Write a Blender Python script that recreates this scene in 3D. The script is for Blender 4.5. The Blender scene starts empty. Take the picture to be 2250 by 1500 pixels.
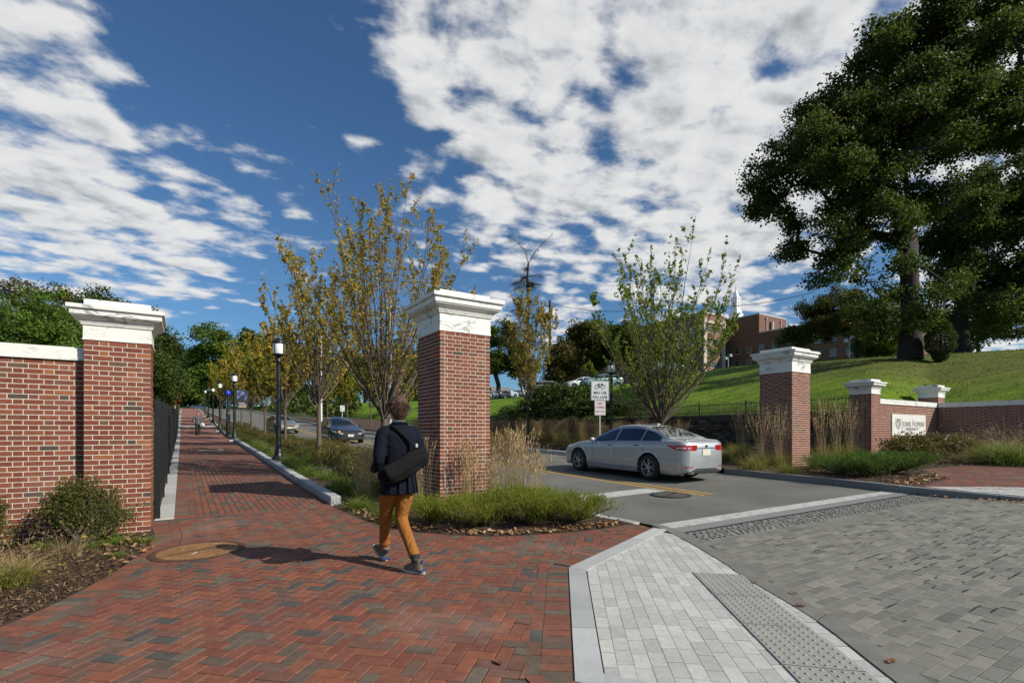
import bpy, bmesh, math, random
import numpy as np
from mathutils import Vector, Matrix, Euler, geometry
R = math.radians
rng = np.random.default_rng(7); random.seed(7)
scene = bpy.context.scene
COL = scene.collection
# ------------------------------------------------------------------ camera, world, sun, exposure
TH = math.atan(725/1134.); CT, ST = math.cos(TH), math.sin(TH)
FP, CX, CY, CAMH = 1134., 1125., 950., 1.45
cam = bpy.data.cameras.new('camera'); camo = bpy.data.objects.new('camera', cam); COL.objects.link(camo)
camo.location = (0, 0, CAMH); camo.rotation_euler = (R(90), 0, -TH)
cam.sensor_width = 36; cam.lens = FP/2250*36; cam.shift_y = 200/2250.; cam.clip_start = .05; cam.clip_end = 3000
scene.camera = camo
SUN_EL, SUN_AZ = R(33.8), math.atan2(.565, -.825)      # azimuth from +Y towards +X
sv = Vector((math.sin(SUN_AZ)*math.cos(SUN_EL), math.cos(SUN_AZ)*math.cos(SUN_EL), math.sin(SUN_EL)))
sl = bpy.data.lights.new('sun', 'SUN'); sl.energy = 4.7; sl.angle = R(.53); sl.color = (1, .925, .80)
so = bpy.data.objects.new('sun', sl); COL.objects.link(so); so.rotation_euler = sv.to_track_quat('Z', 'Y').to_euler()
scene.view_settings.view_transform = 'Standard'; scene.view_settings.look = 'None'
scene.view_settings.exposure = 0.18; scene.view_settings.gamma = 1.0; scene.view_settings.use_curve_mapping = False
scene.cycles.max_bounces = 6; scene.cycles.transparent_max_bounces = 8; scene.cycles.caustics_reflective = False; scene.cycles.caustics_refractive = False

def raydir(x, y):
    a = (x-CX)/FP; b = (CY-y)/FP
    return Vector((a*CT+ST, -a*ST+CT, b)).normalized()
class NT:
    """tiny node helper"""
    def __init__(s, nt): s.t = nt; s.n = nt.nodes; s.l = nt.links
    def add(s, ty, **k):
        n = s.n.new(ty)
        for a, v in k.items(): setattr(n, a, v)
        return n
    def put(s, sock, v):
        if v is None: return
        if isinstance(v, bpy.types.NodeSocket): s.l.new(v, sock)
        elif isinstance(v, (tuple, list)) and hasattr(sock, 'default_value') and not isinstance(sock.default_value, (int, float)) and len(sock.default_value) == 4 and len(v) == 3:
            sock.default_value = (*v, 1)
        else: sock.default_value = v
    def math(s, op, a, b=None, c=None, clamp=False):
        n = s.add('ShaderNodeMath', operation=op, use_clamp=clamp); s.put(n.inputs[0], a)
        if b is not None: s.put(n.inputs[1], b)
        if c is not None: s.put(n.inputs[2], c)
        return n.outputs[0]
    def vmath(s, op, a, b=None, out=0):
        n = s.add('ShaderNodeVectorMath', operation=op); s.put(n.inputs[0], a)
        if b is not None: s.put(n.inputs[3 if op == 'SCALE' else 1], b)
        return n.outputs[out]
    def noise(s, vec, scale, detail=4, rough=.55, dist=0., out=0, dim='3D'):
        n = s.add('ShaderNodeTexNoise', noise_dimensions=dim); s.put(n.inputs['Vector'], vec)
        n.inputs['Scale'].default_value = scale; n.inputs['Detail'].default_value = detail
        n.inputs['Roughness'].default_value = rough; n.inputs['Distortion'].default_value = dist
        return n.outputs[out]
    def ramp(s, fac, stops, interp='LINEAR'):
        n = s.add('ShaderNodeValToRGB'); s.put(n.inputs[0], fac); r = n.color_ramp; r.interpolation = interp
        while len(r.elements) < len(stops): r.elements.new(.5)
        for e, (p, c) in zip(r.elements, stops):
            e.position = p; e.color = (*c, 1) if len(c) == 3 else c
        return n.outputs[0]
    def mix(s, f, a, b, blend='MIX'):
        n = s.add('ShaderNodeMix', data_type='RGBA', blend_type=blend); s.put(n.inputs[0], f); s.put(n.inputs[6], a); s.put(n.inputs[7], b)
        return n.outputs[2]
    def mapr(s, v, a, b, c=0., d=1., smooth=False):
        n = s.add('ShaderNodeMapRange'); n.interpolation_type = 'SMOOTHSTEP' if smooth else 'LINEAR'
        s.put(n.inputs[0], v)
        for i, q in enumerate((a, b, c, d)): s.put(n.inputs[i+1], q)
        return n.outputs[0]
    def bump(s, h, strength=.3, dist=.01, normal=None):
        n = s.add('ShaderNodeBump'); s.put(n.inputs['Height'], h); n.inputs['Strength'].default_value = strength; n.inputs['Distance'].default_value = dist
        if normal is not None: s.put(n.inputs['Normal'], normal)
        return n.outputs[0]

world = bpy.data.worlds.new('World'); scene.world = world; world.use_nodes = True
def build_world():
    t = world.node_tree; t.nodes.clear(); q = NT(t)
    tc = q.add('ShaderNodeTexCoord').outputs['Generated']
    sky = q.add('ShaderNodeTexSky', sky_type='NISHITA'); sky.sun_disc = False
    sky.sun_elevation = SUN_EL; sky.sun_rotation = SUN_AZ; sky.air_density = 1.0; sky.dust_density = .9; sky.ozone_density = 4.0; sky.altitude = 200
    skc = q.mix(1.0, sky.outputs[0], (.62, .86, 1.0), 'MULTIPLY')        # polarised, deep autumn blue
    d = q.vmath('NORMALIZE', tc)
    sep = q.add('ShaderNodeSeparateXYZ'); q.put(sep.inputs[0], d)
    z = q.math('MAXIMUM', sep.outputs[2], .0)
    k = q.math('DIVIDE', 1.0, q.math('ADD', z, .12))
    cx_ = q.math('MULTIPLY', sep.outputs[0], k); cy_ = q.math('MULTIPLY', sep.outputs[1], k)
    cmb = q.add('ShaderNodeCombineXYZ'); q.put(cmb.inputs[0], cx_); q.put(cmb.inputs[1], cy_); P = cmb.outputs[0]
    # streets of altocumulus: the deck drawn out along one wind direction
    mp = q.add('ShaderNodeMapping'); q.put(mp.inputs[0], P); mp.inputs['Rotation'].default_value = (0, 0, R(24)); mp.inputs['Scale'].default_value = (1.0, 1.22, 1)
    n1 = q.noise(mp.outputs[0], 1.5, 3, .5, .1)
    n2 = q.noise(mp.outputs[0], 4.6, 9, .57, .15)
    n3 = q.noise(mp.outputs[0], 13., 5, .6, .1)
    wv = q.vmath('ADD', mp.outputs[0], q.vmath('SCALE', q.noise(mp.outputs[0], 6., 4, .6, 0, 1), .16))
    vo = q.add('ShaderNodeTexVoronoi', feature='SMOOTH_F1'); q.put(vo.inputs['Vector'], wv); vo.inputs['Scale'].default_value = 7.5; vo.inputs['Smoothness'].default_value = .35
    puff = q.math('SUBTRACT', .55, vo.outputs[0])
    # where the cloud banks stand (directions on the sky), radius in degrees and weight
    banks = [((1300, 200), 22, .84), ((1560, 300), 22, .78), ((1250, 440), 13, .70), ((1080, 260), 11, .66), ((1750, 130), 24, .90), ((1000, 120), 10, .74), ((1450, 430), 14, .70),
             ((1000, 60), 9, .5), ((1420, 0), 20, .7), ((1620, 470), 12, .5), ((1330, 520), 10, .45), ((1690, 690), 6, .5), ((1250, 680), 5, .62),
             ((1075, 690), 4.2, .62), ((20, 140), 8, .70), ((-60, 330), 11, .85), ((120, 480), 10, .74), ((330, 520), 9, .62), ((520, 480), 8, .5),
             ((560, 560), 8, .42), ((250, 370), 7, .25), ((830, 130), 6, .4), ((2100, 200), 26, .6), ((2160, 640), 9, .7), ((1060, 560), 8, .4), ((450, 620), 7, .25)]
    m = None
    for (px_, py_), rad, w in banks:
        dv = raydir(px_, py_)
        dt = q.vmath('DOT_PRODUCT', d, tuple(dv), out=1)
        g = q.mapr(dt, math.cos(R(rad*1.25)), 1.0, 0., w, True)
        m = g if m is None else q.math('MAXIMUM', m, g)
    # beyond the view the deck goes on, its cover thinned for less ambient light
    fw = raydir(1125, 500); outv = q.mapr(q.vmath('DOT_PRODUCT', d, tuple(fw), out=1), .62, .30, 0., .42, True)
    m = q.math('MAXIMUM', m, outv)
    dens = q.math('ADD', q.math('MULTIPLY', m, .80), q.math('MULTIPLY', q.math('SUBTRACT', n1, .5), .80))
    dens = q.math('ADD', dens, q.math('MULTIPLY', q.math('SUBTRACT', n2, .5), 1.25))
    dens = q.math('ADD', dens, q.math('MULTIPLY', q.math('SUBTRACT', n3, .5), .35))
    dens = q.math('ADD', dens, q.math('MULTIPLY', puff, .46))
    cov = q.mapr(dens, .33, .70, 0., 1., True)
    cov = q.math('MULTIPLY', cov, q.mapr(sep.outputs[2], .0, .05, 0., 1.))
    # sun side of each puff brighter, bellies grey: compare with the density a step towards the sun
    off = q.vmath('ADD', mp.outputs[0], (.045, -.06, 0)); s2 = q.noise(off, 4.6, 9, .57, .15)
    grad = q.math('SUBTRACT', n2, s2)
    lit = q.math('ADD', q.math('MULTIPLY', q.mapr(dens, .50, 1.25, 1., .30, True), .55), q.math('ADD', q.math('MULTIPLY', grad, 1.6), q.math('MULTIPLY', q.noise(mp.outputs[0], 1.9, 4, .55), .55)))
    cc = q.ramp(lit, [(.34, (.40, .43, .46)), (.52, (.62, .65, .67)), (.72, (.90, .91, .92)), (.9, (1., 1., .99))])
    bs = q.add('ShaderNodeBackground'); q.put(bs.inputs[0], skc); bs.inputs[1].default_value = .090
    bc = q.add('ShaderNodeBackground'); q.put(bc.inputs[0], cc); bc.inputs[1].default_value = .72
    mx = q.add('ShaderNodeMixShader'); q.put(mx.inputs[0], q.math('MULTIPLY', cov, .95)); q.put(mx.inputs[1], bs.outputs[0]); q.put(mx.inputs[2], bc.outputs[0])
    o = q.add('ShaderNodeOutputWorld'); q.put(o.inputs[0], mx.outputs[0])
build_world()

# ------------------------------------------------------------------ the lie of the land
def prof(Y):
    if Y < 6: return .01*(Y-8)
    if Y < 10:
        t = Y-6; return -.02+.01*t+.0215*t*t/8
    z = .063
    if Y < 45: return z+.0315*(Y-10)
    z += .0315*35
    if Y < 170: return z+.058*(Y-45)
    return z+.058*125
def gz(X, Y): return .018*(max(-60, min(60, X))+1)+prof(Y)
def prof_v(Y):
    return np.interp(Y, _py, _pz)
_py = np.concatenate([[-600., 6], np.linspace(6.1, 10, 40), [45, 170, 1000.]]); _pz = np.array([prof(y) for y in _py])
def gzv(X, Y): return .018*(np.clip(X, -60, 60)+1)+np.interp(Y, _py, _pz)
def G(x, y, dz=0.):
    """ground point seen at a pixel of the photograph"""
    a = (x-CX)/FP; b = (y-CY)/FP
    def hgt(d): return CAMH-b*d-(gz((a*CT+ST)*d, (-a*ST+CT)*d)+dz)
    lo = .5; st = .25; d = lo
    while d < 300 and hgt(d) > 0: d += st
    hi = d; lo = d-st
    for _ in range(30):
        m = (lo+hi)/2
        if hgt(m) > 0: lo = m
        else: hi = m
    d = hi; return ((a*CT+ST)*d, (-a*ST+CT)*d)
def D(x, d):
    a = (x-CX)/FP; return ((a*CT+ST)*d, (-a*ST+CT)*d)
def Zy(y, d): return CAMH-(y-CY)/FP*d
def onY(x, Y):
    a = (x-CX)/FP; d = Y/(CT-a*ST); return (a*CT+ST)*d, d
def onX(x, X):
    a = (x-CX)/FP; d = X/(a*CT+ST); return (CT-a*ST)*d, d
def depth(X, Y): return X*ST+Y*CT
def topx(X, Y, Z):
    xc = X*CT-Y*ST; d = max(.05, X*ST+Y*CT); return CX+FP*xc/d, CY-(Z-CAMH)*FP/d

# hill on the right: from the stone wall up to the crest of the lawn and on to the buildings
WALLX = 23.0; WALLZ = 2.36
_hx = [  300,  500, 700, 850, 1000, 1100, 1200, 1300, 1400, 1500, 1600, 1700, 1800, 1900, 2000, 2120, 2250, 2600, 3200]
_hy = [  902,  899, 893, 888,  884,  880,  868,  855,  842,  827,  811,  801,  795,  790,  783,  777,  771,  768, 780]
_hd = [  190,  170, 150, 125,  105,   92,   72,   58,   56,   58,   60,   54,   48,   42,   37,   38,   40,   42,  45]
def hill_edge(a, dc):
    u, w = np.maximum(.12, a*CT+ST), np.maximum(.05, CT-a*ST)
    d1 = WALLX/u; d2 = 9.52/w; d3 = 28.54/u
    e = np.where(d1*w > 9.52, d1, np.where(d2*u < 28.54, d2, d3))
    return np.minimum(e, dc*.8)
def hillz(X, Y):
    X = np.asarray(X, float); Y = np.asarray(Y, float)
    d = X*ST+Y*CT; a = (X*CT-Y*ST)/np.maximum(d, 1.); sx = np.clip(CX+FP*a, 300, 3200)
    dc = np.interp(sx, _hx, _hd); yc = np.interp(sx, _hx, _hy); slope = (CY-yc)/FP
    hc = CAMH+slope*dc
    dw = hill_edge(a, dc)
    t = np.clip((d-dw)/(dc-dw), 0, 1)
    base = np.where(Y > 45, np.maximum(WALLZ, gzv(X, Y)+.4), WALLZ)
    base = np.minimum(base, hc-.1)
    z = base+(hc-base)*(1-(1-t)**1.45)
    beyond = np.clip(d-dc, 0, 400)
    z = z+np.where(d > dc, slope*beyond*.80, 0)
    return z
def hz1(X, Y): return float(hillz(X, Y))

# ------------------------------------------------------------------ object helpers
def props(o, label=None, cat=None, group=None, kind=None):
    if label: o['label'] = label
    if cat: o['category'] = cat
    if group: o['group'] = group
    if kind: o['kind'] = kind
    return o
def thing(name, label, cat, loc=(0, 0, 0), rz=0., group=None):
    o = bpy.data.objects.new(name, None); COL.objects.link(o); o.location = loc; o.rotation_euler = (0, 0, rz); o.empty_display_size = .2
    return props(o, label, cat, group)
def link(name, me, parent=None, world=False, mat=None):
    o = bpy.data.objects.new(name, me); COL.objects.link(o)
    if parent is not None:
        o.parent = parent
        if world:
            o.matrix_parent_inverse = (Matrix.Translation(parent.location) @ parent.rotation_euler.to_matrix().to_4x4()).inverted()
    if mat is not None and not me.materials: me.materials.append(mat)
    return o
def mesh_np(name, v, f, mat=None, smooth=False, rnd=None, mi=None, mats=None):
    """v (n,3); f list of arrays (m,k) of one arity each, or one array"""
    me = bpy.data.meshes.new(name)
    if isinstance(f, np.ndarray): f = [f]
    f = [np.asarray(a, np.int32) for a in f if len(a)]
    v = np.asarray(v, np.float32)
    me.vertices.add(len(v)); me.vertices.foreach_set('co', v.ravel())
    nl = sum(a.size for a in f); npoly = sum(len(a) for a in f)
    me.loops.add(nl); me.polygons.add(npoly)
    me.loops.foreach_set('vertex_index', np.concatenate([a.ravel() for a in f]))
    tot = np.concatenate([np.full(len(a), a.shape[1], np.int32) for a in f])
    st = np.concatenate([[0], np.cumsum(tot)[:-1]]).astype(np.int32)
    me.polygons.foreach_set('loop_start', st)
    try: me.polygons.foreach_set('loop_total', tot)
    except Exception: pass
    if smooth: me.polygons.foreach_set('use_smooth', np.ones(npoly, bool))
    else: me.polygons.foreach_set('use_smooth', np.zeros(npoly, bool))
    if rnd is not None:
        at = me.attributes.new('rnd', 'FLOAT', 'POINT'); at.data.foreach_set('value', np.asarray(rnd, np.float32))
    if mi is not None: me.polygons.foreach_set('material_index', np.asarray(mi, np.int32))
    for m in (mats or ([mat] if mat else [])): me.materials.append(m)
    me.update(calc_edges=True)
    return me
class MB:
    def __init__(s): s.v = []; s.f = []; s.r = []
    def add(s, vs, fs, rnd=None):
        o = len(s.v); s.v += [tuple(p) for p in vs]; s.f += [[i+o for i in q] for q in fs]; s.r += [rnd or 0.]*len(vs)
        return s
    def box(s, a, b, rot=None, at=None, rnd=None):
        (x0, y0, z0), (x1, y1, z1) = a, b
        vs = [Vector(p) for p in ((x0, y0, z0), (x1, y0, z0), (x1, y1, z0), (x0, y1, z0), (x0, y0, z1), (x1, y0, z1), (x1, y1, z1), (x0, y1, z1))]
        if rot is not None: vs = [rot @ p for p in vs]
        if at is not None: vs = [p+Vector(at) for p in vs]
        return s.add(vs, [(0, 3, 2, 1), (4, 5, 6, 7), (0, 1, 5, 4), (1, 2, 6, 5), (2, 3, 7, 6), (3, 0, 4, 7)], rnd)
    def bar(s, p, q, r, n=8, r2=None, cap=True):
        p, q = Vector(p), Vector(q); return s.tube([p, q], [r, r if r2 is None else r2], n, cap)
    def tube(s, pts, rad, n=8, cap=True, rnd=None):
        pts = [Vector(p) for p in pts]; m = len(pts); o = len(s.v); ref = None
        if not hasattr(rad, '__len__'): rad = [rad]*m
        for i in range(m):
            t = (pts[min(i+1, m-1)]-pts[max(i-1, 0)])
            if t.length < 1e-9: t = Vector((0, 0, 1))
            t.normalize()
            if ref is None: ref = Vector((1, 0, 0)) if abs(t.x) < .9 else Vector((0, 1, 0))
            u = (ref-t*ref.dot(t)).normalized(); w = t.cross(u); ref = u
            for k in range(n):
                an = 2*math.pi*k/n; s.v.append(tuple(pts[i]+(u*math.cos(an)+w*math.sin(an))*rad[i])); s.r.append(rnd or 0.)
        for i in range(m-1):
            for k in range(n):
                k2 = (k+1) % n; s.f.append([o+i*n+k, o+i*n+k2, o+(i+1)*n+k2, o+(i+1)*n+k])
        if cap:
            s.f.append([o+k for k in range(n)][::-1]); s.f.append([o+(m-1)*n+k for k in range(n)])
        return s
    def lathe(s, prof_, n=16, at=(0, 0, 0), axis='z', rot=None, cap=True):
        o = len(s.v)
        for (r, z) in prof_:
            for k in range(n):
                an = 2*math.pi*k/n
                p = Vector((r*math.cos(an), r*math.sin(an), z))
                if axis == 'x': p = Vector((p.z, p.x, p.y))
                if axis == 'y': p = Vector((p.x, p.z, p.y))
                if rot is not None: p = rot @ p
                s.v.append(tuple(p+Vector(at))); s.r.append(0.)
        m = len(prof_)
        for i in range(m-1):
            for k in range(n):
                k2 = (k+1) % n; s.f.append([o+i*n+k, o+i*n+k2, o+(i+1)*n+k2, o+(i+1)*n+k])
        if cap:
            s.f.append([o+k for k in range(n)][::-1]); s.f.append([o+(m-1)*n+k for k in range(n)])
        return s
    def prism(s, poly, z0, z1, zf=None):
        """poly in xy, extruded between z0 and z1 (added to zf(x,y) when given)"""
        n = len(poly); zz = [(zf(*p) if zf else 0.) for p in poly]
        vs = [(p[0], p[1], z0+h) for p, h in zip(poly, zz)]+[(p[0], p[1], z1+h) for p, h in zip(poly, zz)]
        return s.add(vs, [list(range(n))[::-1], [n+i for i in range(n)]]+[[i, (i+1) % n, n+(i+1) % n, n+i] for i in range(n)])
    def mesh(s, name, mat=None, smooth=False, bevel=0., auto=None):
        me = bpy.data.meshes.new(name); me.from_pydata(s.v, [], s.f); 
        if mat: me.materials.append(mat)
        if bevel > 0 or auto:
            bm = bmesh.new(); bm.from_mesh(me); bmesh.ops.remove_doubles(bm, verts=bm.verts, dist=1e-5)
            if bevel > 0:
                es = [e for e in bm.edges if len(e.link_faces) == 2 and e.calc_face_angle(0) > .5]
                bmesh.ops.bevel(bm, geom=es, offset=bevel, segments=2, affect='EDGES', profile=.6)
            bm.to_mesh(me); bm.free()
        if smooth:
            me.polygons.foreach_set('use_smooth', np.ones(len(me.polygons), bool))
            if auto is not None:
                try: me.set_sharp_from_angle(angle=auto)
                except Exception: pass
        if any(s.r) and bevel == 0 and not auto:
            at = me.attributes.new('rnd', 'FLOAT', 'POINT'); at.data.foreach_set('value', np.array(s.r, np.float32))
        me.update(); return me
    def obj(s, name, mat=None, parent=None, world=False, **k):
        return link(name, s.mesh(name, mat, **k), parent, world)
def copy_tree(o, parent=None):
    c = o.copy(); COL.objects.link(c)
    if parent is not None: c.parent = parent
    for ch in list(o.children): copy_tree(ch, c)
    return c
def lerp(a, b, t): return a+(b-a)*t
def sstep(a, b, x):
    t = max(0., min(1., (x-a)/(b-a))); return t*t*(3-2*t)

# ------------------------------------------------------------------ materials
MATS = {}
def newmat(name):
    m = bpy.data.materials.new(name); m.use_nodes = True; m.node_tree.nodes.clear(); q = NT(m.node_tree)
    o = q.add('ShaderNodeOutputMaterial'); b = q.add('ShaderNodeBsdfPrincipled'); q.put(o.inputs[0], b.outputs[0])
    q.out = o; q.b = b; MATS[name] = m; return m, q
def coords(q, kind='Object'): return q.add('ShaderNodeTexCoord').outputs[kind]
def geo_pos(q): return q.add('ShaderNodeNewGeometry').outputs['Position']
def rndval(q, obj=True):
    a = q.add('ShaderNodeAttribute', attribute_name='rnd').outputs['Fac']
    if not obj: return a
    oi = q.add('ShaderNodeObjectInfo').outputs['Random']
    return q.math('FRACT', q.math('ADD', a, oi))
def plain(name, col, rough=.5, metal=0., spec=.5, var=.0, vscale=8., bump=0., bscale=60., coat=0.):
    m, q = newmat(name); p = geo_pos(q)
    c = col
    if var:
        n = q.noise(p, vscale, 5, .6)
        c = q.mix(q.mapr(n, .3, .7), tuple(x*(1-var) for x in col), tuple(min(1, x*(1+var)) for x in col))
    q.put(q.b.inputs['Base Color'], c); q.b.inputs['Roughness'].default_value = rough; q.b.inputs['Metallic'].default_value = metal
    q.b.inputs['Specular IOR Level'].default_value = spec; q.b.inputs['Coat Weight'].default_value = coat; q.b.inputs['Coat Roughness'].default_value = .05
    if bump: q.put(q.b.inputs['Normal'], q.bump(q.noise(p, bscale, 4, .6), bump, .01))
    return m
def masonry(name, stops, rough=.85, bump=.35, mott=.22, mscale=14., grain=160., stain=None):
    """per-piece colour from rnd, plus mottling, grain and large weathering"""
    m, q = newmat(name); p = geo_pos(q); r = rndval(q)
    c = q.ramp(r, stops, 'CONSTANT')
    n = q.noise(p, mscale, 6, .65); c = q.mix(q.mapr(n, .25, .75), q.mix(1., c, (1-mott,)*3, 'MULTIPLY'), q.mix(1., c, (1+mott,)*3, 'MULTIPLY'))
    g = q.noise(p, grain, 3, .7); c = q.mix(q.mapr(g, .35, .7, 0, .35), c, q.mix(1., c, (.62,)*3, 'MULTIPLY'))
    if stain:
        s = q.noise(p, stain[0], 5, .6, .4); c = q.mix(q.mapr(s, stain[1], stain[2], 0., stain[3]), c, stain[4])
    q.put(q.b.inputs['Base Color'], c); q.b.inputs['Roughness'].default_value = rough; q.b.inputs['Specular IOR Level'].default_value = .25
    h = q.math('ADD', q.noise(p, 90., 5, .7), q.math('MULTIPLY', n, .8))
    q.put(q.b.inputs['Normal'], q.bump(h, bump, .004)); return m
M_wallbrick = masonry('wall_brick', [(0, (.215, .066, .040)), (.16, (.175, .052, .034)), (.34, (.24, .082, .045)), (.5, (.19, .056, .035)), (.66, (.225, .072, .042)), (.80, (.165, .066, .043)), (.89, (.30, .11, .05)), (.94, (.135, .078, .05)), (.97, (.08, .063, .05))], bump=.3, stain=(1.6, .52, .78, .30, (.22, .15, .12)))
M_paver = masonry('paver_brick', [(0, (.215, .084, .052)), (.15, (.18, .068, .047)), (.28, (.16, .080, .058)), (.40, (.245, .090, .052)), (.48, (.15, .090, .067)), (.57, (.20, .076, .052)), (.71, (.12, .088, .067)), (.80, (.135, .108, .08)), (.885, (.082, .079, .071)), (.94, (.195, .086, .056))], mott=.25, stain=(.9, .55, .75, .28, (.42, .33, .28)))
M_sett = masonry('granite_sett', [(0, (.45, .45, .42)), (.2, (.51, .51, .475)), (.45, (.48, .48, .45)), (.7, (.42, .42, .395)), (.88, (.54, .54, .50))], mott=.16, mscale=26., grain=330., rough=.8, bump=.45, stain=(1.1, .45, .75, .3, (.30, .30, .28)))
M_plaza = masonry('plaza_sett', [(0, (.188, .184, .155)), (.2, (.22, .214, .18)), (.42, (.196, .19, .165)), (.66, (.165, .160, .14)), (.85, (.242, .235, .20)), (.97, (.125, .124, .11))], mott=.16, mscale=20., grain=330., rough=.8, bump=.45, stain=(.7, .5, .75, .3, (.15, .15, .14)))
M_cobble = masonry('cobble', [(0, (.165, .162, .15)), (.3, (.145, .142, .132)), (.6, (.185, .18, .165)), (.85, (.205, .20, .182))], mott=.3, mscale=30.)
M_stone = masonry('wall_stone', [(0, (.085, .078, .066)), (.3, (.06, .056, .05)), (.55, (.11, .098, .078)), (.8, (.045, .042, .038)), (.95, (.19, .18, .155))], mott=.35, bump=.6)
M_mortar = plain('mortar', (.54, .47, .39), .95, var=.12, vscale=30, bump=.4, bscale=140)
M_sand = plain('joint_sand', (.105, .075, .058), .95, var=.25, vscale=20)
M_sandd = plain('ramp_joint_dirt', (.045, .044, .038), .95, var=.25, vscale=20)
M_sandg = plain('joint_sand_grey', (.13, .13, .12), .95, var=.25, vscale=20)
def marble(name):
    m, q = newmat(name); p = geo_pos(q)
    w = q.noise(p, 1.9, 3, .5, 0, 1); wv = q.vmath('ADD', p, q.vmath('SCALE', q.vmath('SUBTRACT', w, (.5, .5, .5)), .55))
    mp = q.add('ShaderNodeMapping'); q.put(mp.inputs[0], wv); mp.inputs['Scale'].default_value = (.55, .55, 2.0)
    n = q.noise(mp.outputs[0], 2.4, 3.2, .5, .6)
    v = q.math('ABSOLUTE', q.math('SUBTRACT', n, .5)); vein = q.mapr(v, .0, .034, 1., 0., True)
    gate = q.mapr(q.noise(p, 2.1, 3, .6), .42, .62, 0., 1., True)
    n2 = q.noise(mp.outputs[0], 5.0, 3, .5, .9); v2 = q.mapr(q.math('ABSOLUTE', q.math('SUBTRACT', n2, .5)), 0., .018, .50, 0.)
    f = q.math('MINIMUM', q.math('ADD', q.math('MULTIPLY', vein, gate), q.math('MULTIPLY', v2, q.math('SUBTRACT', 1., gate))), 1.)
    c = q.mix(q.math('MULTIPLY', f, .80), (.76, .75, .70), (.15, .18, .18))
    c = q.mix(q.mapr(q.noise(p, 1.3, 4, .6), .45, .75, 0., .22), c, (.58, .60, .60))
    q.put(q.b.inputs['Base Color'], c); q.b.inputs['Roughness'].default_value = .42; q.b.inputs['Specular IOR Level'].default_value = .4
    return m
M_marble = marble('marble')
def asphalt():
    m, q = newmat('asphalt'); p = geo_pos(q)
    g = q.noise(p, 210., 3, .8); c = q.ramp(g, [(.3, (.078, .077, .068)), (.5, (.13, .128, .112)), (.68, (.22, .215, .188))])
    big = q.noise(p, .55, 5, .6, .3); c = q.mix(q.mapr(big, .35, .7), q.mix(1., c, (.78,)*3, 'MULTIPLY'), q.mix(1., c, (1.12,)*3, 'MULTIPLY'))
    md = q.noise(p, 42., 3, .75); c = q.mix(q.mapr(md, .40, .62, 0., .55), c, q.mix(1., c, (1.5,)*3, 'MULTIPLY'))
    sp = q.add('ShaderNodeSeparateXYZ'); q.put(sp.inputs[0], p); tr = q.math('SINE', q.math('MULTIPLY', sp.outputs[0], 3.6)); c = q.mix(q.math('MULTIPLY', q.mapr(tr, .3, 1., 0., .30), q.mapr(q.noise(p, .8, 4, .6), .3, .7)), c, q.mix(1., c, (.62,)*3, 'MULTIPLY'))
    # wheel tracks and fine cracks
    vo = q.add('ShaderNodeTexVoronoi', feature='DISTANCE_TO_EDGE'); q.put(vo.inputs['Vector'], q.vmath('ADD', p, q.vmath('SCALE', q.noise(p, 1.5, 4, .6, 0, 1), .9))); vo.inputs['Scale'].default_value = .42
    cr = q.math('MULTIPLY', q.mapr(vo.outputs[0], .0, .006, .65, 0.), q.mapr(q.noise(p, .3, 2), .48, .6))
    c = q.mix(cr, c, (.03, .03, .03))
    q.put(q.b.inputs['Base Color'], c); q.b.inputs['Roughness'].default_value = .82; q.b.inputs['Specular IOR Level'].default_value = .35
    q.put(q.b.inputs['Normal'], q.bump(g, .6, .006)); return m
M_asphalt = asphalt()
def roadpaint(name, col, wear=.55):
    m, q = newmat(name); p = geo_pos(q)
    n = q.noise(p, 9., 7, .75); g = q.noise(p, 200., 2, .8)
    f = q.mapr(q.math('ADD', n, q.math('MULTIPLY', g, .35)), wear+.14, wear+.28, 0., .85)
    q.put(q.b.inputs['Base Color'], q.mix(f, q.mix(q.mapr(q.noise(p, 2.5, 3), .3, .7), tuple(x*.86 for x in col), col), (.11, .11, .105)))
    q.b.inputs['Roughness'].default_value = .75; q.put(q.b.inputs['Normal'], q.bump(g, .4, .004)); return m
M_white = roadpaint('white_road_paint', (.50, .51, .47)); M_yellow = roadpaint('yellow_road_paint', (.58, .34, .055))
def granite(name, a, b, rough=.75):
    m, q = newmat(name); p = geo_pos(q); g = q.noise(p, 240., 3, .8)
    r = rndval(q); c = q.ramp(g, [(.35, a), (.62, b)]); c = q.mix(q.mapr(r, 0, 1, 0, .6), c, q.mix(1., c, (.66,)*3, 'MULTIPLY'))
    c = q.mix(q.mapr(q.noise(p, 1.7, 5, .65), .5, .75, 0, .35), c, tuple(x*.55 for x in a))
    q.put(q.b.inputs['Base Color'], c); q.b.inputs['Roughness'].default_value = rough; q.put(q.b.inputs['Normal'], q.bump(g, .3, .003)); return m
M_granite = granite('granite', (.34, .35, .345), (.55, .56, .55)); M_granited = granite('granite_dark', (.17, .175, .17), (.27, .275, .265))
M_concrete = granite('concrete', (.40, .395, .37), (.50, .49, .46)); M_tactile = plain('tactile_plate', (.29, .285, .255), .75, var=.1, vscale=6, bump=.25, bscale=120)
M_gutter = plain('gutter_concrete', (.165, .158, .138), .85, var=.22, vscale=5, bump=.3, bscale=150)
M_black = plain('black_painted_metal', (.012, .013, .013), .38, var=.2, vscale=12)
M_iron = plain('dark_iron', (.02, .02, .022), .55)
M_galv = plain('galvanised_steel', (.42, .45, .45), .45, metal=.6, var=.12, vscale=10)
M_glassw = plain('milky_lamp_glass', (.80, .82, .82), .25, var=.05, vscale=5)
M_blue = plain('blue_lamp_glass', (.02, .06, .75), .15)
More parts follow.
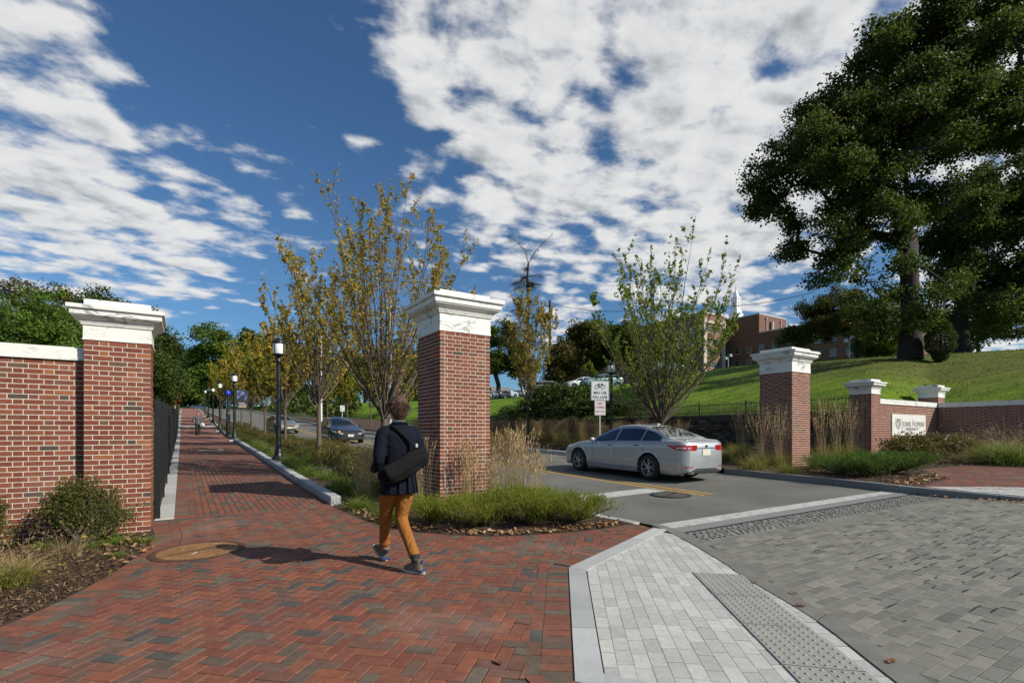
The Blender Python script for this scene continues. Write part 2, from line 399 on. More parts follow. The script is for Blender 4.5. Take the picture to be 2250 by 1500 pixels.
def mulch():
    m, q = newmat('mulch'); p = geo_pos(q); n = q.noise(p, 38., 7, .75, .8)
    q.put(q.b.inputs['Base Color'], q.ramp(n, [(.3, (.02, .012, .008)), (.5, (.062, .037, .022)), (.68, (.12, .078, .046))])); q.b.inputs['Roughness'].default_value = .95
    q.put(q.b.inputs['Normal'], q.bump(n, 1., .03)); return m
M_mulch = mulch()
def ramped(name, stops, rough=.8, trans=0., spec=.2, noise_s=None, obj=False):
    """per-piece colours picked smoothly by rnd; trans: light through leaves"""
    m, q = newmat(name); r = rndval(q, obj); c = q.ramp(r, stops)
    if noise_s:
        n = q.noise(geo_pos(q), noise_s, 3, .6); c = q.mix(q.mapr(n, .35, .65), q.mix(1., c, (.72,)*3, 'MULTIPLY'), q.mix(1., c, (1.22,)*3, 'MULTIPLY'))
    q.put(q.b.inputs['Base Color'], c); q.b.inputs['Roughness'].default_value = rough; q.b.inputs['Specular IOR Level'].default_value = spec
    if trans:
        t = q.add('ShaderNodeBsdfTranslucent'); q.put(t.inputs[0], c); mx = q.add('ShaderNodeMixShader'); mx.inputs[0].default_value = trans
        q.put(mx.inputs[1], q.b.outputs[0]); q.put(mx.inputs[2], t.outputs[0]); q.put(q.out.inputs[0], mx.outputs[0])
    return m
M_chips = ramped('mulch_chips', [(0, (.035, .020, .012)), (.5, (.10, .058, .03)), (.85, (.19, .12, .065)), (1, (.30, .21, .12))])
M_deadleaf = ramped('dead_leaves', [(0, (.16, .07, .03)), (.4, (.30, .17, .08)), (.8, (.45, .32, .18)), (1, (.28, .11, .03))])
M_oakleaf = ramped('oak_leaves', [(0, (.045, .075, .014)), (.4, (.075, .115, .02)), (.8, (.125, .165, .027)), (.95, (.18, .18, .03)), (1, (.24, .13, .03))], .5, .45, .3)
M_oakleaf2 = ramped('autumn_oak_leaves', [(0, (.05, .07, .015)), (.4, (.09, .11, .02)), (.7, (.15, .12, .022)), (1, (.25, .12, .03))], .55, .35)
M_wood = ramped('wood_hill_leaves', [(0, (.06, .115, .018)), (.5, (.105, .175, .024)), (.9, (.165, .22, .034)), (1, (.24, .18, .04))], .6, .25, noise_s=.35)
M_wood2 = ramped('dark_wood_leaves', [(0, (.035, .062, .014)), (.5, (.06, .095, .018)), (.9, (.10, .13, .025)), (1, (.19, .12, .035))], .6, .25, noise_s=.4)
M_brownleaf = ramped('brown_crown_leaves', [(0, (.06, .07, .02)), (.5, (.12, .10, .028)), (1, (.19, .12, .04))], .6, .25)
M_redleaf = ramped('red_leaves', [(0, (.07, .05, .015)), (.5, (.16, .05, .02)), (1, (.30, .08, .03))], .6, .3)
M_yleaf = ramped('yellow_leaves', [(0, (.17, .20, .03)), (.3, (.31, .30, .045)), (.6, (.52, .40, .07)), (.85, (.60, .37, .08)), (1, (.36, .19, .06))], .5, .45, .3)
M_ygleaf = ramped('yellow_green_leaves', [(0, (.13, .18, .02)), (.45, (.26, .30, .03)), (.8, (.46, .40, .045)), (1, (.58, .36, .05))], .5, .45, .3)
M_gleaf = ramped('fresh_green_leaves', [(0, (.10, .17, .02)), (.5, (.19, .29, .03)), (.85, (.30, .35, .04)), (1, (.50, .34, .05))], .5, .45, .3)
M_shrub = ramped('shrub_leaves', [(0, (.035, .055, .012)), (.5, (.075, .10, .018)), (.85, (.14, .14, .026)), (1, (.26, .13, .035))], .55, .25, .3)
M_azalea = ramped('russet_shrub_leaves', [(0, (.07, .08, .02)), (.5, (.15, .14, .025)), (.85, (.24, .17, .04)), (1, (.30, .15, .06))], .45, .3, .4)
M_holly = ramped('holly_leaves', [(0, (.03, .055, .012)), (.5, (.06, .10, .02)), (1, (.13, .17, .035))], .6, .25, .2)
M_juniper = ramped('juniper_needles', [(0, (.06, .10, .016)), (.4, (.16, .21, .026)), (.8, (.29, .30, .035)), (.95, (.38, .33, .045)), (1, (.26, .14, .04))], .65, .3, .15)
M_junipg = ramped('green_juniper_needles', [(0, (.045, .09, .018)), (.5, (.09, .165, .026)), (1, (.17, .23, .035))], .65, .3, .15)
M_blade = ramped('green_grass_blades', [(0, (.07, .14, .022)), (.5, (.16, .24, .034)), (.85, (.28, .32, .055)), (1, (.40, .34, .11))], .55, .4, .25)
M_bladey = ramped('olive_grass_blades', [(0, (.11, .14, .025)), (.5, (.22, .22, .04)), (1, (.40, .33, .11))], .6, .4, .2)
M_straw = ramped('straw_stalks', [(0, (.30, .20, .09)), (.5, (.46, .34, .17)), (1, (.62, .49, .29))], .7, .3, .2)
M_strawd = ramped('brown_straw', [(0, (.16, .11, .055)), (.5, (.27, .20, .10)), (1, (.42, .33, .19))], .7, .3, .2)
M_twig = plain('grey_brown_bark', (.115, .085, .062), .9, var=.35, vscale=25, bump=.5, bscale=60)
M_bark = plain('dark_bark', (.034, .029, .024), .95, var=.35, vscale=6, bump=.9, bscale=22)
def lawnmat():
    m, q = newmat('lawn'); p = geo_pos(q)
    a = q.noise(p, .22, 4, .6, .2); b = q.noise(p, 2.6, 5, .7); g = q.noise(p, 45., 3, .8)
    c = q.ramp(q.math('ADD', q.math('MULTIPLY', a, .5), q.math('MULTIPLY', b, .5)), [(.36, (.085, .155, .013)), (.5, (.15, .25, .018)), (.63, (.215, .32, .027))])
    c = q.mix(q.mapr(g, .3, .7), q.mix(1., c, (.65,)*3, 'MULTIPLY'), q.mix(1., c, (1.25,)*3, 'MULTIPLY'))
    sp = q.add('ShaderNodeSeparateXYZ'); q.put(sp.inputs[0], p); lane = q.math('SINE', q.math('MULTIPLY', q.math('ADD', q.math('ADD', sp.outputs[1], q.math('MULTIPLY', sp.outputs[0], .35)), q.math('MULTIPLY', q.noise(p, .3, 2), 2.2)), 4.1))
    c = q.mix(q.mapr(lane, -.5, .6, .0, .62), c, q.mix(1., c, (.66, .70, .7), 'MULTIPLY'))
    c = q.mix(q.mapr(q.noise(p, .9, 5, .7, .5), .56, .74, 0., .5), c, (.22, .20, .06))
    # worn ground under the big trees
    bare = q.mapr(q.vmath('DISTANCE', p, (39.5, 14.5, 8.), out=1), 13., 7., 0., 1.)
    bare = q.math('MULTIPLY', bare, q.mapr(b, .40, .62, .35, 1.))
    c = q.mix(q.math('MULTIPLY', bare, .8), c, (.12, .085, .045))
    q.put(q.b.inputs['Base Color'], c); q.b.inputs['Roughness'].default_value = .9; q.b.inputs['Specular IOR Level'].default_value = .15
    q.put(q.b.inputs['Normal'], q.bump(q.math('ADD', b, q.math('MULTIPLY', g, .5)), .8, .12)); return m
M_lawn = lawnmat()
M_ground = plain('rough_ground', (.06, .065, .03), .95, var=.4, vscale=.6, bump=.6, bscale=6)
# ------------------------------------------------------------------ paved surfaces: sheets and pieces
def sheet(name, poly, zoff, mat, ycuts=None, kind='structure', parent=None, zf=None, sx=None):
    bm = bmesh.new(); vs = [bm.verts.new((x, y, 0)) for x, y in poly]; bm.faces.new(vs); bm.normal_update()
    if bm.faces[:][0].normal.z < 0: bmesh.ops.reverse_faces(bm, faces=bm.faces[:])
    y0, y1 = min(p[1] for p in poly), max(p[1] for p in poly)
    cuts = [c for c in (ycuts or [6, 6.5, 7, 7.5, 8, 8.5, 9, 9.5, 10, 45, 170]) if y0 < c < y1]
    for c in cuts: bmesh.ops.bisect_plane(bm, geom=bm.verts[:]+bm.edges[:]+bm.faces[:], plane_co=(0, c, 0), plane_no=(0, 1, 0), dist=1e-6)
    for c in (sx or []): bmesh.ops.bisect_plane(bm, geom=bm.verts[:]+bm.edges[:]+bm.faces[:], plane_co=(c, 0, 0), plane_no=(1, 0, 0), dist=1e-6)
    bmesh.ops.triangulate(bm, faces=bm.faces[:])
    for v in bm.verts: v.co.z = (zf or gz)(v.co.x, v.co.y)+zoff
    me = bpy.data.meshes.new(name); bm.to_mesh(me); bm.free(); me.materials.append(mat)
    o = link(name, me, parent)
    if parent is None: props(o, kind=kind)
    return o
def inside(p, poly):
    x, y = p; c = False; n = len(poly); j = n-1
    for i in range(n):
        xi, yi = poly[i]; xj, yj = poly[j]
        if (yi > y) != (yj > y) and x < (xj-xi)*(y-yi)/(yj-yi)+xi: c = not c
        j = i
    return c
def signed_area(poly): return .5*sum(poly[i][0]*poly[(i+1) % len(poly)][1]-poly[(i+1) % len(poly)][0]*poly[i][1] for i in range(len(poly)))
def segdist(p, a, b):
    ax, ay = a; bx, by = b; dx, dy = bx-ax, by-ay; l = dx*dx+dy*dy
    t = 0 if l == 0 else max(0, min(1, ((p[0]-ax)*dx+(p[1]-ay)*dy)/l)); return math.hypot(p[0]-ax-t*dx, p[1]-ay-t*dy)
def halfclip(poly, a, b):
    out = []; n = len(poly)
    def sd(p): return (b[0]-a[0])*(p[1]-a[1])-(b[1]-a[1])*(p[0]-a[0])
    for i in range(n):
        p, q_ = poly[i], poly[(i+1) % n]; sp, sq = sd(p), sd(q_)
        if sp >= 0: out.append(p)
        if sp*sq < 0:
            t = sp/(sp-sq); out.append((p[0]+(q_[0]-p[0])*t, p[1]+(q_[1]-p[1])*t))
    return out
def rect(cx, cy, L, Wd, ang):
    c, s = math.cos(ang), math.sin(ang); h, k = L/2, Wd/2
    return [(cx+c*x-s*y, cy+s*x+c*y) for x, y in ((-h, -k), (h, -k), (h, k), (-h, k))]
def clip_to(piece, poly, r):
    if signed_area(poly) < 0: poly = poly[::-1]
    cx = sum(p[0] for p in piece)/len(piece); cy = sum(p[1] for p in piece)/len(piece)
    near = [i for i in range(len(poly)) if segdist((cx, cy), poly[i], poly[(i+1) % len(poly)]) < r]
    if not near: return piece if inside((cx, cy), poly) else None
    ins = [inside(p, poly) for p in piece]
    if not inside((cx, cy), poly) and not any(ins): return None
    if all(ins): return piece
    for i in near: 
        a, b = poly[i], poly[(i+1) % len(poly)]
        piece = halfclip(piece, a, b)
        if len(piece) < 3: return None
    return piece if abs(signed_area(piece)) > .0009 else None
def slab_mesh(L, Wd, H, bev=.004):
    """a paver: chamfered top edges, top at z=0"""
    h, k = L/2, Wd/2; m = MB()
    lo = [(-h, -k, -H), (h, -k, -H), (h, k, -H), (-h, k, -H)]; mid = [(x, y, -bev) for x, y, _ in lo]
    top = [(-h+bev, -k+bev, 0), (h-bev, -k+bev, 0), (h-bev, k-bev, 0), (-h+bev, k-bev, 0)]
    fs = [(8, 9, 10, 11)]+[(i, (i+1) % 4, 4+(i+1) % 4, 4+i) for i in range(4)]+[(4+i, 4+(i+1) % 4, 8+(i+1) % 4, 8+i) for i in range(4)]
    return m.add(lo+mid+top, fs)
class Pavers:
    """flat pieces (rects or clipped polygons) laid on the ground; the 300 that show largest are objects, the rest one part"""
    def __init__(s, name, mat, joint=.005, H=.04, top=.012, jit=.0015, bev=.004, zf=None):
        s.name, s.mat, s.j, s.H, s.top, s.jit, s.bev = name, mat, joint, H, top, jit, bev; s.it = []; s.zf = zf or gz; s.jl = None
    def add(s, cx, cy, L, Wd, ang, clip=None):
        if s.jl: L = L-s.jl+s.j
        if clip is not None:
            pc = rect(cx, cy, L-s.j, Wd-s.j, ang); cl = clip_to(pc, clip, math.hypot(L, Wd)/2+.01)
            if cl is None: return
            if cl is not pc: s.it.append(('p', cl)); return
        s.it.append(('r', (cx, cy, L-s.j, Wd-s.j, ang)))
    def poly(s, pts): s.it.append(('p', pts))
    def finish(s, parent, limit=300):
        sc = []
        for k, it in enumerate(s.it):
            if it[0] == 'r': cx, cy, L, Wd, _ = it[1]; A = L*Wd
            else: cx = sum(p[0] for p in it[1])/len(it[1]); cy = sum(p[1] for p in it[1])/len(it[1]); A = abs(signed_area(it[1]))
            d = depth(cx, cy)
            if d < .6: sc.append(0); continue
            x, y = topx(cx, cy, s.zf(cx, cy)); vis = -30 < x < 2280 and y < 1530
            sc.append(A/d**3 if vis else 0)
        order = sorted(range(len(s.it)), key=lambda k: -sc[k]); sel = set(k for k in order[:limit] if sc[k] > 0)
        cache = {}; joined = MB()
        V, F, RN = [], [], []; nv = 0
        for k, it in enumerate(s.it):
            dz = random.uniform(-s.jit, s.jit)
            if it[0] == 'r':
                cx, cy, L, Wd, ang = it[1]; z = s.zf(cx, cy); gx = (s.zf(cx+.05, cy)-s.zf(cx-.05, cy))/.1; gy = (s.zf(cx, cy+.05)-s.zf(cx, cy-.05))/.1
                gx += random.uniform(-.004, .004); gy += random.uniform(-.004, .004)
                if k in sel:
                    key = (round(L, 3), round(Wd, 3))
                    if key not in cache: cache[key] = slab_mesh(L, Wd, s.H, s.bev).mesh(s.name, s.mat)
                    o = link(s.name, cache[key], parent)
                    ca, sa = math.cos(ang), math.sin(ang)
                    n = Vector((-gx, -gy, 1)).normalized(); u = Vector((ca, sa, gx*ca+gy*sa)).normalized(); w = n.cross(u)
                    o.matrix_world = Matrix(((u.x, w.x, n.x, cx), (u.y, w.y, n.y, cy), (u.z, w.z, n.z, z+s.top+dz), (0, 0, 0, 1)))
                else:
                    h, q_, b = L/2, Wd/2, s.bev; ca, sa = math.cos(ang), math.sin(ang)
                    P = [(-h, -q_, -.012), (h, -q_, -.012), (h, q_, -.012), (-h, q_, -.012), (-h+b, -q_+b, 0), (h-b, -q_+b, 0), (h-b, q_-b, 0), (-h+b, q_-b, 0)]
                    for x, y, zz in P:
                        X, Y = ca*x-sa*y, sa*x+ca*y; V.append((cx+X, cy+Y, z+s.top+dz+zz+gx*X+gy*Y))
                    F += [(nv+4, nv+5, nv+6, nv+7)]+[(nv+i, nv+(i+1) % 4, nv+4+(i+1) % 4, nv+4+i) for i in range(4)]; nv += 8; RN += [random.random()]*8
            else:
                pts = it[1]
                if signed_area(pts) < 0: pts = pts[::-1]
                m = MB(); m.prism(pts, s.top-(s.H if k in sel else .014), s.top+dz, s.zf)
                if k in sel: m.obj(s.name, s.mat, parent)
                else:
                    rr = random.random(); joined.add(m.v, m.f); joined.r[-len(m.v):] = [rr]*len(m.v)
        if V or joined.v:
            me = bpy.data.meshes.new('small_'+s.name+'_field'); vv = V+joined.v; ff = F+[[i+nv for i in f] for f in joined.f]
            me.from_pydata(vv, [], ff); at = me.attributes.new('rnd', 'FLOAT', 'POINT'); at.data.foreach_set('value', np.array(RN+joined.r, np.float32))
            me.materials.append(s.mat); props(link('small_'+s.name+'_field', me, parent), kind='stuff')
def resample(pl, step):
    """points every step metres along a polyline"""
    out = [pl[0]]; acc = 0.; 
    for a, b in zip(pl, pl[1:]):
        L = math.hypot(b[0]-a[0], b[1]-a[1]); t = step-acc
        while t <= L: out.append((a[0]+(b[0]-a[0])*t/L, a[1]+(b[1]-a[1])*t/L)); t += step
        acc = L-(t-step)
    return out
def smoothline(pl, n=3):
    for _ in range(n):
        q_ = [pl[0]]
        for a, b in zip(pl, pl[1:]): q_ += [(a[0]*.75+b[0]*.25, a[1]*.75+b[1]*.25), (a[0]*.25+b[0]*.75, a[1]*.25+b[1]*.75)]
        pl = q_+[pl[-1]]
    return pl
def offset(pl, d):
    """shift a polyline to its left by d"""
    out = []
    for i, p in enumerate(pl):
        a = pl[max(i-1, 0)]; b = pl[min(i+1, len(pl)-1)]; dx, dy = b[0]-a[0], b[1]-a[1]; l = math.hypot(dx, dy) or 1
        out.append((p[0]-dy/l*d, p[1]+dx/l*d))
    return out
def course(P, pl, step, d0, d1, j=.005):
    """pieces side by side along a line, from offset d0 to d1 (left of it)"""
    c = resample(pl, step); A = offset(c, d0); B = offset(c, d1)
    for i in range(len(c)-1):
        f = j/step/2
        P.poly([(lerp(A[i][0], A[i+1][0], f), lerp(A[i][1], A[i+1][1], f)), (lerp(A[i][0], A[i+1][0], 1-f), lerp(A[i][1], A[i+1][1], 1-f)),
                (lerp(B[i][0], B[i+1][0], 1-f), lerp(B[i][1], B[i+1][1], 1-f)), (lerp(B[i][0], B[i+1][0], f), lerp(B[i][1], B[i+1][1], f))])
def herring(P, poly, w, ang):
    ca, sa = math.cos(ang), math.sin(ang)
    xs = [ca*x+sa*y for x, y in poly]; ys = [-sa*x+ca*y for x, y in poly]
    for j in range(int(min(ys)/w)-2, int(max(ys)/w)+3):
        for i in range(int(min(xs)/w)-2, int(max(xs)/w)+3):
            k = (i-j) % 4
            if k == 0: u, v, a = (i+1)*w, (j+.5)*w, 0.
            elif k == 3: u, v, a = (i+.5)*w, (j+1)*w, math.pi/2
            else: continue
            P.add(ca*u-sa*v, sa*u+ca*v, 2*w, w, ang+a, poly)
def running(P, poly, L, w, ang, vis=None, wob=0.):
    ca, sa = math.cos(ang), math.sin(ang)
    xs = [ca*x+sa*y for x, y in poly]; ys = [-sa*x+ca*y for x, y in poly]
    for j in range(int(min(ys)/w)-1, int(max(ys)/w)+2):
        sh = (j % 2)*.5+(random.uniform(-wob, wob) if wob else 0)
        for i in range(int(min(xs)/L)-2, int(max(xs)/L)+2):
            u, v = (i+sh+.5)*L, (j+.5)*w; x, y = ca*u-sa*v, sa*u+ca*v
            if vis is None or vis(x, y): P.add(x, y, L, w, ang, poly)
def inview(x, y, m=120):
    d = depth(x, y)
    if d < .4: return False
    a, b = topx(x, y, gz(x, y)); return -m < a < 2250+m and b < 1500+m*1.5

# --- ground sheet to the horizon
def build_ground():
    xs = np.concatenate([np.linspace(-900, -80, 12), np.linspace(-60, 22.6, 30)]); xs2 = np.concatenate([[22.6], np.linspace(60, 900, 12)])
    ys = np.concatenate([[-300, -60, 0, 6, 6.5, 7, 7.5, 8, 8.5, 9, 9.5, 10], np.linspace(20, 45, 4), np.linspace(60, 170, 8), [300, 600, 1500]])
    X, Y = np.meshgrid(np.unique(np.concatenate([xs, xs2])), ys); Z = gzv(X, Y)-.03
    # the wooded ridge on the left, beyond the wall
    r = np.clip((-X-30)/60, 0, 1)*np.clip((Y+X*.2)/60, 0, 1); Z = Z+r*9*np.exp(-((X+110)/70)**2)
    n, m = X.shape; v = np.stack([X, Y, Z], -1).reshape(-1, 3); i = np.arange(n*m).reshape(n, m)
    f = np.stack([i[:-1, :-1], i[:-1, 1:], i[1:, 1:], i[1:, :-1]], -1).reshape(-1, 4)
    props(link('ground', mesh_np('ground', v, f, M_ground, True)), kind='structure')
    # lawn hill: grid in distance and bearing from the gate
    a = np.linspace(-.75, 1.9, 120); t = np.concatenate([np.linspace(0, 1, 26), 1+np.linspace(.03, 4., 14)])
    sx = np.clip(CX+FP*a, 300, 3200); dc = np.interp(sx, _hx, _hd); dw = hill_edge(a, dc)+.10
    DD = dw[:, None]+(dc-dw)[:, None]*t[None, :]
    X = (a[:, None]*CT+ST)*DD; Y = (-a[:, None]*ST+CT)*DD; Z = hillz(X, Y); Z[:, 0] -= .6
    n, m = X.shape; v = np.stack([X, Y, Z], -1).reshape(-1, 3); i = np.arange(n*m).reshape(n, m)
    f = np.stack([i[:-1, :-1], i[1:, :-1], i[1:, 1:], i[:-1, 1:]], -1).reshape(-1, 4)[:, ::-1]
    props(link('lawn_hill', mesh_np('lawn_hill', v, f, M_lawn, True)), kind='structure')
build_ground()

# --- outlines of the paved areas
bedL = smoothline([(-.375, 9.76), (-.37, 9.1), (-.31, 8.6), (-.31, 8.0), (-.43, 7.4), (-.62, 6.6), (-.88, 5.85), (-1.2, 5.28), (-1.75, 4.6), (-2.6, 3.9), (-4.2, 3.0), (-7.5, 1.8)])
graL = [(1.92, 2.33), (3.38, 4.2), (5.62, 5.08)]
arc = smoothline([(5.62, 5.45), (5.0, 5.42), (4.3, 5.55), (3.5, 5.85), (2.9, 6.45), (2.5, 7.3), (2.34, 8.3), (2.28, 9.7)])
brick_area = bedL+[(-7.5, -3), (2.9, -3), (2.5, 1.3)]+graL+arc
brick_area = [p for i, p in enumerate(brick_area) if i == 0 or p != brick_area[i-1]]
paving = sheet('brick_paving', brick_area, .002, M_sand)
PB = Pavers('brick', M_paver)
course(PB, bedL, .1025, 0., .203); course(PB, bedL, .205, .206, .306)
gl2 = [(2.5, 1.3)]+graL[:2]
course(PB, gl2[::-1], .1025, -.008, -.205)      # soldiers against the granite
course(PB, gl2[::-1], .205, -.208, -.308)
course(PB, graL[1:][::-1], .1025, -.008, -.205)
course(PB, arc[::-1], .1025, 0., -.203)
inner = offset(bedL, .309)+[(-7.5, -1.2), (2.2, -1.2)]+offset([(2.5, 1.3)]+graL[:2], .311)[:2]+[(3.06, 4.298), (5.35, 5.20)]+offset(arc, .206)
herring(PB, inner, .1025, R(45))
PB.finish(paving)
# walkway: running bond, soldiers and one row at the fence side
wr = [(2.28, 9.7), (2.31, 14), (2.47, 23), (2.70, 41.7), (3.05, 80), (3.5, 165)]
walk_area = [(-.10, 9.6)]+[(2.28, 9.6)]+wr+[(-.1, 165)]
walk = sheet('brick_walkway', walk_area, .001, M_sand)
PW = Pavers('brick', M_paver, joint=.0038, top=.010)
far = 34.
def wright(y): return np.interp(y, [p[1] for p in wr], [p[0] for p in wr])
wl = [(-.1, 9.80), (-.1, far)]
course(PW, wl[::-1], .1025, 0, .203); course(PW, wl[::-1], .205, .206, .306)
running(PW, [(.21, 9.72)]+[(2.28, 9.72)]+[p for p in wr if 9.72 < p[1] < far]+[(wright(far), far), (.21, far)], .205, .1025, math.pi/2)
course(PW, [(.2, 9.6), (2.28, 9.6)], .1025, 0., .1)
PW.finish(walk)
# far stretch of the walkway: real courses are too fine to tell apart there, so the colour carries them
def farbrick():
    m, q = newmat('far_brick_paving'); p = geo_pos(q); sp = q.add('ShaderNodeSeparateXYZ'); q.put(sp.inputs[0], p)
    cb = q.add('ShaderNodeCombineXYZ'); q.put(cb.inputs[0], sp.outputs[1]); q.put(cb.inputs[1], sp.outputs[0])
    b = q.add('ShaderNodeTexBrick'); q.put(b.inputs['Vector'], cb.outputs[0]); b.inputs['Scale'].default_value = 1; b.inputs['Brick Width'].default_value = .205; b.inputs['Row Height'].default_value = .1025
    b.inputs['Mortar Size'].default_value = .004; b.inputs['Color1'].default_value = (.33, .11, .07, 1); b.inputs['Color2'].default_value = (.20, .105, .08, 1); b.inputs['Mortar'].default_value = (.06, .05, .045, 1)
    c = q.mix(q.mapr(q.noise(p, 1.3, 5, .65), .35, .7, 0, .5), b.outputs[0], (.24, .13, .095))
    q.put(q.b.inputs['Base Color'], c); q.b.inputs['Roughness'].default_value = .85; return m
M_farbrick = farbrick()
props(sheet('far_brick_walkway', [(-.1, far), (wright(far), far)]+[p for p in wr if p[1] > far]+[(-.1, 165)], .012, M_farbrick), kind='structure')
cross1 = sheet('cross_path', [(-.1, 58), (2.9, 58), (2.9, 61), (-.1, 61)], .022, M_concrete)

# granite dished ramp
k_in = smoothline([(5.79, 5.28), (5.62, 4.83), (5.41, 4.4), (4.98, 3.62), (4.48, 2.86), (4.13, 2.2), (3.86, 1.83), (3.45, 1.33), (2.9, .6), (2.0, -1)], 2)
k_out = smoothline([(5.91, 5.34), (5.86, 4.9), (5.56, 4.3), (5.1, 3.53), (4.76, 2.99), (4.22, 2.05), (4.03, 1.74), (3.62, 1.22), (3.1, .45), (2.25, -1)], 2)
ramp_area = [(2.5, 1.3)]+graL+k_in+[(2.9, -1)]
ramp_area = [(2.5, 1.3), (1.92, 2.33), (3.38, 4.2), (5.62, 5.08)]+k_in[1:-1]
ramp = sheet('granite_ramp', ramp_area, .002, M_sandd)
PR = Pavers('sett', M_sett, joint=.0022, top=.007, bev=.0015, jit=.0008); PR.jl = .0075
AR = math.atan2(.781, .624)
bl = [(2.5, 1.3), (1.92, 2.33), (3.38, 4.2), (5.62, 5.08)]
PE = Pavers('border_slab', M_granite, joint=.005, top=.013)
def slabs(a, b, n, d0, d1):
    for i in range(n):
        t0, t1 = i/n+.001, (i+1)/n-.001; A = (lerp(a[0], b[0], t0), lerp(a[1], b[1], t0)); B = (lerp(a[0], b[0], t1), lerp(a[1], b[1], t1))
        (q0, q1) = offset([A, B], d0); (q3, q2) = offset([A, B], d1); PE.poly([q0, q1, q2, q3])
slabs(bl[1], bl[2], 3, -.004, -.175); slabs(bl[2], bl[3], 3, -.004, -.20); slabs(bl[0], bl[1], 1, -.004, -.17)
PE.finish(ramp)
tact = [(4.28, 3.36), (4.58, 3.03), (3.42, 1.46), (3.05, .95), (2.72, 1.2), (3.13, 1.85)]
td = (4.58-3.42, 3.03-1.46)
tin = [(4.28, 3.36), (2.72, 1.25)]; tout = [(4.60, 3.03), (3.04, .92)]
tp = [tin[0], tout[0], tout[1], tin[1]]
cl = [offset(bl, -.18)[0], (2.14, 2.28), (3.50, 4.10), (5.45, 4.83)]
zone = [(2.66, 1.45), (2.135, 2.305), (3.50, 4.05), (5.50, 4.85)]+[p for p in k_in if p[1] < 4.75 and p[1] > .9]
running(PR, zone, .205, .1045, AR, wob=.30)
# setts round the tactile plates are cut to fit them
tin2 = [(lerp(tin[0][0], tin[1][0], -.5), lerp(tin[0][1], tin[1][1], -.5)), tin[1]]; cut = []
def area_ok(p): return len(p) > 2 and abs(signed_area(p)) > .0006
for it in PR.it:
    pts = rect(*it[1][:4], it[1][4]) if it[0] == 'r' else it[1]
    if signed_area(pts) < 0: pts = pts[::-1]
    c = (sum(p[0] for p in pts)/len(pts), sum(p[1] for p in pts)/len(pts))
    if not inside(c, tp) and min(segdist(c, tp[i], tp[(i+1) % 4]) for i in range(4)) > .13: cut.append(it); continue
    L_ = halfclip(pts, tin[0], tin[1]); rest = halfclip(pts, tin[1], tin[0])
    if not inside((tin[0][0]-.3, tin[0][1]-.3), [p for p in tp]) and ((tin[1][0]-tin[0][0])*(tout[0][1]-tin[0][1])-(tin[1][1]-tin[0][1])*(tout[0][0]-tin[0][0])) > 0: L_, rest = rest, L_
    if area_ok(L_): cut.append(('p', L_))
    if area_ok(rest):
        A_ = halfclip(rest, tout[0], tout[1]); B_ = halfclip(rest, tout[1], tout[0])
        if ((tout[1][0]-tout[0][0])*(tin[0][1]-tout[0][1])-(tout[1][1]-tout[0][1])*(tin[0][0]-tout[0][0])) > 0: A_, B_ = B_, A_
        if area_ok(A_): cut.append(('p', A_))
        if area_ok(B_):
            C_ = halfclip(B_, tin[0], tout[0])
            if ((tout[0][0]-tin[0][0])*(tin[1][1]-tin[0][1])-(tout[0][1]-tin[0][1])*(tin[1][0]-tin[0][0])) > 0: C_ = halfclip(B_, tout[0], tin[0])
            if area_ok(C_): cut.append(('p', C_))
PR.it = cut; PR.finish(ramp)
nrow = 4
for i in range(nrow):
    for s in range(2):
        a0, a1 = i/nrow+.002, (i+1)/nrow-.002; s0, s1 = s*.5+.004, s*.5+.496
        def tq(u, w_): 
            A = (lerp(tin[0][0], tin[1][0], u), lerp(tin[0][1], tin[1][1], u)); B = (lerp(tout[0][0], tout[1][0], u), lerp(tout[0][1], tout[1][1], u)); return (lerp(A[0], B[0], w_), lerp(A[1], B[1], w_))
        q4 = [tq(a0, s0), tq(a0, s1), tq(a1, s1), tq(a1, s0)]
        if signed_area(q4) < 0: q4 = q4[::-1]
        m = MB(); m.prism(q4, -.02, .016, gz); pl_ = m.obj('tactile_plate', M_tactile, ramp)
        dm = MB()
        nu, nw = 10, 4
        for a in range(nu):
            for b in range(nw):
                x, y = tq(lerp(a0, a1, (a+.5)/nu), lerp(s0, s1, (b+.5)/nw)); z = gz(x, y)+.016
                dm.lathe([(.0125, -.001), (.0115, .003), (.0075, .0055), (.0, .006)], 8, (x, y, z), cap=False)
        props(dm.obj('dome_field', M_tactile, pl_, smooth=True), kind='stuff')
# flush kerb strip
kc = resample(list(zip([p[0] for p in k_in], [p[1] for p in k_in])), .02)
gut = MB(); kerb_poly = k_in+k_out[::-1]
gutter = sheet('flush_kerb', kerb_poly, .006, M_sand)
PG = Pavers('kerb_slab', M_gutter, joint=.01, top=.014, jit=.003)
def at_frac(pl, f):
    L = [0]; 
    for a, b in zip(pl, pl[1:]): L.append(L[-1]+math.hypot(b[0]-a[0], b[1]-a[1]))
    t = f*L[-1]
    for i in range(len(pl)-1):
        if L[i+1] >= t:
            k = (t-L[i])/max(1e-9, L[i+1]-L[i]); return (lerp(pl[i][0], pl[i+1][0], k), lerp(pl[i][1], pl[i+1][1], k))
    return pl[-1]
cutsf = [0, .12, .30, .505, .72, 1.]
for a, b in zip(cutsf, cutsf[1:]):
    n = 8; P1 = [at_frac(k_in, lerp(a+.0015, b-.0015, i/n)) for i in range(n+1)]; P2 = [at_frac(k_out, lerp(a+.0015, b-.0015, i/n)) for i in range(n+1)]
    PG.poly([(lerp(p[0], q_[0], .03), lerp(p[1], q_[1], .03)) for p, q_ in zip(P1, P2)]+[(lerp(p[0], q_[0], .95), lerp(p[1], q_[1], .95)) for p, q_ in list(zip(P1, P2))[::-1]])
PG.finish(gutter)
